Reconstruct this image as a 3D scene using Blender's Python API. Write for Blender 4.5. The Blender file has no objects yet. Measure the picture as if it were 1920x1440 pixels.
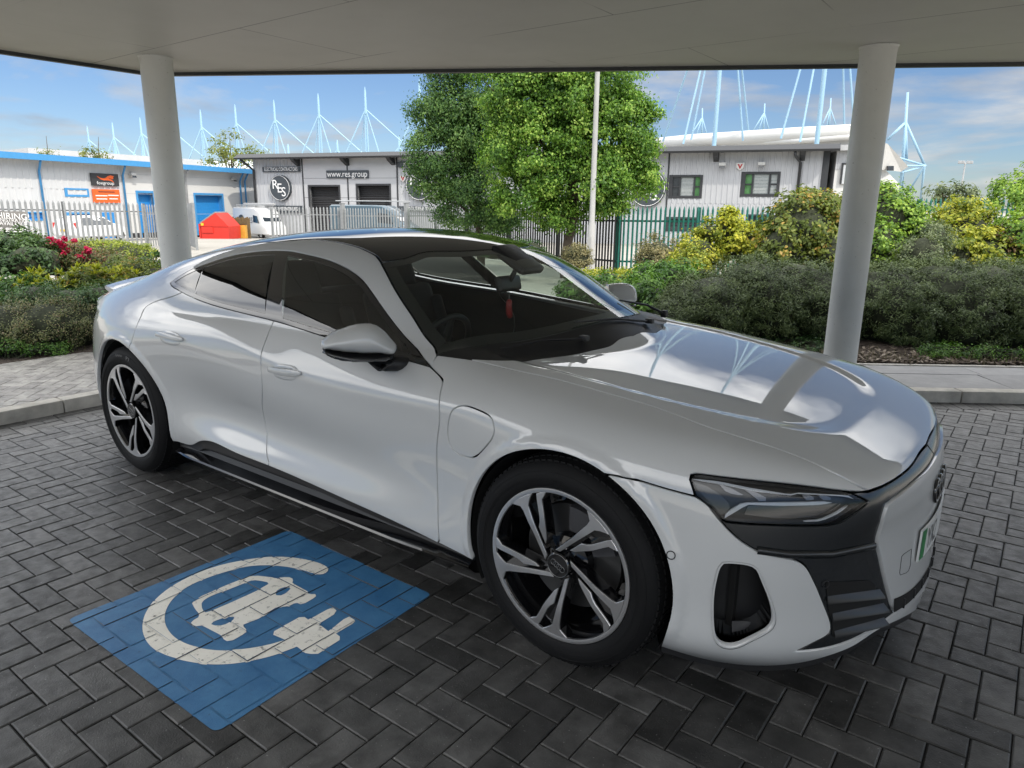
import bpy, bmesh, math, random
import numpy as np
from mathutils import Vector, Matrix
from mathutils.geometry import delaunay_2d_cdt

S = bpy.context.scene
COL = S.collection
rad = math.radians

# ---------------------------------------------------------------- camera
FPX = 1331.09                                   # focal length in pixels of the 1920 px wide photograph
YAW, PITCH, ROLL = 2.21329, 0.24521, -0.010847
CAM = np.array([1.15283, -2.75575, 1.51278])
def cam_basis():
    f = np.array([math.cos(YAW)*math.cos(PITCH), math.sin(YAW)*math.cos(PITCH), -math.sin(PITCH)])
    r = np.array([math.sin(YAW), -math.cos(YAW), 0.0])
    d = np.cross(f, r)
    return (math.cos(ROLL)*r+math.sin(ROLL)*d, -math.sin(ROLL)*r+math.cos(ROLL)*d, f)
CR, CD, CF = cam_basis()
cd = bpy.data.cameras.new("camera"); cam = bpy.data.objects.new("camera", cd); COL.objects.link(cam)
cd.sensor_fit = 'HORIZONTAL'; cd.sensor_width = 36.0; cd.lens = FPX/1920*36
cd.clip_start = 0.05; cd.clip_end = 3000
M = Matrix((( CR[0], -CD[0], -CF[0], CAM[0]), (CR[1], -CD[1], -CF[1], CAM[1]), (CR[2], -CD[2], -CF[2], CAM[2]), (0,0,0,1)))
cam.matrix_world = M
S.camera = cam

# ---------------------------------------------------------------- sky, sun, exposure
SUN_EL = rad(47)
SUN_DIR = math.radians(-18)                      # compass direction (from +x) the sun stands in
w = bpy.data.worlds.new("World"); S.world = w; w.use_nodes = True
nt = w.node_tree; N = nt.nodes; L = nt.links; N.clear()
out = N.new('ShaderNodeOutputWorld'); bg = N.new('ShaderNodeBackground'); bg.inputs[1].default_value = 0.055
sky = N.new('ShaderNodeTexSky'); sky.sky_type = 'NISHITA'; sky.sun_disc = False
sky.sun_elevation = SUN_EL; sky.sun_rotation = math.pi/2 - SUN_DIR
sky.air_density = 1.0; sky.dust_density = 0.25; sky.ozone_density = 3.0
tc = N.new('ShaderNodeTexCoord')
sx = N.new('ShaderNodeSeparateXYZ'); L.new(tc.outputs['Generated'], sx.inputs[0])
mx = N.new('ShaderNodeMath'); mx.operation = 'MAXIMUM'; L.new(sx.outputs[2], mx.inputs[0]); mx.inputs[1].default_value = 0.0
ad = N.new('ShaderNodeMath'); ad.operation = 'ADD'; L.new(mx.outputs[0], ad.inputs[0]); ad.inputs[1].default_value = 0.16
dv = N.new('ShaderNodeVectorMath'); dv.operation = 'DIVIDE'; L.new(tc.outputs['Generated'], dv.inputs[0])
cb = N.new('ShaderNodeCombineXYZ')
for i in range(3): L.new(ad.outputs[0], cb.inputs[i])
L.new(cb.outputs[0], dv.inputs[1])
mp = N.new('ShaderNodeMapping'); L.new(dv.outputs[0], mp.inputs[0])
mp.inputs['Location'].default_value = (3.1, 1.7, 0.0); mp.inputs['Scale'].default_value = (1.0, 1.0, 0.0)
nz = N.new('ShaderNodeTexNoise'); nz.inputs['Scale'].default_value = 0.9; nz.inputs['Detail'].default_value = 9; nz.inputs['Roughness'].default_value = 0.56
nz.inputs['Distortion'].default_value = 0.25
L.new(mp.outputs[0], nz.inputs['Vector'])
elv = N.new('ShaderNodeMapRange'); elv.interpolation_type = 'SMOOTHSTEP'; L.new(sx.outputs[2], elv.inputs[0])
for i_, v_ in ((1, 0.20), (2, 0.36), (3, 0.0), (4, 0.22)): elv.inputs[i_].default_value = v_      # thicker cloud overhead
cov = N.new('ShaderNodeMath'); cov.operation = 'ADD'; L.new(nz.outputs[0], cov.inputs[0]); L.new(elv.outputs[0], cov.inputs[1])
rmp = N.new('ShaderNodeValToRGB'); L.new(cov.outputs[0], rmp.inputs[0])
rmp.color_ramp.elements[0].position = 0.50; rmp.color_ramp.elements[0].color = (0,0,0,1)
rmp.color_ramp.elements[1].position = 0.66; rmp.color_ramp.elements[1].color = (1,1,1,1)
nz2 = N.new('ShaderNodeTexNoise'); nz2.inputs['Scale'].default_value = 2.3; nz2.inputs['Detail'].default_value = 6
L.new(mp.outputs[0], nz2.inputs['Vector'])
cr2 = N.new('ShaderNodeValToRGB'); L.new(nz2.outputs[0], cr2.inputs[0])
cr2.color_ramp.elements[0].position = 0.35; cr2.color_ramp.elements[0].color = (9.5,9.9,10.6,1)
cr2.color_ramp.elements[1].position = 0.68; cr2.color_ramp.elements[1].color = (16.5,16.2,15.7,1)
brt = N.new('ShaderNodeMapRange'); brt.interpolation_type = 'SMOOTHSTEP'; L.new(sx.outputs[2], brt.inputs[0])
for i_, v_ in ((1, 0.20), (2, 0.34), (3, 1.2), (4, 5.2)): brt.inputs[i_].default_value = v_         # cloud brightness raised with height, added to lift reflections and light under the canopy
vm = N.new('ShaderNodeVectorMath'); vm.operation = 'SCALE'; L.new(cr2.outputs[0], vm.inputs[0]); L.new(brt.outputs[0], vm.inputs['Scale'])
mixc = N.new('ShaderNodeMix'); mixc.data_type = 'RGBA'
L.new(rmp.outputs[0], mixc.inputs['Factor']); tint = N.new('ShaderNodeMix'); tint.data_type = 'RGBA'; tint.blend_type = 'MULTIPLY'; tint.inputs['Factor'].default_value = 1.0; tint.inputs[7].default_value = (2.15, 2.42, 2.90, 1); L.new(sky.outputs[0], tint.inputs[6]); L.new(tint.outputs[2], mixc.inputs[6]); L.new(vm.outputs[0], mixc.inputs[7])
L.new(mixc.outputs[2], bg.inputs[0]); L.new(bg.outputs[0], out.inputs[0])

sl = bpy.data.lights.new("sun", 'SUN'); so = bpy.data.objects.new("sun", sl); COL.objects.link(so)
sl.energy = 4.5; sl.angle = rad(0.55); sl.color = (1.0, 0.93, 0.82)
sdir = Vector((math.cos(SUN_EL)*math.cos(SUN_DIR), math.cos(SUN_EL)*math.sin(SUN_DIR), math.sin(SUN_EL)))
so.rotation_euler = sdir.to_track_quat('Z', 'Y').to_euler()
S.view_settings.view_transform = 'Standard'; S.view_settings.look = 'None'
S.view_settings.exposure = -0.50; S.view_settings.gamma = 1.0; S.view_settings.use_curve_mapping = False
cy = S.cycles
cy.max_bounces = 8; cy.diffuse_bounces = 4; cy.glossy_bounces = 5; cy.transmission_bounces = 6; cy.transparent_max_bounces = 12
cy.caustics_reflective = False; cy.caustics_refractive = False; cy.sample_clamp_indirect = 6.0
try: cy.use_denoising = True
except Exception: pass
# ---------------------------------------------------------------- helpers
def ray(px, py):
    D = CR*(px-960)/FPX + CD*(py-720)/FPX + CF
    return D/np.linalg.norm(D)
def at(px, py, depth):
    """point seen at a photo pixel, depth metres ahead (along the horizontal view direction)"""
    D = ray(px, py); h = np.array([math.cos(YAW), math.sin(YAW), 0])
    return Vector(CAM + D*(depth/float(D@h)))
def on_z(px, py, z):
    D = ray(px, py); return Vector(CAM + D*((z-CAM[2])/D[2]))

def tag(o, label=None, cat=None, group=None, kind=None):
    if label: o['label'] = label
    if cat: o['category'] = cat
    if group: o['group'] = group
    if kind: o['kind'] = kind
    return o
def empty(name, loc=(0,0,0), rz=0.0, parent=None):
    o = bpy.data.objects.new(name, None); COL.objects.link(o)
    o.location = loc; o.rotation_euler = (0,0,rz); o.empty_display_size = 0.2
    if parent: o.parent = parent
    return o
def link(name, me, parent=None, loc=None):
    o = bpy.data.objects.new(name, me); COL.objects.link(o)
    if parent is not None: o.parent = parent
    if loc is not None: o.location = loc
    return o
def copy_tree(o, parent=None):
    c = o.copy(); COL.objects.link(c)
    if parent is not None: c.parent = parent
    for ch in list(o.children): copy_tree(ch, c)
    return c

class MB:
    """collects shapes into one mesh"""
    def __init__(s): s.v=[]; s.f=[]; s.m=[]; s.mi=0
    def add(s, vs, fs):
        b=len(s.v); s.v += [tuple(p) for p in vs]
        for f in fs: s.f.append([b+i for i in f]); s.m.append(s.mi)
    def box(s, lo, hi, M=None):
        x0,y0,z0=lo; x1,y1,z1=hi
        vs=[Vector(p) for p in ((x0,y0,z0),(x1,y0,z0),(x1,y1,z0),(x0,y1,z0),(x0,y0,z1),(x1,y0,z1),(x1,y1,z1),(x0,y1,z1))]
        if M is not None: vs=[M@p for p in vs]
        s.add(vs,[(0,3,2,1),(4,5,6,7),(0,1,5,4),(1,2,6,5),(2,3,7,6),(3,0,4,7)])
    def cbox(s, lo, hi, b, M=None):
        """box with chamfered edges"""
        lo=Vector(lo); hi=Vector(hi); c=(lo+hi)/2; h=(hi-lo)/2
        bm=bmesh.new(); bmesh.ops.create_cube(bm,size=2)
        for v in bm.verts: v.co=Vector((v.co.x*h.x,v.co.y*h.y,v.co.z*h.z))+c
        bmesh.ops.bevel(bm,geom=list(bm.edges),offset=b,segments=2,affect='EDGES',profile=0.6)
        s.bm(bm,M)
    def bm(s, bm, M=None):
        bm.verts.index_update()
        s.add([(M@v.co if M is not None else v.co.copy()) for v in bm.verts],[[v.index for v in f.verts] for f in bm.faces]); bm.free()
    def tube(s, pts, r, n=8, cap=True, closed=False):
        pts=[Vector(p) for p in pts]; m=len(pts)
        rs=r if isinstance(r,(list,tuple)) else [r]*m
        vs=[]; up=None
        for i,p in enumerate(pts):
            if closed: t=(pts[(i+1)%m]-pts[i-1])
            else: t=pts[min(i+1,m-1)]-pts[max(i-1,0)]
            t.normalize()
            if up is None:
                up=Vector((0,0,1)) if abs(t.z)<0.9 else Vector((1,0,0))
            a=t.cross(up)
            if a.length<1e-6: a=t.cross(Vector((0,1,0)))
            a.normalize(); b=t.cross(a); up=-b if False else up
            for k in range(n):
                w_=2*math.pi*k/n; vs.append(p+(a*math.cos(w_)+b*math.sin(w_))*rs[i])
        fs=[]
        for i in range(m if closed else m-1):
            j=(i+1)%m
            for k in range(n): fs.append((i*n+k,i*n+(k+1)%n,j*n+(k+1)%n,j*n+k))
        if cap and not closed:
            fs.append(tuple(range(n))[::-1]); fs.append(tuple((m-1)*n+k for k in range(n)))
        s.add(vs,fs)
    def lathe(s, prof, n=48, axis='y', c=(0,0,0), closed=False):
        """profile of (radius, along) turned about an axis through c"""
        vs=[]; m=len(prof)
        for r,a in prof:
            for k in range(n):
                w_=2*math.pi*k/n; u,v_=r*math.cos(w_),r*math.sin(w_)
                p=(u,a,v_) if axis=='y' else ((u,v_,a) if axis=='z' else (a,u,v_))
                vs.append(Vector(p)+Vector(c))
        fs=[]
        for i in range(m if closed else m-1):
            j=(i+1)%m
            for k in range(n): fs.append((i*n+k,i*n+(k+1)%n,j*n+(k+1)%n,j*n+k))
        s.add(vs,fs)
    def prism(s, poly, h0, h1, frame=None, bev=0.0):
        """extrude a 2-D polygon between heights h0 and h1; frame maps (u,v,h) to a point; optional chamfer of the h1 side"""
        fr=frame or (lambda u,v,h: Vector((u,v,h)))
        poly=np.array(poly,float)
        A=0.5*np.sum(poly[:,0]*np.roll(poly[:,1],-1)-np.roll(poly[:,0],-1)*poly[:,1])
        if A<0: poly=poly[::-1]
        n=len(poly)
        rings=[(poly,h0)]
        if bev>0: rings+=[(poly,h1-bev),(inset2d(poly,bev),h1)]
        else: rings+=[(poly,h1)]
        vs=[]; 
        for pl,h in rings: vs+=[fr(p[0],p[1],h) for p in pl]
        fs=[]
        for r in range(len(rings)-1):
            for i in range(n):
                j=(i+1)%n; fs.append((r*n+i,r*n+j,(r+1)*n+j,(r+1)*n+i))
        tri=tri2d(rings[-1][0]); o=(len(rings)-1)*n
        fs+=[tuple(o+i for i in t) for t in tri]
        tri=tri2d(poly); fs+=[tuple(t[::-1]) for t in tri]
        s.add(vs,fs)
    def build(s, name, mats, parent=None, smooth=False, loc=None, angle=None):
        me=bpy.data.meshes.new(name); me.from_pydata(s.v,[],s.f)
        if not isinstance(mats,(list,tuple)): mats=[mats]
        for m in mats: me.materials.append(m)
        if len(mats)>1: me.polygons.foreach_set('material_index',s.m)
        bm=bmesh.new(); bm.from_mesh(me); bmesh.ops.recalc_face_normals(bm,faces=bm.faces); bm.to_mesh(me); bm.free()
        if smooth:
            me.polygons.foreach_set('use_smooth',[True]*len(me.polygons))
            if angle is not None: me.set_sharp_from_angle(angle=rad(angle))
        me.update()
        return link(name,me,parent,loc)

def inset2d(poly,g):
    p=np.array(poly,float); n=len(p)
    a=np.roll(p,1,0); b=np.roll(p,-1,0)
    d1=p-a; d2=b-p
    d1/=np.linalg.norm(d1,axis=1)[:,None]+1e-12; d2/=np.linalg.norm(d2,axis=1)[:,None]+1e-12
    n1=np.stack([-d1[:,1],d1[:,0]],1); n2=np.stack([-d2[:,1],d2[:,0]],1)
    nn=n1+n2; l=np.maximum((nn*nn).sum(1),0.35)
    return p+g*2*nn/l[:,None]
def tri2d(poly):
    r=delaunay_2d_cdt([Vector((float(a),float(b))) for a,b in poly],[],[list(range(len(poly)))],1,1e-9)
    ids=[o[0] if o else 0 for o in r[3]]
    return [tuple(ids[i] for i in f) for f in r[2]]
def resample(pts,h,closed=False):
    p=np.array(pts,float)
    if closed: p=np.vstack([p,p[:1]])
    d=np.r_[0,np.cumsum(np.linalg.norm(np.diff(p,axis=0),axis=1))]
    n=max(1,int(math.ceil(d[-1]/h))); t=np.linspace(0,d[-1],n+1)
    q=np.stack([np.interp(t,d,p[:,i]) for i in range(p.shape[1])],1)
    return q[:-1] if closed else q
def nat_spline(x,y):
    x=np.asarray(x,float); y=np.asarray(y,float); n=len(x)
    if x[0]>x[-1]: x=x[::-1]; y=y[::-1]
    h=np.diff(x); A=np.eye(n); b=np.zeros((n,)+y.shape[1:])
    for i in range(1,n-1):
        A[i,i-1]=h[i-1]; A[i,i]=2*(h[i-1]+h[i]); A[i,i+1]=h[i]
        b[i]=6*((y[i+1]-y[i])/h[i]-(y[i]-y[i-1])/h[i-1])
    m=np.linalg.solve(A,b)
    def f(q):
        q=np.asarray(q,float); i=np.clip(np.searchsorted(x,q)-1,0,n-2)
        sh=(slice(None),)+(None,)*(y.ndim-1)
        hh=h[i][sh]; a=((x[i+1]-q)[sh])/hh; c=((q-x[i])[sh])/hh
        lo=(q<x[0])[sh]; hi=(q>x[-1])[sh]
        a_,c_=np.clip(a,0,1),np.clip(c,0,1)
        r=a_*y[i]+c_*y[i+1]+((a_**3-a_)*m[i]+(c_**3-c_)*m[i+1])*hh*hh/6
        s0=(y[1]-y[0])/h[0]-h[0]*m[1]/6; s1=(y[-1]-y[-2])/h[-1]+h[-1]*m[-2]/6
        return r+lo*(q-x[0])[sh]*s0+hi*(q-x[-1])[sh]*s1
    return f
def smooth_curve(pts,h):
    """spline through points (chord-length), resampled every h"""
    p=np.array(pts,float)
    if len(p)<3: return resample(p,h)
    d=np.r_[0,np.cumsum(np.linalg.norm(np.diff(p,axis=0),axis=1)**0.7)]
    f=nat_spline(d,p); q=f(np.linspace(0,d[-1],12*len(p)))
    return resample(q,h)
def in_poly(P,poly):
    x,y=P[:,0],P[:,1]; r=np.zeros(len(P),bool); n=len(poly); j=n-1
    for i in range(n):
        xi,yi=poly[i]; xj,yj=poly[j]
        c=((yi>y)!=(yj>y))&(x<(xj-xi)*(y-yi)/((yj-yi)+1e-15)+xi); r^=c; j=i
    return r
def dist_poly(P,poly):
    d=np.full(len(P),1e9); n=len(poly)
    for i in range(n):
        a=poly[i]; b=poly[(i+1)%n]; ab=b-a; l=(ab@ab)+1e-15
        t=np.clip(((P-a)@ab)/l,0,1); q=P-(a+t[:,None]*ab); d=np.minimum(d,np.sqrt((q*q).sum(1)))
    return d
def area2(poly):
    p=np.array(poly); return 0.5*np.sum(p[:,0]*np.roll(p[:,1],-1)-np.roll(p[:,0],-1)*p[:,1])
def fill2d(outline,holes,h):
    """triangulate a polygon with holes, with interior points about every h"""
    o=np.array(outline,float)
    if area2(o)<0: o=o[::-1]
    loops=[o]+[np.array(q,float) for q in holes]
    pts=[];edges=[]
    for lp in loops:
        b=len(pts); n=len(lp); pts+=list(lp); edges+=[(b+i,b+(i+1)%n) for i in range(n)]
    lo=o.min(0); hi=o.max(0)
    gx=np.arange(lo[0],hi[0]+h,h); gy=np.arange(lo[1],hi[1]+h,h*0.866)
    G=np.array([(x+(0.5*h if k%2 else 0),y) for k,y in enumerate(gy) for x in gx])
    ok=in_poly(G,o)
    for q in loops[1:]: ok&=~in_poly(G,q)
    G=G[ok]
    if len(G):
        d=np.full(len(G),1e9)
        for q in loops: d=np.minimum(d,dist_poly(G,q))
        G=G[d>h*0.45]
    allp=np.array(pts+list(G))
    r=delaunay_2d_cdt([Vector((float(a),float(b))) for a,b in allp],edges,[],0,1e-7)
    V=np.array([(v.x,v.y) for v in r[0]]); T=np.array([f for f in r[2]])
    c=V[T].mean(1); ok=in_poly(c,o)
    for q in loops[1:]: ok&=~in_poly(c,q)
    T=T[ok]
    used=np.unique(T); mp_=-np.ones(len(V),int); mp_[used]=np.arange(len(used))
    V=V[used]; T=mp_[T]
    # orient ccw
    a=V[T]; ar=(a[:,1,0]-a[:,0,0])*(a[:,2,1]-a[:,0,1])-(a[:,2,0]-a[:,0,0])*(a[:,1,1]-a[:,0,1])
    T[ar<0]=T[ar<0][:,::-1]
    return V,T

# ---------------------------------------------------------------- materials
class NT:
    def __init__(s,name):
        s.m=bpy.data.materials.new(name); s.m.use_nodes=True; s.t=s.m.node_tree; s.N=s.t.nodes; s.L=s.t.links
        s.b=s.N['Principled BSDF']; s.o=s.N['Material Output']
    def n(s,typ,**kw):
        q=s.N.new('ShaderNode'+typ)
        for k,v in kw.items(): setattr(q,k,v)
        return q
    def l(s,a,b): s.L.new(a,b)
    def setp(s,**kw):
        for k,v in kw.items():
            q=s.b.inputs[k.replace('_',' ')]; q.default_value=(tuple(v)+(1,) if isinstance(v,(tuple,list)) and len(v)==3 else v)
    def coord(s,kind='Object'): return s.n('TexCoord').outputs[kind]
    def noise(s,scale,detail=4,rough=0.55,vec=None,dim='3D'):
        q=s.n('TexNoise'); q.inputs['Scale'].default_value=scale; q.inputs['Detail'].default_value=detail; q.inputs['Roughness'].default_value=rough
        s.l(vec if vec is not None else s.coord(),q.inputs['Vector']); return q.outputs[0]
    def ramp(s,fac,stops):
        q=s.n('ValToRGB'); e=q.color_ramp.elements
        while len(e)<len(stops): e.new(0.5)
        for k,(p,c) in enumerate(stops):
            e[k].position=p; e[k].color=tuple(c)+(1,) if len(c)==3 else c
        s.l(fac,q.inputs[0]); return q.outputs[0]
    def math(s,op,a,b=None):
        q=s.n('Math',operation=op)
        for i,v in enumerate((a,b)):
            if v is None: continue
            if isinstance(v,(int,float)): q.inputs[i].default_value=v
            else: s.l(v,q.inputs[i])
        return q.outputs[0]
    def mix(s,fac,a,b,mode='MIX'):
        q=s.n('Mix',data_type='RGBA',blend_type=mode)
        for k,v in ((0,fac),(6,a),(7,b)):
            if isinstance(v,(int,float)): q.inputs[k].default_value=v
            elif isinstance(v,(tuple,list)): q.inputs[k].default_value=tuple(v)+(1,) if len(v)==3 else v
            else: s.l(v,q.inputs[k])
        return q.outputs[2]
    def bump(s,h,strength=0.3,dist=0.01):
        q=s.n('Bump'); q.inputs['Strength'].default_value=strength; q.inputs['Distance'].default_value=dist
        s.l(h,q.inputs['Height']); s.l(q.outputs[0],s.b.inputs['Normal']); return q
def plain(name,col,rough=0.5,metal=0.0,var=0.12,scale=8.0,bump=0.0,bscale=60.0,coat=0.0,coatr=0.03,spec=0.5):
    t=NT(name); t.setp(Roughness=rough,Metallic=metal); t.b.inputs['Specular IOR Level'].default_value=spec
    if coat: t.b.inputs['Coat Weight'].default_value=coat; t.b.inputs['Coat Roughness'].default_value=coatr
    if var>0:
        f=t.noise(scale,5,0.6); lo=tuple(c*(1-var) for c in col); hi=tuple(min(1,c*(1+var)) for c in col)
        t.l(t.ramp(f,[(0.3,lo),(0.7,hi)]),t.b.inputs['Base Color'])
    else: t.setp(Base_Color=col)
    if bump: t.bump(t.noise(bscale,3),bump,0.01)
    return t.m
_font=None
def text_mesh(body,size,mode='CENTER',depth=0.0,spacing=1.0):
    """lettering as flat or thin mesh data in the xy plane: returns verts, faces"""
    c=bpy.data.curves.new('lettering','FONT'); c.body=body; c.size=size; c.align_x=mode; c.align_y='CENTER'; c.extrude=depth; c.resolution_u=3; c.space_character=spacing
    o=bpy.data.objects.new('lettering',c); COL.objects.link(o)
    bpy.context.view_layer.update()
    me=bpy.data.meshes.new_from_object(o.evaluated_get(bpy.context.evaluated_depsgraph_get()))
    vs=[v.co.copy() for v in me.vertices]; fs=[list(p.vertices) for p in me.polygons]
    bpy.data.objects.remove(o); bpy.data.curves.remove(c); bpy.data.meshes.remove(me)
    return vs,fs
# ================================================================ ground, kerbs, canopy
R_ = random.Random(4); NR = np.random.default_rng(11)
FWD=np.array([math.cos(YAW),math.sin(YAW)]); RGT=np.array([math.sin(YAW),-math.cos(YAW)])
ZP=.09
_tz=([-400,4,9,14,20,30,50,62,90,400],[-.03,-.03,-.03,-.12,-.30,-.42,-.95,-1.3,-1.6,-1.6])
def terr(D): return float(np.interp(D,*_tz))
def gp(px,depth):
    """ground point at a photo column and depth"""
    p=at(px,387,depth); d=(np.array(p[:2])-CAM[:2])@FWD; return Vector((p[0],p[1],terr(d)))
# far ground: one sheet to the horizon
mb=MB(); ls=[-900,-300,-120,-60,-30,-15,0,15,30,60,120,300,900]; ds=[-300,-60,-20,-8,0,4,9,11,14,17,20,25,30,36,42,50,56,62,75,90,140,400,1500]
V=[]; 
for d in ds:
    for l in ls: q=CAM[:2]+FWD*d+RGT*l; V.append((q[0],q[1],terr(d)))
k=len(ls); mb.add(V,[(i*k+j,i*k+j+1,(i+1)*k+j+1,(i+1)*k+j) for i in range(len(ds)-1) for j in range(k-1)])
t=NT('worn_concrete_yard'); n1=t.noise(.15,6,.6); n2=t.noise(6,6,.7); t.l(t.mix(.35,t.ramp(n1,[(.35,(.25,.235,.205)),(.65,(.36,.34,.30))]),t.ramp(n2,[(.3,(.22,.21,.19)),(.7,(.42,.40,.36))])),t.b.inputs['Base Color']); t.setp(Roughness=.9); t.bump(t.noise(40,4),.2,.01)
tag(mb.build('ground',t.m),kind='structure')

# ---- block paving: every block a small chamfered slab, joints sunk
def clip_poly(P,n,c):
    """keep the side n.p<=c of a convex polygon"""
    o=[]; m=len(P)
    for i in range(m):
        a=P[i]; b=P[(i+1)%m]; da=n[0]*a[0]+n[1]*a[1]-c; db=n[0]*b[0]+n[1]*b[1]-c
        if da<=0: o.append(a)
        if da*db<0: s_=da/(da-db); o.append((a[0]+s_*(b[0]-a[0]),a[1]+s_*(b[1]-a[1])))
    return o
def parea(P): return .5*abs(sum(P[i][0]*P[(i+1)%len(P)][1]-P[(i+1)%len(P)][0]*P[i][1] for i in range(len(P))))
def herring(x0,x1,y0,y1,w,rot=0.0,org=(0,0)):
    ca,sa=math.cos(rot),math.sin(rot); out_=[]
    cx=[(x-org[0])*ca+(y-org[1])*sa for x in (x0,x1) for y in (y0,y1)]; cy_=[-(x-org[0])*sa+(y-org[1])*ca for x in (x0,x1) for y in (y0,y1)]
    for i in range(int(min(cx)/w)-2,int(max(cx)/w)+2):
        for j in range(int(min(cy_)/w)-2,int(max(cy_)/w)+2):
            kk=(i-j)%4
            if kk==0: a,b,c,d=i*w,j*w,(i+2)*w,(j+1)*w
            elif kk==3: a,b,c,d=i*w,j*w,(i+1)*w,(j+2)*w
            else: continue
            P=[(a,b),(c,b),(c,d),(a,d)]
            P=[(org[0]+p[0]*ca-p[1]*sa,org[1]+p[0]*sa+p[1]*ca) for p in P]
            mx_=sum(p[0] for p in P)/4; my_=sum(p[1] for p in P)/4
            if x0-.2<mx_<x1+.2 and y0-.2<my_<y1+.2: out_.append(P)
    return out_
def lay(polys,z,gap,bev,jit,seed,drop=.011):
    r=random.Random(seed); V=[];F_=[];A=[]
    for P in polys:
        P=np.array(P); 
        if area2(P)<0: P=P[::-1]
        o=inset2d(P,gap); q=inset2d(P,gap+bev); n=len(P); c=P.mean(0)
        dz=r.uniform(-jit,jit); tx,ty=r.uniform(-.008,.008),r.uniform(-.008,.008); v=r.random()
        b=len(V)
        for p in q: V.append((p[0],p[1],z+dz+tx*(p[0]-c[0])+ty*(p[1]-c[1])))
        for p in o: V.append((p[0],p[1],z+dz-bev*.75+tx*(p[0]-c[0])+ty*(p[1]-c[1])))
        for p in o: V.append((p[0],p[1],z-drop))
        F_.append(list(range(b,b+n))); A.append(v)
        for i in range(n):
            j=(i+1)%n; F_.append([b+i,b+n+i,b+n+j,b+j]); A.append(v); F_.append([b+n+i,b+2*n+i,b+2*n+j,b+n+j]); A.append(v)
    return V,F_,A
def attr_mesh(name,V,F_,A,mat,parent=None,smooth=False):
    me=bpy.data.meshes.new(name); me.from_pydata(V,[],F_); me.materials.append(mat)
    at_=me.attributes.new('tone','FLOAT','FACE'); at_.data.foreach_set('value',np.array(A,dtype=np.float32)); me.update()
    return link(name,me,parent)
def paver_mat(name,lo,hi,speck):
    t=NT(name); a=t.n('Attribute'); a.attribute_name='tone'
    base=t.ramp(a.outputs['Fac'],[(0,lo),(1,hi)])
    m=t.noise(9,6,.65); c=t.mix(t.ramp(m,[(.38,(0,0,0)),(.66,(1,1,1))]),t.mix(.55,base,(0,0,0),'MIX'),base)
    big=t.noise(.7,4,.6); c=t.mix(t.ramp(big,[(.35,(0.0,0,0)),(.7,(.45,.45,.45))]),c,t.mix(.6,c,(.6,.6,.6),'MULTIPLY'))
    sp=t.noise(140,2,.5); c=t.mix(t.ramp(sp,[(.70,(0,0,0)),(.78,(.7,.7,.7))]),c,speck)
    t.l(c,t.b.inputs['Base Color']); t.setp(Roughness=.62); t.l(t.ramp(t.noise(22,5,.6),[(.3,(.30,.30,.30)),(.7,(.58,.58,.58))]),t.b.inputs['Roughness'])
    h=t.math('ADD',t.noise(160,3,.6),t.math('MULTIPLY',t.noise(30,4,.6),.8)); t.bump(h,.35,.004); return t.m
PAVER=paver_mat('charcoal_block',(.042,.042,.041),(.130,.129,.126),(.50,.50,.48))
PAVER2=paver_mat('grey_brown_block',(.28,.26,.24),(.42,.40,.365),(.5,.49,.46))
JOINT=plain('joint_grit',(.012,.012,.012),rough=.95,var=.4,scale=60)
K1=np.array(on_z(1920,757,0)[:2]); K0=np.array(on_z(1700,753,0)[:2]); kd=(K1-K0)/np.linalg.norm(K1-K0); kn=np.array([-kd[1],kd[0]])   # kn points to the pavement
XK=-4.51
kc=float(kn@K0)
YX=lambda x: (kc-kn[0]*x)/kn[1]
corner=np.array([XK,YX(XK)])
W0=.10
bl_=[]
for P in herring(-4.6,5.2,-6.5,7.2,W0,0,(-.023,-.001)):
    P=clip_poly(P,kn,kc-.205); 
    if len(P)<3: continue
    P=clip_poly(P,(-1,0),-(XK+.105))
    if len(P)<3 or parea(P)<.0012: continue
    bl_.append(P)
s_=-1.0
L_k=9.5
for i in range(int(L_k/.1)):                                     # border course square to the kerb
    a=corner+kd*(i*.1+.12); b=a+kd*.1; bl_.append([tuple(a-kn*.2),tuple(b-kn*.2),tuple(b),tuple(a)])
for i in range(40): bl_.append([(XK,corner[1]-.2-i*.2),(XK+.1,corner[1]-.2-i*.2),(XK+.1,corner[1]-i*.2),(XK,corner[1]-i*.2)])
def keep_blocks(): return bl_
V,F_,A=lay(bl_,0,.0022,.004,.0011,3); tag(attr_mesh('block_paving',V,F_,A,PAVER),kind='structure')
mb=MB(); o_=[(XK,-6.6),(5.3,-6.6),(5.3,YX(5.3)),tuple(corner)]; mb.add([(p[0],p[1],-.007) for p in o_],[(0,1,2,3)]); tag(mb.build('paving_bed',JOINT),kind='structure')
mb=MB(); mb.add([(5.3,-6.6,-.004),(16,-6.6,-.004),(16,16,-.004),(5.3,YX(5.3),-.004)],[(0,1,2,3)]); mb.add([(XK-3,-14,-.004),(16,-14,-.004),(16,-6.6,-.004),(XK-3,-6.6,-.004)],[(0,1,2,3)]); tag(mb.build('forecourt',plain('pale_forecourt',(.36,.34,.31),rough=.8,var=.25,scale=14,bump=.2)),kind='structure')
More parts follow.
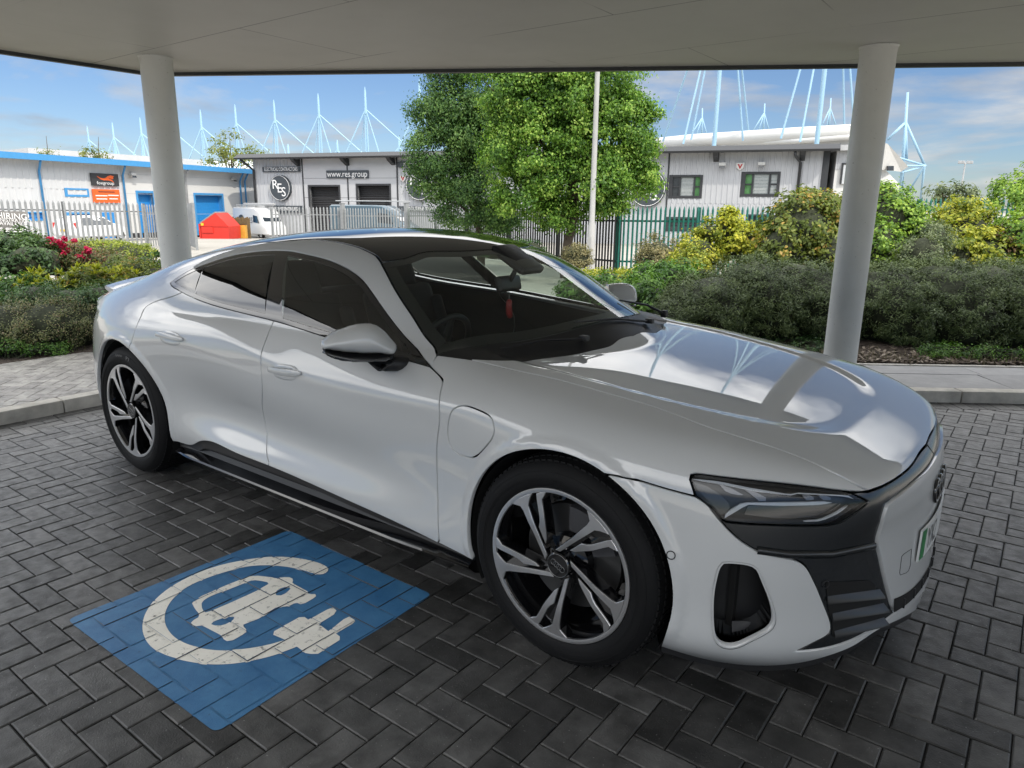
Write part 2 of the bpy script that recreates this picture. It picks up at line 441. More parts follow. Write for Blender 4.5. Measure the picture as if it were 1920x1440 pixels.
# ---- kerb stones
KERB=plain('kerb_concrete',(.44,.42,.38),rough=.85,var=.28,scale=7,bump=.15,bscale=90)
mb=MB()
def kstone(a,b,wid,z0,z1,gap=.003,n=None):
    a=np.array(a); b=np.array(b); d=(b-a)/np.linalg.norm(b-a); n_=np.array([-d[1],d[0]]) if n is None else n
    M_=Matrix(((d[0],n_[0],0,a[0]),(d[1],n_[1],0,a[1]),(0,0,1,0),(0,0,0,1))); L0=np.linalg.norm(b-a)
    mb.cbox((gap,0,z0),(L0-gap,wid,z1),.012,M_)
for i in range(11): kstone(corner+kd*(i*.914+.02),corner+kd*((i+1)*.914+.02),.125,-.10,ZP+.004)
for i in range(8): kstone(corner-np.array([0,i*.914]),corner-np.array([0,(i+1)*.914]),.125,-.10,ZP+.004,n=np.array([-1.,0]))
tag(mb.build('kerb',KERB,smooth=True,angle=40),kind='structure')
# ---- slab pavement on the right, block pavement on the left
bk=np.array(on_z(1920,690,ZP)[:2]); bw=float(kn@bk)-kc                    # width back to the edging
SLAB=NT('grey_paving_slab'); a_=SLAB.n('Attribute'); a_.attribute_name='tone'
SLAB.l(SLAB.mix(.4,SLAB.ramp(a_.outputs['Fac'],[(0,(.22,.22,.225)),(1,(.32,.32,.325))]),SLAB.ramp(SLAB.noise(5,6,.65),[(.3,(.17,.17,.175)),(.7,(.38,.38,.385))])),SLAB.b.inputs['Base Color']); SLAB.setp(Roughness=.75); SLAB.bump(SLAB.noise(120,4),.25,.004); SLAB=SLAB.m
kfr=lambda u,v: tuple(corner+kd*u+kn*v)
sl=[]; u1=float(kd@(np.array(on_z(1697.8,729,ZP)[:2])-corner)); v_mid=float(kn@(np.array(on_z(1789,702,ZP)[:2])))-kc
for i in range(-10,9):
    for (va,vb,off) in ((.13,v_mid,0),(v_mid,bw,.05)):
        u=u1+i*.915+off
        if u<.05: continue
        sl.append([kfr(u,va),kfr(u+.915,va),kfr(u+.915,vb),kfr(u,vb)])
V,F_,A=lay(sl,ZP,.0025,.002,.0012,5); tag(attr_mesh('slab_pavement',V,F_,A,SLAB),kind='structure')
mb=MB()
for i in range(11): kstone(corner+kd*(i*.9+.2)+kn*(bw+.004),corner+kd*((i+1)*.9+.2)+kn*(bw+.004),.05,-.05,ZP+.012)
tag(mb.build('edging_kerb',KERB,smooth=True,angle=40),kind='structure')
xb=float(on_z(60,674,ZP)[0])
lb=[]
for P in herring(xb-.1,XK,-7.0,corner[1]+1.3,W0,rad(45),(XK,0)):
    P=clip_poly(P,(1,0),XK-.13); 
    if len(P)>2: P=clip_poly(P,(-1,0),-xb)
    if len(P)>2: P=clip_poly(P,kn,kc+bw)
    if len(P)>2 and parea(P)>.0012: lb.append(P)
V,F_,A=lay(lb,ZP,.0022,.003,.001,7); tag(attr_mesh('brick_pavement',V,F_,A,PAVER2),kind='structure')
mb=MB(); mb.add([(xb,-7.2,ZP-.008),(XK-.05,-7.2,ZP-.008),(XK-.05,corner[1],ZP-.008),tuple(kfr(9.5,.06))+(ZP-.008,),tuple(kfr(9.5,bw))+(ZP-.008,),(XK-.6,YX(XK-.6)+bw/kn[1],ZP-.008),(xb,corner[1]+.6,ZP-.008)],[(0,1,2,3,4,5,6)]); tag(mb.build('pavement_bed',JOINT),kind='structure')
# ---- planting beds: bark mulch
mb=MB()
bedpts=[]
nU,nV=90,40
for i in range(nU):
    for j in range(nV):
        u=-9+i*.26; v=bw+.05+j*.16
        q=np.array(kfr(u,v)); 
        dcam=(q-CAM[:2])@FWD; z=max(ZP-.02+.05*min(1,j/6),terr(dcam)+.02) if dcam<11 else terr(dcam)+.03+max(0,(13-dcam)*.05)
        bedpts.append((q[0],q[1],z+NR.normal(0,.006)))
Fb=[(i*nV+j,(i+1)*nV+j,(i+1)*nV+j+1,i*nV+j+1) for i in range(nU-1) for j in range(nV-1)]
Fb=[f for f in Fb if not all(bedpts[q][0]>xb-.02 and (kn@np.array(bedpts[q][:2]))<kc+bw+.04 for q in f) and not any((bedpts[q][0]>xb-.0 and bedpts[q][1]<corner[1]+.5 and (kn@np.array(bedpts[q][:2])-kc)<bw) for q in f)]
mb.add(bedpts,Fb)
mb2=[( -14,-8),(xb-.0,-8),(xb-.0,corner[1]+1.2),(-9,corner[1]+4),(-14,corner[1]+2)]
mb.add([(p[0],p[1],ZP-.01) for p in mb2],[(0,1,2,3,4)])
t=NT('bark_mulch'); t.l(t.ramp(t.noise(35,6,.75),[(.3,(.018,.013,.010)),(.55,(.06,.042,.030)),(.75,(.16,.125,.095))]),t.b.inputs['Base Color']); t.setp(Roughness=.95); t.bump(t.noise(45,5,.7),1.0,.03); MULCH=t.m
tag(mb.build('mulch_bed',MULCH,smooth=True),kind='structure')
# loose bark chips on the mulch near the edging
V=[];F_=[];A=[]
for i in range(5200):
    u=NR.uniform(3.5,10.5); v=bw+.06+abs(NR.normal(0,.35)); q=np.array(kfr(u,v)); a=NR.uniform(0,6.28); l=NR.uniform(.012,.035); w_=l*NR.uniform(.25,.5); tl=NR.uniform(-.5,.5)
    c,s2=math.cos(a),math.sin(a); z=ZP+.012+NR.uniform(0,.025); b=len(V)
    for (du,dv) in ((-l,-w_),(l,-w_),(l,w_),(-l,w_)): V.append((q[0]+du*c-dv*s2,q[1]+du*s2+dv*c,z+du*tl))
    F_.append([b,b+1,b+2,b+3]); A.append(NR.random())
CH=NT('bark_chip'); a_=CH.n('Attribute'); a_.attribute_name='tone'; CH.l(CH.ramp(a_.outputs['Fac'],[(0,(.03,.02,.015)),(.6,(.12,.09,.065)),(1,(.30,.25,.20))]),CH.b.inputs['Base Color']); CH.setp(Roughness=.9)
tag(attr_mesh('bark_chips',V,F_,A,CH.m),'loose bark chips scattered over the planting bed edge','bark',kind='stuff')

# ---- painted charging bay sign on the blocks
s_=2.5946
q4=lambda x,y: np.array(on_z(100+x/s_,960+y/s_,.001)[:2])
sq_=[q4(68,525),q4(790,1075),q4(1842,402),q4(1145,88)]
def rnd(P,r=.03):
    P=np.array(P); o=[]
    for i in range(len(P)):
        a=P[i-1]; b=P[i]; c=P[(i+1)%len(P)]; d1=(a-b)/np.linalg.norm(a-b); d2=(c-b)/np.linalg.norm(c-b)
        for t_ in np.linspace(0,1,6): o.append((1-t_)**2*(b+d1*r)+2*t_*(1-t_)*b+t_*t_*(b+d2*r))
    return np.array(o)
sqr=rnd(sq_)
ring_o=[(1338,275),(1320,262),(1260,240),(1150,222),(1040,221),(930,235),(820,258),(700,298),(600,348),(520,405),(465,465),(437,530),(437,590),(470,650),(540,695),(640,725),(760,742),(880,738),(1000,717),(1100,690),(1185,658)]
ring_i=[(1128,625),(1040,650),(900,672),(760,670),(640,640),(570,590),(542,530),(552,470),(592,412),(662,360),(760,317),(860,286),(960,266),(1060,262),(1150,270),(1230,290),(1283,304),(1318,301),(1336,288)]
plug=[(1185,658),(1225,688),(1255,693),(1288,692),(1393,625),(1394,608),(1375,594),(1455,546),(1468,528),(1440,510),(1412,523),(1338,582),(1290,546),(1365,500),(1377,480),(1360,466),(1332,476),(1240,526),(1222,513),(1195,515),(1075,582),(1070,600),(1128,625)]
ringP=list(smooth_curve(ring_o,14))+plug[1:-1]+list(smooth_curve(ring_i,14))
car_o=[(675,447),(690,430),(722,410),(830,362),(940,318),(990,312),(1060,320),(1085,326),(1110,320),(1150,320),(1170,330),(1160,346),(1180,358),(1235,388),(1248,405),(1262,397),(1280,402),(1278,414),(1218,449),(1195,451),(1183,440),(1140,462),(1090,463),(1000,520),(918,552),(943,576),(935,591),(872,626),(845,630),(828,620),(822,606),(745,566),(722,555),(690,560),(668,547),(672,535),(705,517),(712,500),(690,476)]
car_h=[(722,446),(735,430),(762,414),(950,340),(985,334),(1040,344),(1052,350),(990,386),(860,445),(745,494),(735,490),(722,468)]
eye1=[(768,549),(770,540),(800,528),(850,512),(880,511),(884,518),(860,538),(830,553),(795,558)]
eye2=[(1086,408),(1078,400),(1085,388),(1110,372),(1140,365),(1157,372),(1150,382),(1125,402),(1105,410)]
g=lambda P: np.array([q4(*p) for p in P])
def clip_convex(subject,clip):
    o=[tuple(p) for p in subject]; c=np.array(clip)
    if area2(c)<0: c=c[::-1]
    for i in range(len(c)):
        a=c[i]; b=c[(i+1)%len(c)]; n_=(b[1]-a[1],-(b[0]-a[0])); k_=n_[0]*a[0]+n_[1]*a[1]
        o=clip_poly(o,n_,k_)
        if len(o)<3: return []
    return o
def paint(name,areas,holes,lift,mat,parent):
    """paint film that follows the blocks: on each block top, chamfers included, and down in the joints"""
    r=random.Random(3); V=[];F_=[]
    def fill(poly,zf,hs):
        try: V2,T=fill2d(poly,hs,.05)
        except Exception: return
        b=len(V)
        for p in V2: V.append((p[0],p[1],zf(p)))
        for t_ in T: F_.append([b+int(i) for i in t_])
    rr=random.Random(3)
    for P in bl_:
        dz=rr.uniform(-.0011,.0011); tx,ty=rr.uniform(-.008,.008),rr.uniform(-.008,.008); rr.random()
        Pn=np.array(P); c=Pn.mean(0)
        if np.linalg.norm(c-np.array([-1.09,-1.38]))>1.0: continue
        if area2(Pn)<0: Pn=Pn[::-1]
        q=inset2d(Pn,.0040)
        for a_ in areas:
            X=clip_convex(a_,q)
            if len(X)<3 or parea(X)<2e-5: continue
            X=np.array(X); keep=[X[i] for i in range(len(X)) if np.linalg.norm(X[i]-X[i-1])>4e-4]
            if len(keep)<3: continue
            fill(np.array(keep),lambda p:lift+dz+tx*(p[0]-c[0])+ty*(p[1]-c[1]),[])
    return V,F_
t=NT('worn_blue_paint'); c=t.mix(t.ramp(t.noise(7,6,.7),[(.35,(0,0,0)),(.7,(1,1,1))]),(.030,.130,.29),(.062,.20,.38)); c=t.mix(t.ramp(t.noise(26,6,.75),[(.60,(0,0,0)),(.74,(.7,.7,.7))]),c,(.03,.045,.065)); t.l(c,t.b.inputs['Base Color']); t.setp(Roughness=.5); t.bump(t.noise(260,3),.3,.003); BLUEP=t.m
t=NT('worn_cream_paint'); c=t.mix(t.ramp(t.noise(30,7,.75),[(.565,(0,0,0)),(.68,(1,1,1))]),t.ramp(t.noise(6,5,.6),[(.3,(.78,.76,.68)),(.7,(.88,.86,.79))]),(.10,.10,.095)); t.l(c,t.b.inputs['Base Color']); t.setp(Roughness=.65); t.bump(t.noise(260,3),.3,.003); CREAMP=t.m
sign=tag(empty('charging_bay_marking',(0,0,0)),'blue painted square with cream electric car and plug symbol on the dark blocks','ground marking')
def painted(name,areas,lift,base,mat,parent):
    V,F_=paint(name,areas,[],lift,mat,parent)
    for a_ in areas:
        V2,T=fill2d(a_,[],.08); b=len(V); V+=[(p[0],p[1],base) for p in V2]; F_+=[[b+int(i) for i in t_] for t_ in T]
    me=bpy.data.meshes.new(name); me.from_pydata(V,[],F_); me.materials.append(mat); me.update()
    bm=bmesh.new(); bm.from_mesh(me)
    for f in bm.faces:
        if f.normal.z<0: f.normal_flip()
    bm.to_mesh(me); bm.free(); return link(name,me,parent)
painted('blue_square',[sqr],.0016,-.0011,BLUEP,sign)
painted('plug_ring',[g(ringP)],.0030,-.0004,CREAMP,sign)
def slit(outer,holes):
    o=np.array(outer)
    for h in holes:
        h=np.array(h); D=((o[:,None]-h[None])**2).sum(2); i,j=np.unravel_index(D.argmin(),D.shape)
        if area2(h)*area2(o)>0: h=h[::-1]; D=((o[:,None]-h[None])**2).sum(2); i,j=np.unravel_index(D.argmin(),D.shape)
        o=np.vstack([o[:i+1],np.roll(h,-j,0),h[j:j+1],o[i:]])
    return o
cps=g(car_o); hs=[g(car_h),g(eye1),g(eye2)]
# car pictogram split in two halves so that its holes stay open
V2,T=fill2d(resample(cps,.02,True),[resample(h,.02,True) for h in hs],.04)
V,F_=paint('',[V2[t_] for t_ in T],[],.0030,None,None)
b=len(V); V+=[(p[0],p[1],-.0004) for p in V2]; F_+=[[b+int(i) for i in t_] for t_ in T]
me=bpy.data.meshes.new('car_pictogram'); me.from_pydata(V,[],F_); me.materials.append(CREAMP)
bm=bmesh.new(); bm.from_mesh(me)
for f in bm.faces:
    if f.normal.z<0: f.normal_flip()
bm.to_mesh(me); bm.free(); link('car_pictogram',me,sign)

# ---- canopy: painted soffit with board joints, dark edge trim
HC_=2.75
e0=np.array([-6.035,1.264]); e1=np.array([.698,5.118]); ed=(e1-e0)/np.linalg.norm(e1-e0)
cp=[tuple(e0),tuple(e1+ed*5.5),(6.6,4.0),(6.6,-3.9),(-4.40,-3.9),(-4.45,-2.3),(-4.9,-1.5),(-6.27,-.26),(-6.25,1.02)]
can=tag(empty('entrance_canopy',(2,0,HC_)),'flat canopy with pale grey painted soffit and dark edge over the car','canopy')
t=NT('painted_soffit'); co=t.coord('Object')
mpn=t.n('Mapping'); t.l(co,mpn.inputs[0]); mpn.inputs['Location'].default_value=(1.0,.66,0)
bt_=t.n('TexBrick'); bt_.inputs['Scale'].default_value=1.0; bt_.inputs['Brick Width'].default_value=2.42; bt_.inputs['Row Height'].default_value=1.21; bt_.inputs['Mortar Size'].default_value=.0055; bt_.inputs['Mortar Smooth'].default_value=.3; bt_.offset=.5
t.l(mpn.outputs[0],bt_.inputs['Vector'])
wv=t.ramp(t.noise(.9,5,.6),[(.3,(.70,.70,.66)),(.7,(.78,.78,.74))]); gate=t.math('MULTIPLY',bt_.outputs['Fac'],t.ramp(t.noise(.8,3,.5),[(.40,(0,0,0)),(.55,(1,1,1))]))
t.l(t.mix(gate,wv,(.30,.30,.29)),t.b.inputs['Base Color']); t.setp(Roughness=.55); t.bump(t.noise(2.5,3,.5),.10,.02); SOFF=t.m
mb=MB(); mb.prism([(p[0]-2,p[1]) for p in inset2d(np.array(cp)[::-1] if area2(cp)<0 else np.array(cp),.05)],0,.04); mb.build('soffit',SOFF,can)
ft=plain('dark_edge_trim',(.022,.026,.028),rough=.5,var=.1); mb=MB()
P_=np.array(cp)[::-1] if area2(cp)<0 else np.array(cp); Q_=inset2d(P_,.055)
n=len(P_); V=[]
for z in (-.03,.30):
    V+=[(p[0]-2,p[1],z) for p in P_]+[(p[0]-2,p[1],z) for p in Q_]
F_=[]
for i in range(n):
    j=(i+1)%n; F_+=[(i,j,n+j,n+i),(2*n+i,3*n+i,3*n+j,2*n+j),(i,2*n+i,2*n+j,j),(n+i,n+j,3*n+j,3*n+i)]
mb.add(V,F_); mb.build('edge_trim',ft,can)
mb=MB(); mb.prism([(p[0]-2,p[1]) for p in P_],.26,.34); mb.build('roof_sheet',plain('roof_membrane',(.25,.25,.25),rough=.8),can)
# posts carrying it
PM=NT('painted_post'); PM.l(PM.mix(PM.ramp(PM.noise(60,3,.5),[(.70,(0,0,0)),(.74,(1,1,1))]),PM.ramp(PM.noise(2,5,.6),[(.3,(.60,.61,.59)),(.7,(.70,.71,.69))]),(.33,.33,.31)),PM.b.inputs['Base Color']); PM.setp(Roughness=.42); PM.bump(PM.noise(130,3,.6),.22,.004); PM=PM.m
for (x,y,z0,lab) in ((-5.406,.74,ZP-.02,'pale round post behind the rear of the white coupe, flowers behind'),(-.182,3.745,ZP-.02,'pale round post behind the bonnet of the white coupe, clipped hedge behind')):
    p=tag(empty('canopy_post',(x,y,z0)),lab,'post','posts carrying the canopy'); h=HC_-z0
    mb=MB(); mb.lathe([(.134,0),(.134,h*.33),(.1335,h*.66),(.134,h-.001)],40,'z'); mb.build('shaft',PM,p,smooth=True,angle=50)
    mb=MB(); mb.lathe([(.137,h-.05),(.1375,h-.006)],40,'z'); mb.lathe([(.1345,h-.02),(.146,h-.003)],40,'z'); mb.build('top_collar',PM,p,smooth=True,angle=50)
# ================================================================ the white coupe
# body = one smooth implicit solid F(x,y,z)>0; every panel is cut from its surface
class BSpline2:
    def __init__(s,x0,dx,z0,dz,G): s.x0,s.dx,s.z0,s.dz,s.G=x0,dx,z0,dz,G
    def __call__(s,x,z):
        G=s.G; nx,nz_=G.shape
        def wts(q,n):
            q=np.clip(q,0,n-1.001); i=q.astype(int); f=q-i
            return i,((1-f)**3/6,(3*f**3-6*f**2+4)/6,(-3*f**3+3*f**2+3*f+1)/6,f**3/6)
        i,wx=wts((x-s.x0)/s.dx,nx); j,wz=wts((z-s.z0)/s.dz,nz_)
        r=0
        for a in range(4):
            ii=np.clip(i+a-1,0,nx-1); t=0
            for b in range(4): t=t+wz[b]*G[ii,np.clip(j+b-1,0,nz_-1)]
            r=r+wx[a]*t
        return r
def table(rows,x0,x1,dx,z0,z1,dz):
    """rows: {x: [(z,y),...]} all with the same number of levels"""
    xs=sorted(rows); K=len(rows[xs[0]])
    A=np.array([[v for zy in rows[x] for v in zy] for x in xs],float)
    f=nat_spline(xs,A); gx=np.arange(x0,x1+dx/2,dx); gz=np.arange(z0,z1+dz/2,dz)
    V=f(gx); G=np.zeros((len(gx),len(gz)))
    for i in range(len(gx)):
        zz=V[i,0::2]; yy=V[i,1::2]
        G[i]=nat_spline(zz,yy)(gz)
    kx=np.exp(-.5*(np.arange(-6,7)/2.2)**2); kx/=kx.sum(); Gp=np.vstack([2*G[:1]-G[6:0:-1],G,2*G[-1:]-G[-2:-8:-1]]); G=sum(kx[j]*Gp[j:j+len(gx)] for j in range(13))      # fair the surface lengthways
    return BSpline2(x0,dx,z0,dz,G)
def rows(txt):
    R={}
    for ln in txt.strip().splitlines():
        a,b=ln.split('|'); R[float(a)]=[tuple(map(float,q.split(','))) for q in b.split()]
    return R
W_T=table(rows("""
0.95|.12,.43 .22,.50 .33,.51 .46,.51 .60,.505 .72,.49 .81,.44 .88,.37 1.05,.22
0.80|.12,.56 .22,.675 .33,.695 .46,.695 .60,.685 .72,.665 .81,.61 .89,.54 1.05,.38
0.676|.12,.69 .22,.806 .33,.822 .46,.822 .60,.81 .72,.785 .81,.735 .89,.665 1.05,.48
0.517|.12,.785 .22,.895 .33,.908 .46,.905 .60,.893 .72,.868 .81,.82 .89,.75 1.05,.56
0.376|.12,.83 .22,.932 .33,.945 .46,.942 .60,.932 .72,.915 .81,.872 .89,.81 1.05,.62
0.15|.12,.85 .22,.953 .33,.965 .46,.968 .62,.968 .74,.960 .82,.935 .90,.880 1.05,.68
0.0|.12,.85 .22,.953 .33,.968 .46,.972 .62,.974 .75,.970 .83,.945 .91,.885 1.05,.69
-0.3|.12,.85 .22,.927 .33,.945 .46,.950 .62,.955 .80,.956 .86,.937 .93,.880 1.1,.69
-0.56|.12,.85 .22,.914 .33,.930 .46,.927 .62,.940 .80,.946 .87,.920 .93,.860 1.1,.70
-1.0|.12,.86 .22,.91 .33,.944 .435,.911 .60,.934 .80,.946 .88,.917 .955,.855 1.1,.72
-1.6|.12,.86 .22,.91 .34,.953 .435,.906 .62,.934 .845,.946 .91,.913 .995,.850 1.15,.72
-2.1|.12,.86 .22,.91 .35,.954 .435,.911 .64,.938 .91,.950 .965,.915 1.022,.842 1.17,.71
-2.45|.12,.86 .22,.91 .33,.938 .46,.935 .66,.958 .95,.942 1.0,.905 1.055,.825 1.2,.67
-2.9|.12,.86 .22,.93 .33,.955 .46,.967 .66,.982 .955,.942 1.005,.903 1.06,.81 1.2,.65
-3.3|.12,.84 .22,.90 .33,.928 .46,.938 .66,.925 .94,.838 .99,.79 1.05,.71 1.2,.57
-3.7|.12,.69 .22,.745 .33,.772 .46,.784 .66,.772 .93,.668 .975,.62 1.04,.545 1.2,.42
-4.05|.12,.47 .22,.53 .33,.56 .46,.57 .66,.56 .92,.48 .965,.44 1.03,.38 1.2,.28
"""),-4.3,1.2,.03,0.0,1.5,.02)
G_T=table(rows("""
0.0|.80,.80 .92,.72 1.05,.62 1.18,.50 1.30,.38 1.42,.24
-0.5|.85,.838 .94,.80 1.06,.735 1.18,.64 1.30,.52 1.42,.38
-0.75|.88,.845 .96,.815 1.07,.762 1.18,.685 1.30,.575 1.42,.44
-1.0|.90,.862 .97,.842 1.07,.790 1.18,.715 1.295,.612 1.42,.46
-1.4|.92,.868 .99,.850 1.09,.794 1.19,.718 1.30,.612 1.42,.46
-1.8|.94,.866 1.0,.848 1.10,.790 1.20,.712 1.30,.612 1.42,.46
-2.2|.96,.862 1.03,.838 1.12,.775 1.21,.695 1.29,.612 1.42,.44
-2.5|.98,.852 1.06,.815 1.14,.748 1.21,.675 1.28,.598 1.42,.42
-2.8|.98,.83 1.06,.785 1.13,.722 1.20,.645 1.27,.560 1.42,.38
-3.3|.95,.76 1.03,.69 1.10,.62 1.17,.545 1.25,.45 1.42,.24
-3.9|.90,.66 .98,.58 1.05,.50 1.12,.42 1.20,.32 1.40,.1
"""),-4.3,0.3,.03,0.7,1.6,.025)
ZC=nat_spline([-4.2,-3.95,-3.7,-3.4,-3.05,-2.65,-2.25,-1.95,-1.65,-1.35,-1.15,-0.95,-0.7,-0.45,-0.22,0.1],
              [0.90,0.965,1.030,1.115,1.215,1.306,1.364,1.388,1.396,1.386,1.363,1.315,1.203,1.077,0.955,0.79])
CRN=nat_spline([-4.2,-3.4,-2.6,-1.8,-1.3,-1.0,-0.6,-0.2,0.1],[.20,.20,.19,.165,.20,.27,.345,.36,.36])
HC=nat_spline([-4.2,-3.9,-3.4,-2.8,-2.2,-1.0,-0.6,-0.4,-0.25,0.0,0.3,0.6,0.8,0.9,0.95,1.2],
              [0.90,0.95,1.02,1.06,1.07,1.05,1.0,0.967,0.955,0.928,0.886,0.824,0.764,0.727,0.703,0.55])
# hood height relative to its centreline
def H_T(x,ay):
    y2=ay*ay
    return -K2*y2-.10*y2**4+.030*sstep(.1,.9,x)*y2-.07*y2*sstep(-1.0,-2.5,x)
K2=.030
ZCR=nat_spline([-3.0,-2.63,-2.3,-1.975,-1.6,-1.4,-1.15,-0.8,-0.55,-0.3,0.0],[.985,.976,.962,.925,.853,.822,.802,.800,.808,.825,.84])
def smin(a,b,k):
    h=np.maximum(k-np.abs(a-b),0)/k
    return np.minimum(a,b)-h*h*h*k/6
def smax(a,b,k): return -smin(-a,-b,k)
def sstep(a,b,x):
    t=np.clip((x-a)/(b-a),0,1); return t*t*t*(t*(6*t-15)+10)
FA=(0.004,0.365,0.398); RA=(-2.90,0.368,0.408)     # wheel arch circles
def F(P):
    x,y,z=P[:,0],P[:,1],P[:,2]; ay=np.sqrt(y*y+1e-8)
    W=W_T(x,z)
    # shoulder crease
    t=(z-ZCR(x))/.075; fade=sstep(-2.95,-2.5,x)*(1-sstep(-.75,-.15,x))
    W=W+.0100*fade*np.maximum(0,1-(np.sqrt(t*t+.05)-.2))**2*(np.abs(t)<1.18)*.9
    # arch lips
    for cx,cz,r0 in (FA,RA):
        d=np.hypot(x-cx,z-cz); W=W+.010*sstep(r0+.050,r0+.016,d)*sstep(.20,.30,z)
    side=(W-ay)*.93
    # hood / deck with its shallow centre dish
    T=HC(x)+H_T(x,ay)
    q=np.sqrt((np.maximum(0,x+.35)/1.07)**2.4+1e-9)                       # 1 at the dish front (x=.72)
    yb=np.where(x<-.35,.665,.665-.03*(x+.35))
    dd=1-np.sqrt(q**2.2+(ay/yb)**4+1e-9)
    T=T-.0105*sstep(0.0,.14,dd)*sstep(-1.0,-.7,x)
    top=(T-z)*.96
    xf=np.interp(z,[.05,.12,.16,.22,.35,.45,.55,.62,.68,.74,.82,.95],[.88,.935,.965,.968,.960,.957,.955,.950,.937,.914,.86,.72])
    bow=(.30-.13*sstep(.5,.75,z))*y*y+.10*ay**4
    nose=(xf-bow-x)*.93
    Lb=smin(smin(side,top,.10+.05*sstep(-2.3,-2.8,x)),nose,.05)
    xt=np.interp(z,[.1,.2,.3,.5,.7,.85,.93,1.0],[-3.8,-3.9,-3.96,-4.0,-3.985,-3.96,-3.93,-3.8])+.22*y*y+.08*ay**4
    Lb=smin(Lb,(x-xt)*.93,.06)
    sg=(G_T(x,z)-ay)*.80
    tg=(ZC(x)-CRN(x)*y*y-.05*y**4-z)*.86
    Gh=np.minimum(np.minimum(np.minimum(smin(sg,tg,.085),-.06-x),x+3.90),z-.80-.10*sstep(-2.3,-2.9,x))
    k=.012+.10*sstep(-2.35,-2.95,x)
    return smax(Lb,Gh,k)
def grad(P):
    e=.0015; g=np.zeros_like(P)
    for i in range(3):
        d=np.zeros(3); d[i]=e; g[:,i]=F(P+d)-F(P-d)
    return -g/(np.linalg.norm(g,axis=1)[:,None]+1e-12)
def cast(o,d,t0,t1,step=.03):
    """first entry into the solid along each ray"""
    n=len(o); lo=np.full(n,np.nan); hi=np.full(n,np.nan); best=np.full(n,-1e9); bt=np.full(n,float(t0)); act=np.arange(n); t=float(t0)
    while t<=t1 and len(act):
        f=F(o[act]+d[act]*t)
        b=f>best[act]; best[act[b]]=f[b]; bt[act[b]]=t
        h=f>=0; hi[act[h]]=t; lo[act[h]]=t-step; act=act[~h]; t+=step
    r=bt.copy(); k=~np.isnan(hi)
    a,b=lo[k],hi[k]
    for _ in range(16):
        m=(a+b)/2; ins=F(o[k]+d[k]*m[:,None])>=0; b=np.where(ins,m,b); a=np.where(ins,a,m)
    r[k]=(a+b)/2
    return o+d*r[:,None]
R2=math.sqrt(.5)
def to3(chart,Q):
    Q=np.asarray(Q,float); n=len(Q); u,v=Q[:,0],Q[:,1]; one=np.ones(n)
    if chart=='side': return cast(np.stack([u,-1.12*one,v],1),np.tile([0,1.,0],(n,1)),0,1.0)
    if chart=='top': return cast(np.stack([u,v,1.5*one],1),np.tile([0,0,-1.],(n,1)),0,1.1)
    if chart=='front': return cast(np.stack([1.1*one,u,v],1),np.tile([-1.,0,0],(n,1)),0,1.2)
    if chart=='rear': return cast(np.stack([-4.25*one,u,v],1),np.tile([1.,0,0],(n,1)),0,1.5)
    if chart=='hip': return cast(np.stack([u,(v-1.9)*R2,(v+1.9)*R2],1),np.tile([0,R2,-R2],(n,1)),0,1.6)
    if chart=='diag': return cast(np.stack([(u+1.5)*R2,(u-1.5)*R2,v],1),np.tile([-R2,R2,0],(n,1)),0,1.6)
    if chart=='rdiag': return cast(np.stack([(-u-3.9)*R2,(u-3.9)*R2,v],1),np.tile([R2,R2,0],(n,1)),0,3.0)
def toc(chart,P):
    P=np.asarray(P)
    if chart=='side': return P[:,[0,2]]
    if chart=='top': return P[:,[0,1]]
    if chart in('front','rear'): return P[:,[1,2]]
    if chart=='hip': return np.stack([P[:,0],(P[:,1]+P[:,2])*R2],1)
    if chart=='diag': return np.stack([(P[:,0]+P[:,1])*R2,P[:,2]],1)
    if chart=='rdiag': return np.stack([(P[:,1]-P[:,0])*R2,P[:,2]],1)
def px3(pts):
    D=np.array([ray(*p) for p in pts]); return cast(np.tile(CAM,(len(D),1)),D,1.0,5.6,.03)
def px(chart,pts,h=.02):
    """smooth curve through photo points, laid on the body and given in chart coordinates"""
    return smooth_curve(toc(chart,px3(pts)),h)
def ch(src,dst,Q): return toc(dst,to3(src,np.asarray(Q,float)))
def arc(c,a0,a1,h=.02):
    n=max(3,int(abs(rad(a1-a0))*c[2]/h)); a=np.radians(np.linspace(a0,a1,n))
    return np.stack([c[0]+c[2]*np.cos(a),c[1]+c[2]*np.sin(a)],1)
def loop(*segs):
    """join curves end to end into one closed outline"""
    o=[]
    for s in segs:
        for p in np.asarray(s,float):
            if not o or np.linalg.norm(p-o[-1])>.0035: o.append(p)
    if np.linalg.norm(o[0]-o[-1])<.0035: o.pop()
    return np.array(o)
def mesh_n(name,V,T,Nn,mats,mi=None):
    me=bpy.data.meshes.new(name); me.from_pydata([tuple(v) for v in V],[],[tuple(int(i) for i in t) for t in T])
    for m in (mats if isinstance(mats,(list,tuple)) else [mats]): me.materials.append(m)
    if mi is not None: me.polygons.foreach_set('material_index',mi)
    me.polygons.foreach_set('use_smooth',[True]*len(T)); me.update()
    me.normals_split_custom_set_from_vertices([tuple(n) for n in Nn]); return me
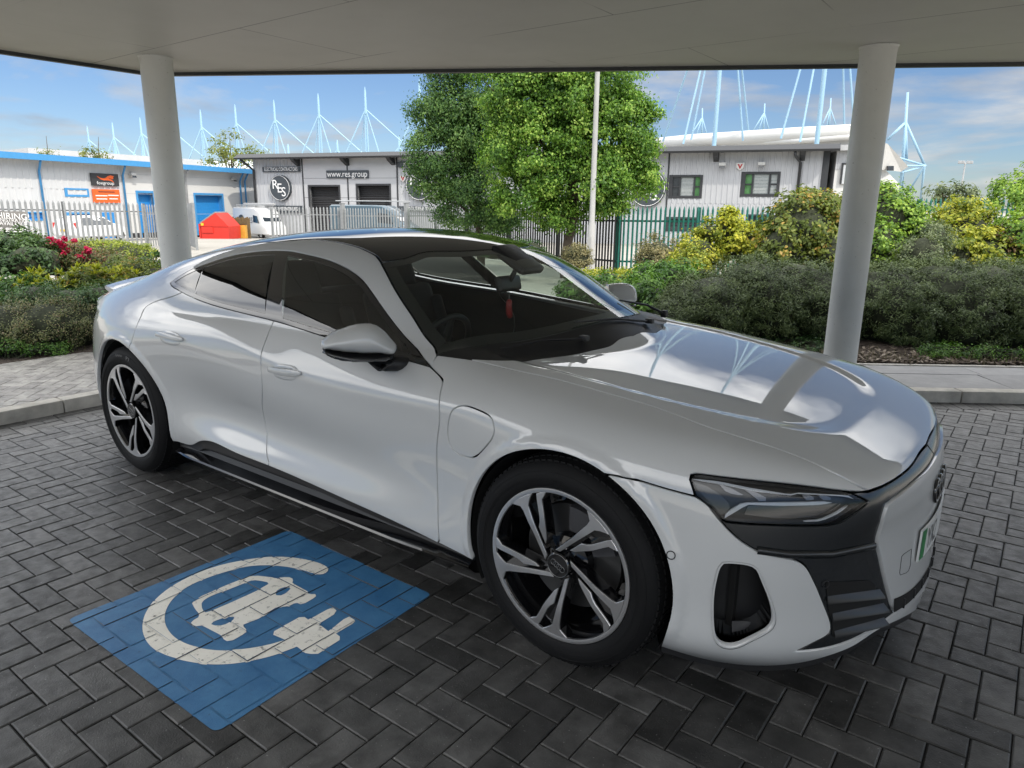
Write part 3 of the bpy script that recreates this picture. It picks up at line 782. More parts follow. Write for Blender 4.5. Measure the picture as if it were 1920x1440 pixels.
def surf(outline,chart,holes=(),h=.03,gap=.0033,off=0.0,flange=.018,center=False,deep=None):
    """verts, faces, normals of a panel cut from the body; center=True joins its mirror image at y=0"""
    o=np.array(outline,float)
    if area2(o)<0: o=o[::-1]
    q_=[]
    for i in range(len(o)):                                  # no boundary edge longer than the mesh size
        a_,b_=o[i],o[(i+1)%len(o)]; k_=max(1,int(np.linalg.norm(b_-a_)/h)); q_+=[a_+(b_-a_)*j/k_ for j in range(k_)]
    o=np.array(q_); hs=[]
    for q in holes:
        q=np.array(q,float); hs.append(q[::-1] if area2(q)<0 else q)
    if gap:
        o2=inset2d(o,gap)
        if center: k=np.abs(to3(chart,o)[:,1])<.004; o2[k]=o[k]+(o2[k]-o[k])*np.array([1,0] if chart=='top' else [0,1])
        o=o2; hs=[inset2d(q,-gap) for q in hs]
    V2,T=fill2d(o,hs,h)
    P=to3(chart,V2); n=grad(P)
    if center:
        k=np.abs(P[:,1])<.006; P[k,1]=0; n[k,1]=0; n/=np.linalg.norm(n,axis=1)[:,None]
    P=P+n*off
    a=P[T]; fn=np.cross(a[:,1]-a[:,0],a[:,2]-a[:,0]); T=T.copy(); fl=(fn*n[T].mean(1)).sum(1)<0; T[fl]=T[fl][:,::-1]
    # boundary flange
    E={}
    for t in T:
        for i in range(3):
            e=(t[i],t[(i+1)%3]); E[e]=1
    B=[e for e in E if (e[1],e[0]) not in E]
    V=[p for p in P]; NN=[m for m in n]; F_=[tuple(t) for t in T]
    if flange:
        tn={}
        for i,j in B:
            if center and abs(P[i,1])<1e-6 and abs(P[j,1])<1e-6: continue
            t=P[j]-P[i]; m=np.cross(t,n[i]+n[j]); m/=np.linalg.norm(m)+1e-9
            for q in (i,j): tn[q]=tn.get(q,0)+m
        ids={}
        for q,m in tn.items():
            m=m/(np.linalg.norm(m)+1e-9); b=len(V)
            e=n[q]*.7+m*.7
            V+= [P[q],P[q]-n[q]*flange]; NN+=[e,m]; ids[q]=b
        for i,j in B:
            if i in ids and j in ids and not(center and abs(P[i,1])<1e-6 and abs(P[j,1])<1e-6):
                F_.append((ids[j],ids[i],ids[i]+1)); F_.append((ids[j],ids[i]+1,ids[j]+1))
    V=np.array(V); NN=np.array(NN); F_=np.array(F_)
    if center:
        m=np.array([1,-1,1]); nV=len(V)
        V=np.vstack([V,V*m]); NN=np.vstack([NN,NN*m]); F_=np.vstack([F_,F_[:,::-1]+nV])
    return V,F_,NN
def mirror_mesh(me):
    c=me.copy(); V=np.zeros(len(me.vertices)*3); me.vertices.foreach_get('co',V); V=V.reshape(-1,3)*[1,-1,1]
    Nn=np.zeros(len(me.loops)*3); me.corner_normals.foreach_get('vector',Nn); Nn=Nn.reshape(-1,3)*[1,-1,1]
    vi=np.zeros(len(me.loops),int); me.loops.foreach_get('vertex_index',vi)
    mats=list(me.materials); mi=[p.material_index for p in me.polygons]; sm=[p.use_smooth for p in me.polygons]
    polys=[list(p.vertices)[::-1] for p in me.polygons]
    c=bpy.data.meshes.new(me.name); c.from_pydata([tuple(v) for v in V],[],polys)
    for m in mats: c.materials.append(m)
    c.polygons.foreach_set('material_index',mi); c.polygons.foreach_set('use_smooth',sm); c.update()
    ln=[]
    for p in me.polygons: ln+=[tuple(Nn[k]) for k in list(p.loop_indices)[::-1]]
    if any(sm): c.normals_split_custom_set(ln)
    return c
def panel(name,outline,chart,mat,parent,both=True,**k):
    me=mesh_n(name,*surf(outline,chart,**k),mat)
    pa,pb=parent if isinstance(parent,tuple) else (parent,parent)
    o=link(name,me,pa)
    if both and not k.get('center'):
        o2=link(name,mirror_mesh(me),pb); return o,o2
    return o
def both(o,parent=None):
    """mirror image of a finished part on the other side of the car"""
    m=link(o.name.split('.')[0],mirror_mesh(o.data),parent or o.parent)
    if 'label' in o: m['label']=o['label']
    return m

# ---- paint and other materials
def paint_mat():
    t=NT('white_car_paint'); t.setp(Base_Color=(.56,.57,.57),Roughness=.42); t.b.inputs['Coat Weight'].default_value=1.0; t.b.inputs['Coat Roughness'].default_value=.012; t.b.inputs['Coat IOR'].default_value=1.75
    return t.m
def glass_mat(name,tint,ior=1.5,dark=1.0):
    t=NT(name); N_=t.N
    tr=t.n('BsdfTransparent'); tr.inputs[0].default_value=tint+(1,)
    gl=t.n('BsdfGlossy'); gl.inputs['Roughness'].default_value=.004; gl.inputs[0].default_value=(1,1,1,1)
    fr=t.n('Fresnel'); fr.inputs[0].default_value=ior; ge=t.n('NewGeometry'); fo=t.math('MULTIPLY',fr.outputs[0],t.math('SUBTRACT',1.0,ge.outputs['Backfacing']))
    mx_=t.n('MixShader'); t.l(fo,mx_.inputs[0]); t.l(tr.outputs[0],mx_.inputs[1]); t.l(gl.outputs[0],mx_.inputs[2]); t.l(mx_.outputs[0],t.o.inputs[0])
    return t.m
PAINT=paint_mat()
GLOSSK=plain('gloss_black_trim',(.006,.006,.007),rough=.08,var=0,coat=1.0,coatr=.01)
ANTHR=plain('anthracite_trim',(.013,.015,.017),rough=.20,var=0,coat=.25,coatr=.03)
SATINK=plain('satin_black_plastic',(.010,.010,.011),rough=.45,var=.15,bump=.05,bscale=300)
DARKK=plain('dark_cavity',(.004,.004,.004),rough=.9,var=0)
RUBBER=plain('tyre_rubber',(.0065,.0065,.007),rough=.7,spec=.25,var=.15,bump=.08,bscale=200)
ALU=NT('machined_rim_face'); ALU.setp(Base_Color=(.80,.80,.81),Metallic=1.0,Roughness=.36); ALU.b.inputs['Anisotropic'].default_value=.5; ALU=ALU.m
CHROME=plain('chrome',(.75,.75,.76),rough=.06,metal=1.0,var=0)
GLASS=glass_mat('windscreen_glass',(.84,.90,.86),1.52)
TINT=glass_mat('side_window_glass',(.55,.63,.59),1.75)
PRIV=glass_mat('privacy_glass',(.08,.09,.09),1.95)
ROOFG=plain('dark_roof_glass',(.008,.009,.010),rough=.012,var=0)
LENS=glass_mat('headlight_lens',(.80,.82,.84),1.38)
LEATHER=plain('black_leather',(.016,.017,.017),rough=.5,var=.2,bump=.1,bscale=150)
GREYTR=plain('grey_interior_trim',(.020,.022,.0215),rough=.6,var=.1)
REFL=plain('headlight_reflector',(.16,.16,.165),rough=.25,metal=.8,var=0)
DRL=plain('clear_light_guide',(.62,.63,.65),rough=.15,var=0,coat=.6)
RED=plain('red_plastic',(.42,.02,.02),rough=.35,var=.1)

car=tag(empty('electric_coupe'),'shiny white four-door coupe parked under the canopy on dark block paving','car')

# ---- shared curves (side chart = x,z)
C_fgap=px('side',[(807,687),(818,697),(828,708),(830.5,716),(828,727),(825,740),(824,773),(820.5,820),(819,855),(820,900),(821,933),(823.5,1012)])
C_bgap=px('side',[(511,607),(505,620),(499,637),(492,655),(489,671),(490,700),(492,730),(496,787),(500,839),(504,866)])
C_rgap=px('side',[(340,549),(320,557),(288,567),(272,577),(264,594),(254,616),(249,632),(247,641)])
wt_top=px('side',[(319.7,530),(326,525),(352,509),(384,495),(435,479),(480,471.5),(518,469.5),(545,471),(575,477),(614,487),(649,503),(677,524),(703,558),(733,600),(760,633),(787,663),(807,687)])
wt_bot=px('side',[(319.7,530),(322,535.5),(330,541),(345,549.5),(384,566.5),(431,580.5),(495.5,596.5),(530.6,606),(607,630),(700,657),(750,671),(807,687)])
door_bot=smooth_curve([(-.405,.243),(-.552,.255),(-.75,.275),(-1.2,.315),(-1.63,.336),(-1.876,.343),(-2.02,.352),(-2.12,.346),(-2.21,.320),(-2.285,.285),(-2.36,.268),(-2.50,.262)],.02)
def cut_x(C,x0,x1):
    C=np.asarray(C); lo,hi=min(x0,x1),max(x0,x1); k=(C[:,0]>=lo-1e-6)&(C[:,0]<=hi+1e-6); r=C[k]
    return r if (x1>x0)==(r[-1,0]>r[0,0]) else r[::-1]
def near(C,p): return int(np.argmin(((np.asarray(C)-p)**2).sum(1)))
def span(C,p,q):
    i,j=near(C,p),near(C,q); return C[i:j+1] if i<=j else C[j:i+1][::-1]
fx,bx=C_fgap[0],C_bgap[0]
# arch crossing angles
def ang(c,p): return math.degrees(math.atan2(p[1]-c[1],p[0]-c[0]))
r_end=C_rgap[-1]; ra=ang(RA,r_end)
C_rgap[-1]=[RA[0]+RA[2]*math.cos(rad(ra)),RA[1]+RA[2]*math.sin(rad(ra))]
# ---- front fender
bump_gap=px('side',[(1132,890.5),(1153,892),(1239,914),(1303,931)])
fa1=ang(FA,bump_gap[0]); fa0=180+math.degrees(math.asin((FA[1]-.243)/FA[2]))
hl_out=px('side',[(1303,931),(1299,915),(1294,900),(1293.5,893),(1297,889),(1306,887.8),(1333,890.7),(1433,901.7),(1533,913),(1597,921),(1630,922.5)],.015)
hood_gap=px('side',[(1630,922.5),(1600,906),(1550,879.5),(1500,857),(1420,829),(1320,797.5),(1240,767),(1150,740),(1060,715),(990,699),(933,686),(885,675)],.02)
apil_low=px('side',[(885,675),(850,670),(820,666)],.02)
HG_PX=[(1630,922.5),(1600,906),(1550,879.5),(1500,857),(1420,829),(1320,797.5),(1240,767),(1150,740),(1060,715),(990,699),(933,686),(885,675)]
HL_PX=[(1303,931),(1299,915),(1294,900),(1293.5,893),(1297,889),(1306,887.8),(1333,890.7),(1433,901.7),(1533,913),(1597,921),(1630,922.5)]
hip=lambda C: ch('side','hip',C)
fender=loop(hip(C_fgap),hip(span(door_bot,C_fgap[-1],door_bot[0])),hip(arc(FA,fa0,fa1)),hip(bump_gap),px('hip',HL_PX,.015),px('hip',HG_PX,.02),px('hip',[(885,675),(850,670),(820,666)],.02),px('hip',[(820,666),(812,678),(807,687)]))
flap=px('side',[(845,776),(850,768),(863,761.5),(875,761),(890,766),(913,777),(922,786),(926,800),(925,815),(913,834),(898,850),(887,857),(873,855.5),(855,847),(845,836),(841,823),(840,800),(845,776)],.008)[:-1]
for nm,par in ():
    pass
fs=panel('front_fender',fender,'hip',PAINT,car,holes=[hip(flap)],h=.017)
cf=panel('charge_flap',flap,'side',PAINT,car,h=.02,gap=.0022)
# ---- doors
fd=loop(span(wt_bot,bx,fx),C_fgap,span(door_bot,C_fgap[-1],C_bgap[-1]),C_bgap[::-1])
front_doors=panel('front_door',fd,'side',PAINT,car,h=.017)
rdoor=loop(span(wt_bot,C_rgap[0],bx),C_bgap,span(door_bot,C_bgap[-1],(-2.50,.262)),arc(RA,-14,ra)[1:],C_rgap[::-1])
rear_doors=panel('rear_door',rdoor,'side',PAINT,car,h=.017)
# ---- body side: A pillar, roof rail, C pillar and rear quarter in one
ws_edge=px('side',[(820,666),(800,633),(780,602),(760,572),(740,540),(725,511),(715,491.5)])
roof_r=px3([(715,491.5),(704,478),(690,470.5),(676,464),(656,458),(634,453),(605,449.5),(579,448)])
roof_edge=smooth_curve(np.vstack([roof_r[:,:2],[(-1.95,-.535),(-2.2,-.525),(-2.6,-.505),(-3.0,-.485),(-3.3,-.475),(-3.62,-.48)]]),.02)
roof_s=ch('top','side',roof_edge)
rear_x=-3.62
quarter=loop(ws_edge,roof_s,[(-3.70,.985),(-3.735,.93),(-3.745,.80),(-3.74,.55),(-3.70,.36)],arc(RA,180+3,ra),C_rgap[::-1],span(wt_bot,C_rgap[0],wt_bot[0])[0:],wt_top)
qs=panel('body_side',quarter,'side',PAINT,car,h=.018)
# ---- rear bumper, tailgate
rb3=to3('side',[(-3.74,.80),(-3.74,.55),(-3.70,.36)])
rb_top=toc('rdiag',to3('top',smooth_curve([(-3.735,-.66),(-3.80,-.5),(-3.86,-.3),(-3.89,0)],.02)))
rb_bot=toc('rdiag',to3('rear',smooth_curve([(-.62,.24),(-.45,.21),(-.2,.20),(0,.20)],.02)))
rbq=loop(ch('side','rdiag',[(-3.735,.93),(-3.745,.80),(-3.74,.55),(-3.70,.36),(-3.69,.27)]),rb_bot,resample([rb_bot[-1],rb_top[-1]],.05),rb_top[::-1])
panel('rear_bumper',rbq,'rdiag',PAINT,car,center=True,h=.035)
tg=loop(ch('side','top',[(-3.70,.985)]),smooth_curve([(-3.735,-.66),(-3.80,-.5),(-3.86,-.3),(-3.89,0)],.02),[(-3.45,0)],[(-3.45,-.25),(-3.46,-.475)],roof_edge[near(roof_edge,(-3.46,-.475)):])
panel('tailgate',tg,'top',PAINT,car,center=True,h=.035)
rw=loop([(-2.62,0),(-3.45,0)],[(-3.45,-.25),(-3.46,-.475)],roof_edge[near(roof_edge,(-3.46,-.475)):near(roof_edge,(-2.6,-.505)):-1],[(-2.6,-.505),(-2.63,-.3)])
panel('rear_window',rw,'top',PRIV,car,center=True,h=.05,flange=.004)
# spoiler lip
mb=MB(); sy=np.linspace(-.62,.62,25); prof=[]
for y in sy:
    xb=-3.90+.20*y*y+.25*y**4; zb=1.0-.13*y*y
    prof.append([(xb+.26,y,zb+.012),(xb+.10,y,zb+.014),(xb+.0,y,zb+.030),(xb-.015,y,zb+.026),(xb-.005,y,zb+.008),(xb+.10,y,zb-.03),(xb+.26,y,zb-.05)])
vs=[p for r in prof for p in r]; k=7; fcs=[(i*k+j,(i+1)*k+j,(i+1)*k+(j+1)%k,i*k+(j+1)%k) for i in range(24) for j in range(k)]+[tuple(range(k)),tuple(24*k+j for j in range(k))[::-1]]
mb.add(vs,fcs); mb.build('spoiler',PAINT,car,smooth=True,angle=40)
# ---- roof and windscreen, bonnet (top chart)
hd_l=px3([(715,491.5),(735,488),(760,484),(800,478),(867,472.5),(920,470.5)])
hd=smooth_curve(np.vstack([hd_l[:3,:2],[(-1.10,-.42),(-1.025,-.30),(-.97,-.15),(-.95,0)]]),.02)
rooflp=loop(hd[::-1],roof_edge[:near(roof_edge,(-2.6,-.505))+1],[(-2.63,-.3),(-2.62,0)])
panel('roof_panel',rooflp,'top',ROOFG,car,center=True,h=.04)
cowl=px('top',[(820,666),(850,671),(880,673),(920,675),(966,675.5),(1010,673),(1050,668.5),(1090,661),(1117,655),(1145,647)])
cowl=smooth_curve(np.vstack([cowl[::4],[(-.262,-.12),(-.255,0)]]),.02)
gl_low=smooth_curve([(cowl[0][0],cowl[0][1]),(-.58,-.66),(-.475,-.50),(-.40,-.30),(-.37,-.12),(-.365,0)],.02)
wsl=loop(hd[::-1],ch('side','top',ws_edge[::-1]),gl_low)
full=np.vstack([wsl,(wsl*[1,-1])[::-1]]); full=loop(full)
inn=inset2d(full if area2(full)>0 else full[::-1],.05)
inn=inn[inn[:,1]<-.001]
# order from header (front of roof) to base
k0=int(np.argmin(np.abs(inn[:,1])+ (inn[:,0]>-.65)*9)); inn=np.roll(inn,-k0,0)
if inn[1,1]>inn[0,1]: inn=np.roll(inn[::-1],1,0)
i0,i1=inn[0].copy(),inn[-1].copy(); i0[1]=0; i1[1]=0
frit=loop(hd[::-1],ch('side','top',ws_edge[::-1]),gl_low,[i1],inn[::-1],[i0])
ws=panel('windscreen',wsl,'top',GLASS,car,center=True,h=.05,flange=0,off=-.002,gap=.003)
fr=mesh_n('frit',*surf(frit,'top',center=True,h=.04,gap=.003,off=-.0045,flange=0),SATINK); link('black_border',fr,ws)
panel('cowl',loop(gl_low,cowl[::-1]),'top',SATINK,car,center=True,h=.04,off=-.004,gap=.001)
# ---- bonnet
hg=px('top',HG_PX,.02)                               # from front corner back to the cowl
hood_f=px('top',[(1630,922.5),(1645,917),(1661.7,909.5),(1676,901),(1689.4,891.5),(1702,881),(1711.7,870),(1720,857)],.015)
hood_f=smooth_curve(np.vstack([hood_f[::3],[(.897,-.12),(.902,0)]]),.02)
ck=near(cowl,hg[-1])
hoodl=loop(hood_f[::-1],hg,cowl[ck:],[(-.2,0)],[(.4,0)])
panel('bonnet',hoodl,'top',PAINT,car,center=True,h=.018)
# ---- front end, cut in the diagonal chart (u=(x+y)/sqrt2 , z)
def dg(pts,h=.015): return px('diag',pts,h)
U0=lambda z: [to3('front',[(0,z)])[0][0]*R2,z]
gr_px=[(1661.7,946),(1655,968),(1649,990),(1643,1013),(1646,1035),(1655,1077),(1667,1123),(1673,1142),(1678,1149)]
gr_side=dg(gr_px)
gs3=to3('diag',gr_side)
# band between bonnet and grille
gt3=px3([(1661.7,946),(1676,934),(1689.4,922.5),(1702,912),(1711.7,903)])
gt_yz=smooth_curve(np.vstack([toc('front',gt3),[(-.14,.688),(0,.690)]]),.02)
gb_yz=smooth_curve(np.vstack([toc('front',px3([(1678,1149),(1690,1143),(1703,1132)])),[(-.13,.222),(0,.220)]]),.02)
grl=loop(toc('front',gs3),gb_yz,[(0,.4)],gt_yz[::-1])
# ring emblem recess and lower slot are separate meshes laid on the plate
slot=[(-.40,.268),(-.30,.258),(-.12,.252),(0,.252)]
slot_up=[(0,.290),(-.12,.293),(-.30,.302),(-.405,.318)]
grl2=grl
grille=panel('grille',grl2,'front',PAINT,car,center=True,h=.03,off=.006)
sl_=loop(smooth_curve(slot,.02),smooth_curve(slot_up,.02))
link('lower_slot',mesh_n('lower_slot',*surf(sl_,'front',center=True,h=.04,gap=0,off=.0075,flange=0),DARKK),grille)
for yy in (-.33,-.24,-.15,-.05,.05,.15,.24,.33):
    mb=MB(); p=to3('front',[(yy,.272)])[0]; mb.cbox((p[0]-.02,yy-.004,.257),(p[0]+.012,yy+.004,.292),.002); mb.build('slot_fin',SATINK,grille,smooth=True,angle=40)
# honeycomb dimples are too fine; bright edge of the plate
def ribbon(name,P3,w_,hgt,mat,parent):
    """raised bead along a line on the body"""
    P3=np.asarray(P3); n=grad(P3); t=np.gradient(P3,axis=0); t/=np.linalg.norm(t,axis=1)[:,None]; s=np.cross(n,t)
    pr=[(-1,0),(-.8,.7),(0,1),(.8,.7),(1,0)]
    V=[];NN=[]
    for a,b in pr:
        V.append(P3+s*a*w_+n*(b*hgt)); NN.append(s*a+n*max(b,.2))
    k=len(P3); V_=np.array(V).transpose(1,0,2).reshape(-1,3); N_=np.array(NN).transpose(1,0,2).reshape(-1,3); N_/=np.linalg.norm(N_,axis=1)[:,None]
    F_=[]
    for i in range(k-1):
        for j in range(4): F_.append((i*5+j,i*5+j+1,(i+1)*5+j+1,(i+1)*5+j))
    f0=np.cross(V_[F_[0][1]]-V_[F_[0][0]],V_[F_[0][2]]-V_[F_[0][0]])
    if f0@N_[F_[0][0]]+f0@N_[F_[0][2]]<0: F_=[f[::-1] for f in F_]
    me=mesh_n(name,V_,F_,N_,mat); return link(name,me,parent)
# ---- anthracite mask around headlight and grille
mask_low=dg([(1330,950),(1342,966),(1357,984),(1380,1007),(1407,1026),(1433,1038),(1467,1046),(1500,1054),(1512,1063),(1520,1076),(1527,1090),(1534,1105),(1540,1120),(1550,1145),(1557,1165),(1558.5,1176),(1556,1186),(1548,1193.5),(1530,1203),(1510,1213),(1490,1222)])
hl_low=dg([(1330,950),(1357,977.5),(1375,981),(1400,983),(1467,986),(1550,986),(1575,981),(1593,970.5),(1612,957),(1630,941)])
hl_top=dg([(1303,931),(1299,915),(1294,900),(1293.5,893),(1297,889),(1306,887.8),(1333,890.7),(1433,901.7),(1533,913),(1585,920.5),(1600,925),(1615,933),(1630,941)])
# lower edge of the mask along the splitter
ml=dg([(1490,1222),(1540,1217),(1590,1203),(1635,1180),(1660,1163)])
mz=ml[-1]
gsd=gr_side
top_gap=ch('top','diag',hood_f)
mask=loop(mask_low,ml,toc('diag',to3('front',gb_yz)),[U0(.4)] if False else [],toc('diag',to3('front',gt_yz))[:0])
mask=loop(mask_low,ml,toc('diag',gs3)[::-1],toc('diag',to3('front',gt_yz)),top_gap[::-1],ch('side','diag',hl_out)[::-1][:14],hl_top[::-1][:0],hl_low[::-1])
# headlight top joins the bonnet gap just outboard of the corner
hl_full=loop(hl_top,hl_low[::-1])
mk=loop(mask_low,ml,toc('diag',gs3)[::-1],toc('diag',to3('front',gt_yz)),top_gap[::-1],dg([(1630,922.5),(1606,922.5),(1600,925),(1615,933),(1630,941)]),hl_low[::-1])
maskp=panel('front_mask',mk,'diag',ANTHR,car,h=.026,off=-.002,center=False)
# ---- headlights
hls=panel('headlight',hl_full,'diag',LENS,car,h=.025,off=-.001,gap=.004,flange=.012)
def sub_on(parentpair,name,pts,off,mat,h=.02,thick=0,smoothc=False):
    o=dg(pts,.012) if smoothc else toc('diag',px3(resample(pts,14)))
    me=mesh_n(name,*surf(loop(o,o[:1]),'diag',h=h,gap=0,off=off,flange=thick),mat)
    a=link(name,me,parentpair[0]); b=link(name,mirror_mesh(me),parentpair[1]); return a,b
me=mesh_n('housing',*surf(hl_full,'diag',h=.03,gap=.001,off=-.052,flange=-.045),plain('headlight_housing',(.007,.0075,.008),rough=.3,var=0))
for p in hls: pass
link('housing',me,hls[0]); link('housing',mirror_mesh(me),hls[1])
q=lambda x,y:(1280+x/5.0526,860+y/5.0526)
sub_on(hls,'side_marker',[q(95,205),q(225,255),q(360,345),q(470,470),q(375,575),q(250,430),q(130,290)],-.030,plain('smoked_marker',(.05,.05,.05),rough=.2,var=0,coat=.5),thick=.02)
sub_on(hls,'upper_blade',[q(90,185),q(330,205),q(640,270),q(1045,340),q(1080,318),q(1600,345),q(1665,385),q(1655,392),q(1590,358),q(1090,330),q(1050,350),q(700,310),q(400,245),q(150,200)],-.016,DRL,thick=.02)
sub_on(hls,'light_guide',[q(560,440),q(640,425),q(760,428),q(1100,425),q(1440,415),q(1460,430),q(1300,452),q(1000,458),q(760,452),q(620,445),q(500,520),q(390,585),q(375,575),q(460,500)],-.018,DRL,thick=.02)
sub_on(hls,'reflector_fin',[q(640,275),q(720,320),q(840,390),q(800,420),q(720,412),q(700,370),q(600,290)],-.028,REFL,thick=.015)
sub_on(hls,'reflector_fin',[q(340,225),q(470,275),q(600,355),q(500,350),q(410,310)],-.034,REFL,thick=.012)
sub_on(hls,'reflector_fin',[q(1180,330),q(1260,335),q(1330,400),q(1230,408)],-.034,REFL,thick=.012)
sub_on(hls,'reflector_fin',[q(1350,340),q(1430,345),q(1500,402),q(1400,405)],-.034,REFL,thick=.012)
sub_on(hls,'projector',[q(640,470),q(900,472),q(1250,470),q(1600,445),q(1480,550),q(1300,610),q(900,600),q(600,560)],-.040,plain('projector_black',(.010,.011,.014),rough=.06,var=0,coat=1),thick=.012)
sub_on(hls,'light_guide',[q(1610,455),q(1480,545),q(1340,605),q(1180,612),q(1180,618),q(1345,613),q(1490,553),q(1618,460)],-.018,DRL,thick=.01)
# ---- front bumper
intake=dg([(1367,1058.5),(1413,1067),(1422,1081),(1430,1100),(1440,1124),(1447,1147),(1448.5,1165),(1444,1176),(1432,1185),(1407,1198),(1385,1209),(1373,1212.5),(1358,1211),(1348,1203),(1343,1190),(1340.5,1163),(1342,1113),(1347,1085),(1354,1064),(1360,1058.5),(1367,1058.5)],.012)
bl=px3([(1238.8,1212),(1290,1228),(1340,1240),(1395,1247),(1450,1248),(1500,1243),(1550,1231),(1600,1212),(1650,1180)])
bl_d=smooth_curve(np.vstack([toc('diag',bl),[U0(.130)]]),.015)
lip_c=toc('diag',to3('front',gb_yz))
fa2=ang(FA,toc('side',bl)[0])
arcF=ch('side','diag',arc(FA,fa1,fa2))
bump=loop(arcF,bl_d,lip_c[::-1],ml[::-1],mask_low[::-1],ch('side','diag',px('side',[(1330,950),(1315,938),(1303,931)],.01)),ch('side','diag',bump_gap[::-1]))
cen=np.abs(to3('diag',bump)[:,1])<.006
bumper=panel('front_bumper',bump,'diag',PAINT,car,holes=[intake[:-1]],h=.018,flange=.02)
me=mesh_n('air_intake',*surf(intake[:-1],'diag',h=.03,gap=-.009,off=-.11,flange=-.112),SATINK)
for i in (0,1): link('air_intake',me if i==0 else mirror_mesh(me),bumper[i])
sub_on(bumper,'intake_vane',[(1376,1180),(1412,1181),(1420,1183),(1407,1197),(1385,1204),(1376,1206)],-.05,plain('intake_vane_grey',(.05,.05,.052),rough=.25,var=0),thick=0)
def ring3(c3,n,r,w_,mat,name,parent,hh=.002):
    n=Vector(n).normalized(); a=n.orthogonal().normalized(); b=n.cross(a); mb=MB()
    pts=[Vector(c3)+n*hh+(a*math.cos(t)+b*math.sin(t))*r for t in np.linspace(0,2*math.pi,40,endpoint=False)]
    mb.tube(pts,w_,8,closed=True); return mb.build(name,mat,parent,smooth=True)
sp=px3([(1258,1041)]); sn=grad(sp)[0]
sr=ring3(sp[0],sn,.0125,.0016,SATINK,'parking_sensor',bumper[0],.0005); both(sr,bumper[1])
# splitter below the bumper
def strip(name,A,B,mat,parent,thick=.012):
    A=[Vector(a) for a in A]; B=[Vector(b) for b in B]; mb=MB(); n=len(A); up=Vector((0,0,-thick))
    vs=A+B+[a+up for a in A]+[b+up for b in B]; fs=[]
    for i in range(n-1):
        fs+=[(i,i+1,n+i+1,n+i),(2*n+i,3*n+i,3*n+i+1,2*n+i+1),(i,2*n+i,2*n+i+1,i+1),(n+i,n+i+1,3*n+i+1,3*n+i)]
    mb.add(vs,fs); return mb.build(name,mat,parent,smooth=True,angle=35)
lipP=[Vector(p)-Vector((0,0,.002)) for p in np.vstack([bl[:1],to3('diag',bl_d[::3])])]
lipP=[(p.x*.992,p.y*.985,p.z) for p in lipP]
lipI=[(p[0]*.80-.04,p[1]*.80,p[2]-.03) for p in lipP]
full_=lipP+[(p[0],-p[1],p[2]) for p in lipP[::-1]]; full_i=lipI+[(p[0],-p[1],p[2]) for p in lipI[::-1]]
strip('splitter',full_,full_i,SATINK,car,.025)
SLATM=plain('slat_black',(.010,.010,.011),rough=.30,var=0)
# slats of the lower grille, each a blade in front of a dark pocket of the mask
lowg=[(1548,1092),(1636,1088),(1648,1118),(1660,1160),(1640,1172),(1560,1196),(1561,1170),(1553,1140)]
sub_on(maskp,'lower_grille',lowg,.0005,DARKK,thick=.0)
def blade(pa,pb,hh,dd,parents,up=7):
    A=px3(resample([pa,pb],12)); n=grad(A); V=[];F_=[]
    mb=MB(); k=len(A)
    for i in range(k):
        p=Vector(A[i]); m=Vector(n[i]); f=i/(k-1); d=dd*(0.35+0.65*f); z=Vector((0,0,1))
        V+=[p+m*.0012-z*hh*.2,p+m*d-z*hh*.5,p+m*(d*.9)-z*hh*.15,p+m*.0012+z*hh*.8]
    for i in range(k-1):
        for j in range(4): F_.append((i*4+j,i*4+(j+1)%4,(i+1)*4+(j+1)%4,(i+1)*4+j))
    F_+= [(0,1,2,3),tuple((k-1)*4+j for j in (3,2,1,0))]
    mb.add(V,F_); o=mb.build('slat',SLATM,parents[0],smooth=True,angle=30); both(o,parents[1])
blade((1550,1126),(1648,1112),.018,.022,maskp); blade((1559,1158),(1655,1138),.018,.024,maskp); blade((1563,1190),(1656,1164),.016,.022,maskp)
sp2=px3([(1548,1096)]); sr=ring3(sp2[0],grad(sp2)[0],.011,.0014,SATINK,'parking_sensor',maskp[0],.001); both(sr,maskp[1])
# mask crease highlight bar
cr=px3(resample([(1420,1032),(1480,1040),(1560,1040),(1640,1024)],12)); rb=ribbon('mask_crease',cr,.012,.006,ANTHR,maskp[0]); both(rb,maskp[1])
# ---- ring emblem and number plate
ec=to3('front',[(0,.592)])[0]; en=grad(ec[None])[0]
em=empty('emblem',(0,0,0),0,car)
mb=MB()
for yy in (-.084,-.028,.028,.084):
    p=Vector(to3('front',[(yy,.592)])[0]); n=Vector(grad(np.array([p]))[0]); a=Vector((0,1,0)); a=(a-n*a.dot(n)).normalized(); b=n.cross(a)
    mb.tube([p+n*.010+(a*math.cos(t)+b*math.sin(t))*.038 for t in np.linspace(0,2*math.pi,40,endpoint=False)],.0062,8,closed=True)
mb.build('ring',GLOSSK,em,smooth=True)
pl=empty('number_plate',(0,0,0),0,car)
def plate_fr(u,v,h):
    x=.958+.004-.30*u*u; return Vector((x+h+.0,u,v))
pc=.452; mb=MB(); us=np.linspace(-.262,.262,15); V=[];F_=[]
for u in us:
    for v in (-.056,.056):
        for h in (0,.006): V.append(plate_fr(u,pc+v,h+.006))
for i in range(14):
    b=i*4; c=b+4
    F_+=[(b,c,c+2,b+2),(b+1,b+3,c+3,c+1),(b,b+1,c+1,c),(b+2,c+2,c+3,b+3)]
F_+=[(0,2,3,1),(56,57,59,58)]
mb.add(V,F_); mb.build('plate',plain('plate_white',(.72,.73,.72),rough=.35,var=.03),pl,smooth=True,angle=40)
mb=MB(); V=[]; 
for u in np.linspace(-.258,-.214,4): V+=[plate_fr(u,pc-.052,.0135),plate_fr(u,pc+.052,.0135)]
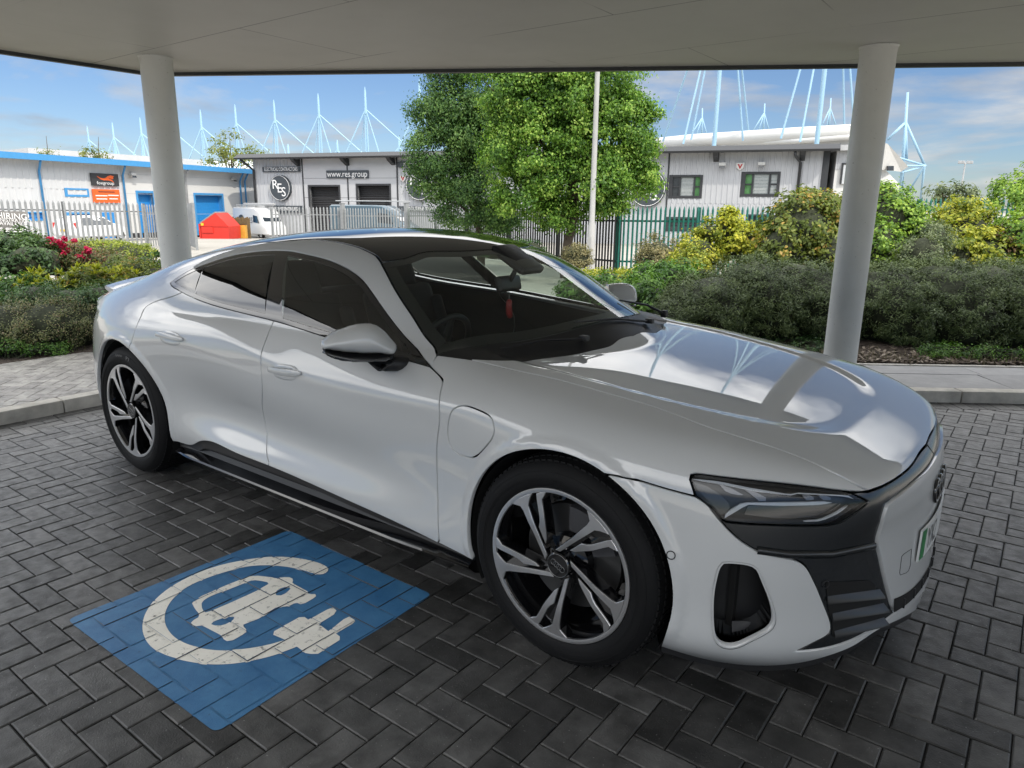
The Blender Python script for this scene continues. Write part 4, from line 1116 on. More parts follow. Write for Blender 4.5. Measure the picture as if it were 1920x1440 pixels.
mb.add(V,[(0,2,3,1),(2,4,5,3),(4,6,7,5)]); mb.build('green_flash',plain('plate_green',(.015,.22,.06),rough=.35,var=0),pl)
def plate_text(body,u0,size):
    vs,fs=text_mesh(body,size,'LEFT',spacing=1.0); mb=MB(); mb.add([plate_fr(u0+v.x*.62,pc+v.y,.0142) for v in vs],fs); mb.build('lettering',plain('plate_letter_black',(.008,.008,.008),rough=.4,var=0),pl)
plate_text('YX2',-.195,.112)
# tow-eye cover outline
tp=px3(resample([(1683,1072),(1687,1040),(1705,1028),(1703,1060),(1698,1072),(1683,1077),(1683,1072)],6))
mb=MB(); nn=grad(tp); mb.tube([tp[i]+nn[i]*.0062 for i in range(len(tp)-1)],.0011,5,closed=True); mb.build('tow_eye_cover',SATINK,grille,smooth=True)
# ---- side windows and their black surround
gi=.020
wloop=loop(wt_top,wt_bot[::-1])
if area2(wloop)<0: wloop=wloop[::-1]
def lerp_split(xa,xb):
    """pillar line: top of the window at x=xa down to x=xb on the belt"""
    t=wt_top[int(np.argmin(np.abs(wt_top[:,0]-xa)))]; b=wt_bot[int(np.argmin(np.abs(wt_bot[:,0]-xb)))]
    return t,b
inner_w=inset2d(wloop,gi)
# pillar bounds: traced in the photo (B pillar and quarter light divider)
bp1=px('side',[(542,472),(531,600)],.03); bp0=px('side',[(519,471),(497,593)],.03); qd=px('side',[(386,495),(366,560)],.03)
def clip_half(poly,a,b,keep_left=True):
    """clip polygon by the line a-b"""
    d=np.array(b)-a; nrm=np.array([-d[1],d[0]]); s=((poly-a)@nrm)*(1 if keep_left else -1)
    o=[]; n=len(poly)
    for i in range(n):
        j=(i+1)%n
        if s[i]>=0: o.append(poly[i])
        if s[i]*s[j]<0: t=s[i]/(s[i]-s[j]); o.append(poly[i]+t*(poly[j]-poly[i]))
    return np.array(o)
a1,b1=bp1[0],bp1[-1]; a0,b0=bp0[0],bp0[-1]; aq,bq=qd[0],qd[-1]
def side_of(a,b,p): d=b-a; return (d[0]*(p[1]-a[1])-d[1]*(p[0]-a[0]))>0
fw=clip_half(inner_w,a1,b1,side_of(a1,b1,np.array([-1.2,1.1])))
rwn=clip_half(clip_half(inner_w,a0,b0,side_of(a0,b0,np.array([-2.0,1.1]))),aq,bq,side_of(aq,bq,np.array([-2.0,1.1])))
qwn=clip_half(inner_w,aq+np.array([-.012,0]),bq+np.array([-.012,0]),side_of(aq,bq,np.array([-2.6,1.08])))
panel('window',loop(fw),'side',TINT,front_doors,h=.025,gap=0,off=-.003,flange=0)
panel('window',loop(rwn),'side',PRIV,rear_doors,h=.025,gap=0,off=-.003,flange=0)
panel('quarter_window',loop(qwn),'side',PRIV,qs,h=.025,gap=0,off=-.003,flange=0)
trim=panel('window_trim',wloop,'side',GLOSSK,car,holes=[loop(fw),loop(rwn),loop(qwn)],h=.018,gap=.001,off=-.001,flange=.006)
# ---- sill: black recess with a projecting glossy blade
xs=np.linspace(-2.47,-.40,60); prof=[]
for x in xs:
    e=min(1,(x+2.50)/.20,( -.37-x)/.45); e=max(e,0.0); e=e*e*(3-2*e)
    zb=np.interp(x,door_bot[::-1,0],door_bot[::-1,1]); yb=float(W_T(np.array([x]),np.array([zb]))[0])
    o=.022*e
    prof.append([(x,-(yb-.012),zb+.012),(x,-(yb-.03),zb-.03*e-.01),(x,-(.893),.262-.02*(1-e)),(x,-(.905),.240-.01*(1-e)),(x,-(.935+o),.224-.004*(1-e)),(x,-(.940+o),.216),(x,-(.932+o),.206),(x,-(.90),.175),(x,-.84,.150)])
k=9; vs=[p for r in prof for p in r]
for nm_,j0,j1,mt_ in (('sill',0,3,SATINK),('sill_blade',3,8,GLOSSK)):
    mb=MB(); mb.add(vs,[(i*k+j,(i+1)*k+j,(i+1)*k+j+1,i*k+j+1) for i in range(59) for j in range(j0,j1)])
    si=mb.build(nm_,mt_,car,smooth=True,angle=28); both(si)
# ---- door handles: a bar standing in a scooped cup
def handle(pa,pb,parents):
    A=px3([pa,pb]); c=A.mean(0); n=grad(c[None])[0]; n=Vector(n); a=Vector(A[1]-A[0]); L_=a.length; a.normalize(); b=n.cross(a).normalized()
    if b.z<0: b=-b
    mb=MB(); prof=[]
    for t in np.linspace(-1,1,17):
        s_=max(0.0,1-abs(t)**6)**.5; w_=.0135*(.55+.45*s_)*(1.0 if t<.9 else .8); bow=.026*(1-abs(t)**2.6)+.006
        cc=Vector(c)+a*(t*L_*.5); d=.0085*(.5+.5*s_)
        prof.append([cc+n*(bow+d)+b*w_*.2,cc+n*(bow+d*.75)+b*w_*.85,cc+n*bow+b*w_,cc+n*(bow-d)+b*w_*.5,cc+n*(bow-d)-b*w_*.5,cc+n*bow-b*w_,cc+n*(bow+d*.55)-b*w_*.95,cc+n*(bow+d)-b*w_*.3])
    vs=[p for r in prof for p in r]; m=len(prof)
    mb.add(vs,[(i*8+j,(i+1)*8+j,(i+1)*8+(j+1)%8,i*8+(j+1)%8) for i in range(m-1) for j in range(8)]+[tuple(range(8)),tuple((m-1)*8+j for j in range(8))[::-1]])
    o=mb.build('handle',PAINT,parents[0],smooth=True,angle=38); o2=both(o,parents[1])
    # scooped cup: shallow dish laid on the skin, painted
    mb=MB(); R=12; NS=40; vs=[]
    for r in range(R+1):
        q_=r/R
        for s2 in range(NS):
            th=2*math.pi*s2/NS; ex=L_*.40*q_*math.copysign(abs(math.cos(th))**.7,math.cos(th)); ey=.034*q_*math.copysign(abs(math.sin(th))**.8,math.sin(th))
            base=Vector(c)+a*ex+b*(ey-.006); 
            vs.append(base+n*(.0025*(1-q_**6)-.0+.0016-.004*q_**8))
    fs=[(r*NS+s2,r*NS+(s2+1)%NS,(r+1)*NS+(s2+1)%NS,(r+1)*NS+s2) for r in range(R) for s2 in range(NS)]
    mb.add(vs,fs); o3=mb.build('handle_cup',PAINT,o,smooth=True); both(o3,o2)
handle((505,691),(566,700),front_doors); handle((295,626),(345,637),rear_doors)
# ---- door mirrors
ML=[(130,520),(180,475),(260,408),(450,312),(580,268),(700,230),(800,205),(900,190),(1000,183),(1090,185),(1200,207),(1330,280),(1450,385),(1560,515),(1650,640),(1600,765),(1300,765),(1050,762),(850,755),(650,740),(500,722),(300,690),(150,660),(125,600)]
LO=[(150,662),(300,692),(500,724),(650,742),(850,757),(1050,764),(1300,767),(1600,767),(1590,850),(1500,900),(1300,935),(1020,940),(760,940),(560,920),(350,860),(200,780)]
ax=np.array([.66,.75,0]); fwd_=np.array([.75,-.66,0]); MC=np.array([-.865,-1.005,1.0])
def mpx(p):
    D=ray(590+p[0]/10.667,590+p[1]/10.667); t=((MC-CAM)@fwd_)/(D@fwd_); q_=CAM+D*t-MC; return (float(q_@ax),float(q_[2]))
def inflate(name,pts,dep,back,mat,parent,h=.008,crease=None,zlow=0):
    o=resample(smooth_curve([mpx(p) for p in pts+pts[:1]],.006)[:-1],.007,True)
    if area2(o)<0: o=o[::-1]
    V2,T=fill2d(o,[],h); d=dist_poly(V2,o); mxd=.05
    t=np.clip(d/mxd,0,1); hh=np.sqrt(np.maximum(0,1-(1-t)**2))
    if crease is not None: hh=hh*1.0
    f=hh*dep; bk=-back*np.clip(d/.012,0,1)**.5
    P0=MC+V2[:,:1]*ax+V2[:,1:]*np.array([0,0,1]); A=P0+f[:,None]*fwd_; B=P0+bk[:,None]*fwd_
    n=len(A); mb=MB(); edge=d<1e-6
    mb.add([tuple(p) for p in A]+[tuple(p) for p in B],[tuple(t_) for t_ in T]+[tuple(t_[::-1]+n) for t_ in T])
    o=mb.build(name,mat,parent,smooth=True)
    bm=bmesh.new(); bm.from_mesh(o.data); bmesh.ops.remove_doubles(bm,verts=bm.verts,dist=.0006); bmesh.ops.recalc_face_normals(bm,faces=bm.faces); bm.to_mesh(o.data); bm.free()
    return o
mir=[]
cap_=inflate('mirror',ML,.085,.085,PAINT,front_doors[0]); 
low_=inflate('mirror_underside',LO,.075,.075,SATINK,cap_)
ind=[mpx(p) for p in [(170,722),(400,772),(700,805),(960,822),(1400,830),(1560,812)]]
mb=MB(); mb.tube([MC+u*ax+np.array([0,0,v])+fwd_*dd for (u,v),dd in zip(ind,(.022,.055,.078,.084,.072,.03))],.0045,8); ind_=mb.build('indicator',plain('smoked_indicator',(.03,.03,.03),rough=.12,var=0,coat=1),cap_,smooth=True)
mb=MB(); st=[mpx(p) for p in [(1060,930),(1560,900),(1590,950),(1360,1095),(1300,1110),(1250,1095)]]
mb.prism(st,-.045,.03,frame=lambda u,v,hh:Vector(MC+u*ax+np.array([0,0,v])+fwd_*hh),bev=.008); foot=mb.build('mirror_foot',SATINK,cap_,smooth=True,angle=40)
mb=MB(); s0=MC+mpx((1400,980))[0]*ax+np.array([0,0,mpx((1400,980))[1]]); mb.tube([s0,s0+np.array([.02,.07,-.01]),s0+np.array([.03,.16,-.03])],[.03,.028,.03],10); arm=mb.build('mirror_arm',SATINK,cap_,smooth=True)
c2=both(cap_,front_doors[1])
for o in (low_,ind_,foot,arm): both(o,c2)
# mirror triangle on the door
# ---- wheels
def pol(r,a): return (r*.2655*math.cos(rad(a)),r*.2655*math.sin(rad(a)))
def wheel(cx,cz,side,tw,rt,phase):
    wl=empty('wheel',(cx,0,cz),0,car)
    yo=.968; s=-1
    def fin(o):
        if side>0: 
            m=mirror_mesh(o.data); o.data=m
        return o
    mb=MB(); R=rt; b=.271
    pr=[(b-.012,-(yo-.030)),(b,-(yo-.012)),(b+.006,-(yo-.006)),(b+.02,-(yo-.003)),(b+.045,-(yo+.004)),(R-.030,-(yo-.006)),(R-.012,-(yo-.020)),(R-.003,-(yo-.038)),(R,-(yo-.06)),(R+.002,-(yo-tw*.5)),(R,-(yo-tw+.05)),(R-.02,-(yo-tw+.015)),(b+.04,-(yo-tw)),(b,-(yo-tw+.012))]
    mb.lathe(pr,96)
    for rr,hh in ((b+.028,.0012),(b+.033,.0012),(R-.034,.0015)):
        y=-np.interp(rr,[p[0] for p in pr[:7]],[-p[1] for p in pr[:7]]); mb.tube([(rr*math.cos(t),y,rr*math.sin(t)) for t in np.linspace(0,2*math.pi,96,endpoint=False)],hh,6,closed=True)
    # tread blocks
    for g in range(4):
        pass
    ty=fin(mb.build('tyre',RUBBER,wl,smooth=True,angle=50))
    # raised tread ribs with cross cuts on the shoulder
    mb=MB()
    for kk in range(88):
        t=2*math.pi*kk/88; M_=Matrix.Rotation(-t,4,'Y')
        for (y0,y1,ro) in ((-(yo-.030),-(yo-.058),-.006),(-(yo-.064),-(yo-.10),.0),(-(yo-.108),-(yo-.150),.001),(-(yo-.158),-(yo-.2),.0)):
            mb.box((R+ro-.004,min(y0,y1),-.0095),(R+ro+.0045,max(y0,y1),.0085),M_)
    fin(mb.build('tread',RUBBER,ty))
    # rim: dark barrel, dark spokes, machined faces
    rm=empty('rim',(0,0,0),0,wl); yf=yo-.010
    Mph=lambda u,v,h:(lambda a:Vector((u*math.cos(a)-v*math.sin(a),-(yf+h-.020*(1-min(1,math.hypot(u,v)/.2655))**2.0*0-.028*max(0,.62-math.hypot(u,v)/.2655)),u*math.sin(a)+v*math.cos(a))))
    mb=MB(); mb.lathe([(.262,-(yf-.004)),(.254,-(yf-.018)),(.246,-(yf-.05)),(.240,-(yf-.12)),(.238,-(yf-.21)),(.05,-(yf-.21))],72); fin(mb.build('barrel',GLOSSK,rm,smooth=True,angle=40))
    mb=MB(); mb.lathe([(.2705,-(yf-.010)),(.2690,-(yf+.0015)),(.2655,-(yf+.002)),(.2545,-(yf)),(.2530,-(yf-.006))],96); 
    main=[(.20,33),(.50,-7),(.853,-13.8),(.905,-10.5),(.955,-6.3)]+[(.958,a) for a in (-12,-18,-24,-29)]+[(.952,-30.6),(.928,-27.3),(.84,-21.0),(.514,-14.9),(.18,16)]
    bld=[(.308,-14.9),(.325,-21.8),(.601,-34.8),(.828,-37.2),(.863,-37.4),(.905,-40),(.958,-43.5),(.958,-39),(.958,-35.0),(.940,-33.2),(.612,-28.3),(.529,-21.3)]
    dk=MB()
    for u5 in range(5):
        a=rad(72*u5+phase)
        fr_=(lambda a:(lambda u,v,h:Mph(u,v,h)(a)))(a)
        for poly in (main,bld):
            P_=resample([pol(r,q_) for r,q_ in poly],.02,True)
            mb.prism(P_,-.004,.0016,frame=fr_,bev=.0008)
            dk.prism([p for p in inset2d(P_ if area2(P_)>0 else P_[::-1],-.0022)],-.040,-.0022,frame=fr_)
        # dark rear web between the two blades
        web=[(.16,36),(.30,12),(.50,-6),(.85,-14),(.95,-8),(.955,-42),(.86,-37),(.60,-35),(.32,-23),(.17,-10)]
        dk.prism([pol(r,q_) for r,q_ in web],-.050,-.030,frame=fr_)
        al=a+rad(-60); lug=MB(); lug.lathe([(.0,-(yf-.035)),(.009,-(yf-.035)),(.012,-(yf-.045)),(.012,-(yf-.075))],12,c=(.056*math.cos(al),0,.056*math.sin(al))); fin(lug.build('wheel_bolt',CHROME,rm,smooth=True,angle=30))
    fin(mb.build('machined_face',ALU,rm,smooth=True,angle=30)); fin(dk.build('spoke',GLOSSK,rm,smooth=True,angle=30))
    mb=MB(); mb.lathe([(.0,-(yf-.006)),(.040,-(yf-.006)),(.044,-(yf-.010)),(.046,-(yf-.05)),(.085,-(yf-.06)),(.09,-(yf-.09))],40); hub=fin(mb.build('hub_cap',GLOSSK,rm,smooth=True,angle=30))
    mb=MB(); mb.tube([(.0405*math.cos(t),-(yf-.0058),.0405*math.sin(t)) for t in np.linspace(0,2*math.pi,40,endpoint=False)],.0012,6,closed=True)
    for q_ in (-.0195,-.0065,.0065,.0195):
        ca,sa=math.cos(rad(phase-8)),math.sin(rad(phase-8)); ca,sa=math.cos(rad(-28)),math.sin(rad(-28))
        mb.tube([(q_*ca+.0098*math.cos(t),-(yf-.0055),q_*sa+.0098*math.sin(t)) for t in np.linspace(0,2*math.pi,24,endpoint=False)],.0010,5,closed=True)
    fin(mb.build('ring_badge',plain('badge_silver',(.3,.3,.3),rough=.3,metal=1,var=0) if 'badge_silver' not in bpy.data.materials else bpy.data.materials['badge_silver'],rm,smooth=True))
    mb=MB(); mb.lathe([(.08,-(yf-.100)),(.185,-(yf-.100)),(.187,-(yf-.108)),(.187,-(yf-.125)),(.08,-(yf-.13))],64); fin(mb.build('brake_disc',DISC,wl,smooth=True,angle=30))
    mb=MB(); pts=[(.19*math.cos(rad(t)),.19*math.sin(rad(t))) for t in range(20,91,10)]+[(.105*math.cos(rad(t)),.105*math.sin(rad(t))) for t in range(90,19,-10)]
    mb.prism(pts,.07,.15,frame=lambda u,v,h:Vector((u,-(yf-h),v))); fin(mb.build('brake_caliper',plain('caliper_grey',(.06,.06,.065),rough=.4,var=0) if 'caliper_grey' not in bpy.data.materials else bpy.data.materials['caliper_grey'],wl))
    return wl
DISC=plain('brake_disc_steel',(.10,.10,.10),rough=.35,metal=.8,var=.1)
for cx,ph,tw,rt in ((0.0,0.0,.245,.362),(-2.898,2.4,.275,.364)):
    for sd in (-1,1): wheel(cx,rt-.002,sd,tw,rt,ph)
# tyre side lettering on the near rear wheel is built at its own place
rw_=[o for o in car.children if o.name.startswith('wheel') and o.location.x<-2][0]
tyre_=[o for o in rw_.children if o.name.startswith('tyre')][0]
def tyre_text(body,size,a0,rad_,mat,wide=1.0):
    vs,fs=text_mesh(body,size,'LEFT'); mb=MB(); out_=[]
    for v in vs:
        a=rad(a0)-v.x*wide/rad_; r=rad_+v.y; out_.append((r*math.cos(a),-.9725,r*math.sin(a)))
    mb.add(out_,fs); mb.build('lettering',mat,tyre_)
LETG=plain('moulded_lettering',(.16,.16,.16),rough=.5,var=.2)
tyre_text('Cinturato',.020,101,.324,LETG); tyre_text('P7',.034,80,.322,LETG,1.2)
# ---- wheel wells, floor pan
def well(cx,cz,r):
    for sd in (-1,1):
        mb=MB(); a=np.radians(np.linspace(-28,208,40)); n=40
        V=[];F_=[]
        for t in a: V+= [(cx+(r+.004)*math.cos(t),sd*.925,cz+(r+.004)*math.sin(t)),(cx+r*math.cos(t),sd*.60,cz+r*math.sin(t)),(cx+r*.0*math.cos(t),sd*.60,cz)]
        for i in range(n-1): F_+=[(3*i,3*i+3,3*i+4,3*i+1),(3*i+1,3*i+4,3*i+5,3*i+2)]
        mb.add(V,F_); mb.build('wheel_arch_liner',DARKK,car)
well(FA[0],FA[1],FA[2]-.004); well(RA[0],RA[1],RA[2]-.004)
mb=MB(); mb.box((-3.85,-.60,.15),(.80,.60,.19)); mb.box((-2.44,-.86,.151),(-.42,.86,.191)); mb.build('floor_pan',DARKK,car)
# bulkheads keep light out of the shell
for lo_,hi_ in (((-.36,-.86,.2),(-.34,.86,.90)),((-2.75,-.84,.2),(-2.73,.84,.93)),((.52,-.80,.14),(.54,.80,.62)),((-2.49,-.9,.2),(-2.46,-.6,.6)),((-2.49,.6,.2),(-2.46,.9,.6))):
    mb=MB(); mb.box(lo_,hi_); mb.build('bulkhead',DARKK,car)
# ---- cabin
mb=MB()
# dash top seen through the screen
us=np.linspace(-.74,.74,25); prof=[]
for y in us:
    bump=.045*math.exp(-((y+.36)/.20)**2)
    prof.append([(-.42,y,.86),(-.55,y,.90),(-.70,y,.915+bump*.8),(-.84,y,.905+bump),(-.93,y,.86+bump*.7),(-.95,y,.78),(-.92,y,.55)])
vs=[p for r in prof for p in r]; mb.add(vs,[(i*7+j,(i+1)*7+j,(i+1)*7+j+1,i*7+j+1) for i in range(24) for j in range(6)])
mb.build('dashboard',GREYTR,car,smooth=True)
sw=empty('steering_wheel',(0,0,0),0,car); c=Vector((-1.06,-.36,.86)); n=Vector((-.90,0,.43)).normalized(); a=Vector((0,1,0)); b=n.cross(a)
mb=MB(); mb.tube([c+(a*math.cos(t)+b*math.sin(t))*.182 for t in np.linspace(0,2*math.pi,48,endpoint=False)],.0155,10,closed=True); mb.build('steering_rim',LEATHER,sw,smooth=True)
mb=MB(); mb.tube([c-n*.02,c-n*.25],[.055,.045],14)
for t in (0,math.pi,-math.pi/2): mb.tube([c-n*.015,c+(a*math.cos(t)+b*math.sin(t))*.178],[.026,.015],8)
mb.build('steering_hub',LEATHER,sw,smooth=True,angle=40)
def seat(y,x=-1.62):
    st=empty('seat',(x,y,0),0,car)
    mb=MB(); mb.cbox((-.28,-.25,.30),(.27,.25,.50),.05); mb.build('seat_cushion',LEATHER,st,smooth=True)
    M_=Matrix.Translation((-.27,0,.46))@Matrix.Rotation(rad(-20),4,'Y')
    mb=MB(); mb.cbox((-.08,-.25,0),(.07,.25,.60),.05,M_); mb.cbox((-.05,-.27,.06),(.11,-.19,.50),.03,M_); mb.cbox((-.05,.19,.06),(.11,.27,.50),.03,M_); mb.cbox((-.05,-.15,.58),(.05,.15,.80),.04,M_); mb.build('backrest',LEATHER,st,smooth=True)
seat(-.37); seat(.37)
mb=MB(); mb.cbox((-2.42,-.62,.30),(-2.0,.62,.50),.06); mb.cbox((-2.60,-.62,.45),(-2.44,.62,1.0),.05); mb.build('rear_bench',LEATHER,car,smooth=True)
# inner door skins, pillar and roof linings (dark, just inside the shell)
def lining(outline,chart,off,center=False,holes=(),nm='lining'):
    me=mesh_n(nm,*surf(outline,chart,h=.07,gap=.004,off=off,flange=0,center=center,holes=holes),GREYTR); o=link(nm,me,car)
    if not center: link(nm,mirror_mesh(me),car)
lining(fd,'side',-.035,nm='door_lining'); lining(rdoor,'side',-.035,nm='door_lining'); lining(quarter,'side',-.022,nm='pillar_lining')
lining(rooflp,'top',-.03,True,nm='headliner')
lining(loop(hd[::-1],ch('side','top',ws_edge[::-1][:1])),'top',-.02,True,nm='header_lining') if False else None
# interior mirror with its sensor housing
im=empty('rear_view_mirror',(0,0,0),0,car)
wc=lambda x,y: Vector(to3('top',[(x,y)])[0])
mb=MB(); h0=wc(-.93,0); h1=wc(-.78,0); 
mb.cbox((-.16,-.09,-.045),(.06,.09,-.004),.02,Matrix.Translation(wc(-.83,0))@Matrix.Rotation(rad(29),4,'Y')); mb.build('sensor_housing',SATINK,im,smooth=True)
mb=MB(); mc=wc(-.83,0)+Vector((-.10,-.01,-.115)); mb.cbox((-.018,-.125,-.038),(.018,.125,.038),.016,Matrix.Translation(mc)@Matrix.Rotation(rad(-12),4,'Y')@Matrix.Rotation(rad(14),4,'Z')); mb.tube([mc,mc+Vector((.05,0,.08))],.012,8); mb.build('mirror_head',SATINK,im,smooth=True)
# wipers
for (p0,p1,bx_) in (((-.33,-.30),(-.50,-.62),0),((-.325,.28),(-.40,-.25),1)):
    mb=MB(); A=wc(*p0)+Vector((.01,0,.012)); B=wc(*p1)+Vector((0,0,.018)); mb.tube([A,(A+B)/2+Vector((0,0,.014)),B],[.006,.005,.003],8)
    mb.cbox((-.018,-.014,-.008),(.018,.014,.014),.004,Matrix.Translation(A)); mb.build('wiper',SATINK,car,smooth=True,angle=40)
mb=MB(); A=Vector((-.40,.62,.985)); mb.tube([A,A+Vector((-.05,-.10,.05)),A+Vector((-.10,-.30,.09))],[.007,.006,.004],8); mb.cbox((-.015,-.015,-.018),(.015,.015,.018),.005,Matrix.Translation(A)); mb.build('wiper',SATINK,car,smooth=True,angle=40)
# hanging charm on the mirror
ah=tag(empty('hanging_charm'),'small red charm hanging on a string from the mirror inside the white coupe','charm')
top=mc+Vector((.02,-.02,-.035)); cc=top+Vector((0,0,-.075)); mb=MB(); mb.tube([top,cc+Vector((0,0,.035))],.0012,5); mb.build('string',plain('pale_string',(.5,.48,.45),rough=.8,var=0),ah)
mb=MB(); mb.tube([cc+Vector((0,.004,.036)),cc+Vector((0,.001,.026)),cc+Vector((0,-.002,.0)),cc+Vector((0,.002,-.03)),cc+Vector((0,.008,-.05)),cc+Vector((0,.010,-.056))],[.008,.0145,.015,.0165,.013,.004],12); mb.build('charm',RED,ah,smooth=True)
# ================================================================ fences, yard, buildings, vehicles behind
FWD3=Vector((FWD[0],FWD[1],0))
class Facade:
    """vertical plane from photo column pa at depth da to column pb at depth db; local x along it, -y towards the viewer"""
    def __init__(s,pa,da,pb,db):
        s.a=at(pa,387,da); s.b=at(pb,387,db); s.z0=terr((da+db)/2)
        d=(s.b-s.a); d.z=0; s.L=d.length; s.d=d.normalized(); s.n=Vector((s.d.y,-s.d.x,0))
        s.rz=math.atan2(s.d.y,s.d.x); s.o=Vector((s.a.x,s.a.y,s.z0))
    def uz(s,px,py,off=0):
        D=ray(px,py); nn=np.array(s.n); o=np.array(s.o)+nn*off; t_=((o-CAM)@nn)/(D@nn); p=CAM+D*t_
        return float((p-np.array(s.o))@np.array(s.d)),float(p[2]-s.z0)
    def rect(s,x0,y0,x1,y1):
        """photo rectangle -> (u0,u1,z0,z1)"""
        u0,za=s.uz(x0,(y0+y1)/2); u1,zb=s.uz(x1,(y0+y1)/2); xm=(x0+x1)/2
        return u0,u1,s.uz(xm,y1)[1],s.uz(xm,y0)[1]
WHITEC=plain('white_cladding',(.56,.57,.58),rough=.5,var=.05,scale=.6)
WHITEP=plain('white_panel',(.60,.60,.585),rough=.5,var=.05,scale=.5)
GREYC=plain('pale_grey_cladding',(.44,.45,.47),rough=.5,var=.05,scale=.5)
BLUEF=plain('blue_steel',(.06,.27,.55),rough=.45,var=.06)
BLUED=plain('blue_door',(.02,.23,.58),rough=.5,var=.05)
CHAR=plain('charcoal_steel',(.028,.030,.034),rough=.5,var=.1)
SIGNG=plain('slate_sign',(.045,.055,.065),rough=.5,var=.05)
WLET=plain('white_lettering',(.78,.78,.78),rough=.5,var=0)
BLIND=plain('blind_glass',(.24,.27,.27),rough=.08,var=.3,scale=9,coat=.5)
GREENG=plain('green_glass',(.10,.24,.10),rough=.1,var=.3,scale=2,coat=.5)  # even green pane colour
DGLASS=plain('dark_pane',(.035,.04,.045),rough=.05,var=.2,coat=.6)
STEEL=plain('galvanised_steel',(.40,.41,.42),rough=.55,var=.15)
ROOFM=plain('grey_roof_sheet',(.42,.43,.44),rough=.6,var=.1)
def corrug(mb,u0,u1,z0,z1,y,pitch=.33,d=.035):
    """ribbed cladding sheet: ribs run upward"""
    n=max(1,int((u1-u0)/pitch)); p=(u1-u0)/n; us=[];ys=[]
    for i in range(n):
        a=u0+i*p; us+=[a,a+p*.62,a+p*.70,a+p*.92]; ys+=[y,y,y-d,y-d]
    us.append(u1); ys.append(y); V=[]; 
    for a,b in zip(us,ys): V+=[(a,b,z0),(a,b,z1)]
    mb.add(V,[(2*i,2*i+2,2*i+3,2*i+1) for i in range(len(us)-1)])
def slabp(mb,u0,u1,z0,z1,y0,y1): mb.box((u0,min(y0,y1),z0),(u1,max(y0,y1),z1))
def fparent(f,name,label,cat,group=None): return tag(empty(name,f.o,f.rz),label,cat,group)
def lettering(body,u,z,size,y,parent,mat=None,wide=1.0,mode='CENTER'):
    vs,fs=text_mesh(body,size,mode); mb=MB(); mb.add([(u+v.x*wide,y,z+v.y) for v in vs],fs); return mb.build('lettering',mat or WLET,parent)
# ------------------------------------------------ charcoal-trimmed trade building
F1=Facade(480,61.5,1545,46.3); u_=lambda x,y=330: F1.uz(x,y)[0]
tb=fparent(F1,'trade_building','long pale grey building with charcoal eaves, round signs and two dark roller doors','building')
ze=F1.uz(1400,284)[1]; xa=0.0; xb_=F1.L
cols=dict(a=u_(568),b=u_(652),c=u_(745),d=u_(835),e=u_(1185),f=u_(1253))
doors=[F1.rect(584,350,638,470),F1.rect(673,348,732,470)]
wins=[F1.rect(1254,328,1317,372),F1.rect(1389,322,1462,369)]
lows=[F1.rect(1249,407,1308,434),F1.rect(1398,402,1450,430)]
def wallrow(mb,u0,u1,z0,z1,holes,y=0):
    hs=sorted([h for h in holes if h[0]<u1 and h[1]>u0]); c=u0
    for h in hs:
        if h[0]>c: yield c,h[0],z0,z1
        if h[2]>z0: yield h[0],h[1],z0,h[2]
        if h[3]<z1: yield h[0],h[1],h[3],z1
        c=h[1]
    if c<u1: yield c,u1,z0,z1
H_=[tuple(d) for d in doors+wins+lows]
for (a,b) in ((0,cols['a']),(cols['c'],cols['e']*.55+cols['c']*.45),(cols['f'],xb_)):
    mb=MB()
    for r in wallrow(mb,a,b,2.9 if a==cols['f'] else 0,ze,[h for h in wins] if a==cols['f'] else []): corrug(mb,*r,0)
    if a==cols['f']:
        for r in wallrow(mb,a,b,0,2.9,lows): corrug(mb,*r,0)
    mb.build('ribbed_wall',GREYC,tb)
for (a,b,hs) in ((cols['a'],cols['c'],doors),(cols['e']*.55+cols['c']*.45,cols['f'],[])):
    mb=MB()
    for r in wallrow(mb,a,b,0,ze,hs): slabp(mb,r[0],r[1],r[2],r[3],-.02,.2)
    mb.build('panel_wall',GREYC,tb)
mb=MB(); slabp(mb,0,xb_,0,ze,.45,14); mb.build('wall',GREYC,tb)
mb=MB()
for u in (cols['a'],cols['b'],cols['c'],cols['f']): slabp(mb,u-.05,u+.05,0,ze,-.06,.0)
for z in (1.6,3.1,4.6): slabp(mb,cols['a']+.06,cols['c']-.06,z-.012,z+.012,-.024,-.018)
mb.build('joint_trim',CHAR,tb)
for d in doors:
    dr=empty('roller_door',(0,0,0),0,tb); mb=MB(); n=int((d[3]-d[2])/.14)
    for i in range(n): z=d[2]+i*(d[3]-d[2])/n; mb.add([(d[0],.40,z),(d[1],.40,z),(d[1],.34,z+.07),(d[0],.34,z+.07),(d[1],.40,z+.14),(d[0],.40,z+.14)],[(0,1,2,3),(3,2,4,5)])
    mb.build('shutter',plain('shutter_grey',(.030,.031,.034),rough=.5),dr); mb=MB()
    slabp(mb,d[0]-.14,d[0],0,d[3]+.14,-.07,.44); slabp(mb,d[1],d[1]+.14,0,d[3]+.14,-.07,.44); slabp(mb,d[0],d[1],d[3],d[3]+.14,-.07,.44); mb.build('door_frame',CHAR,dr)
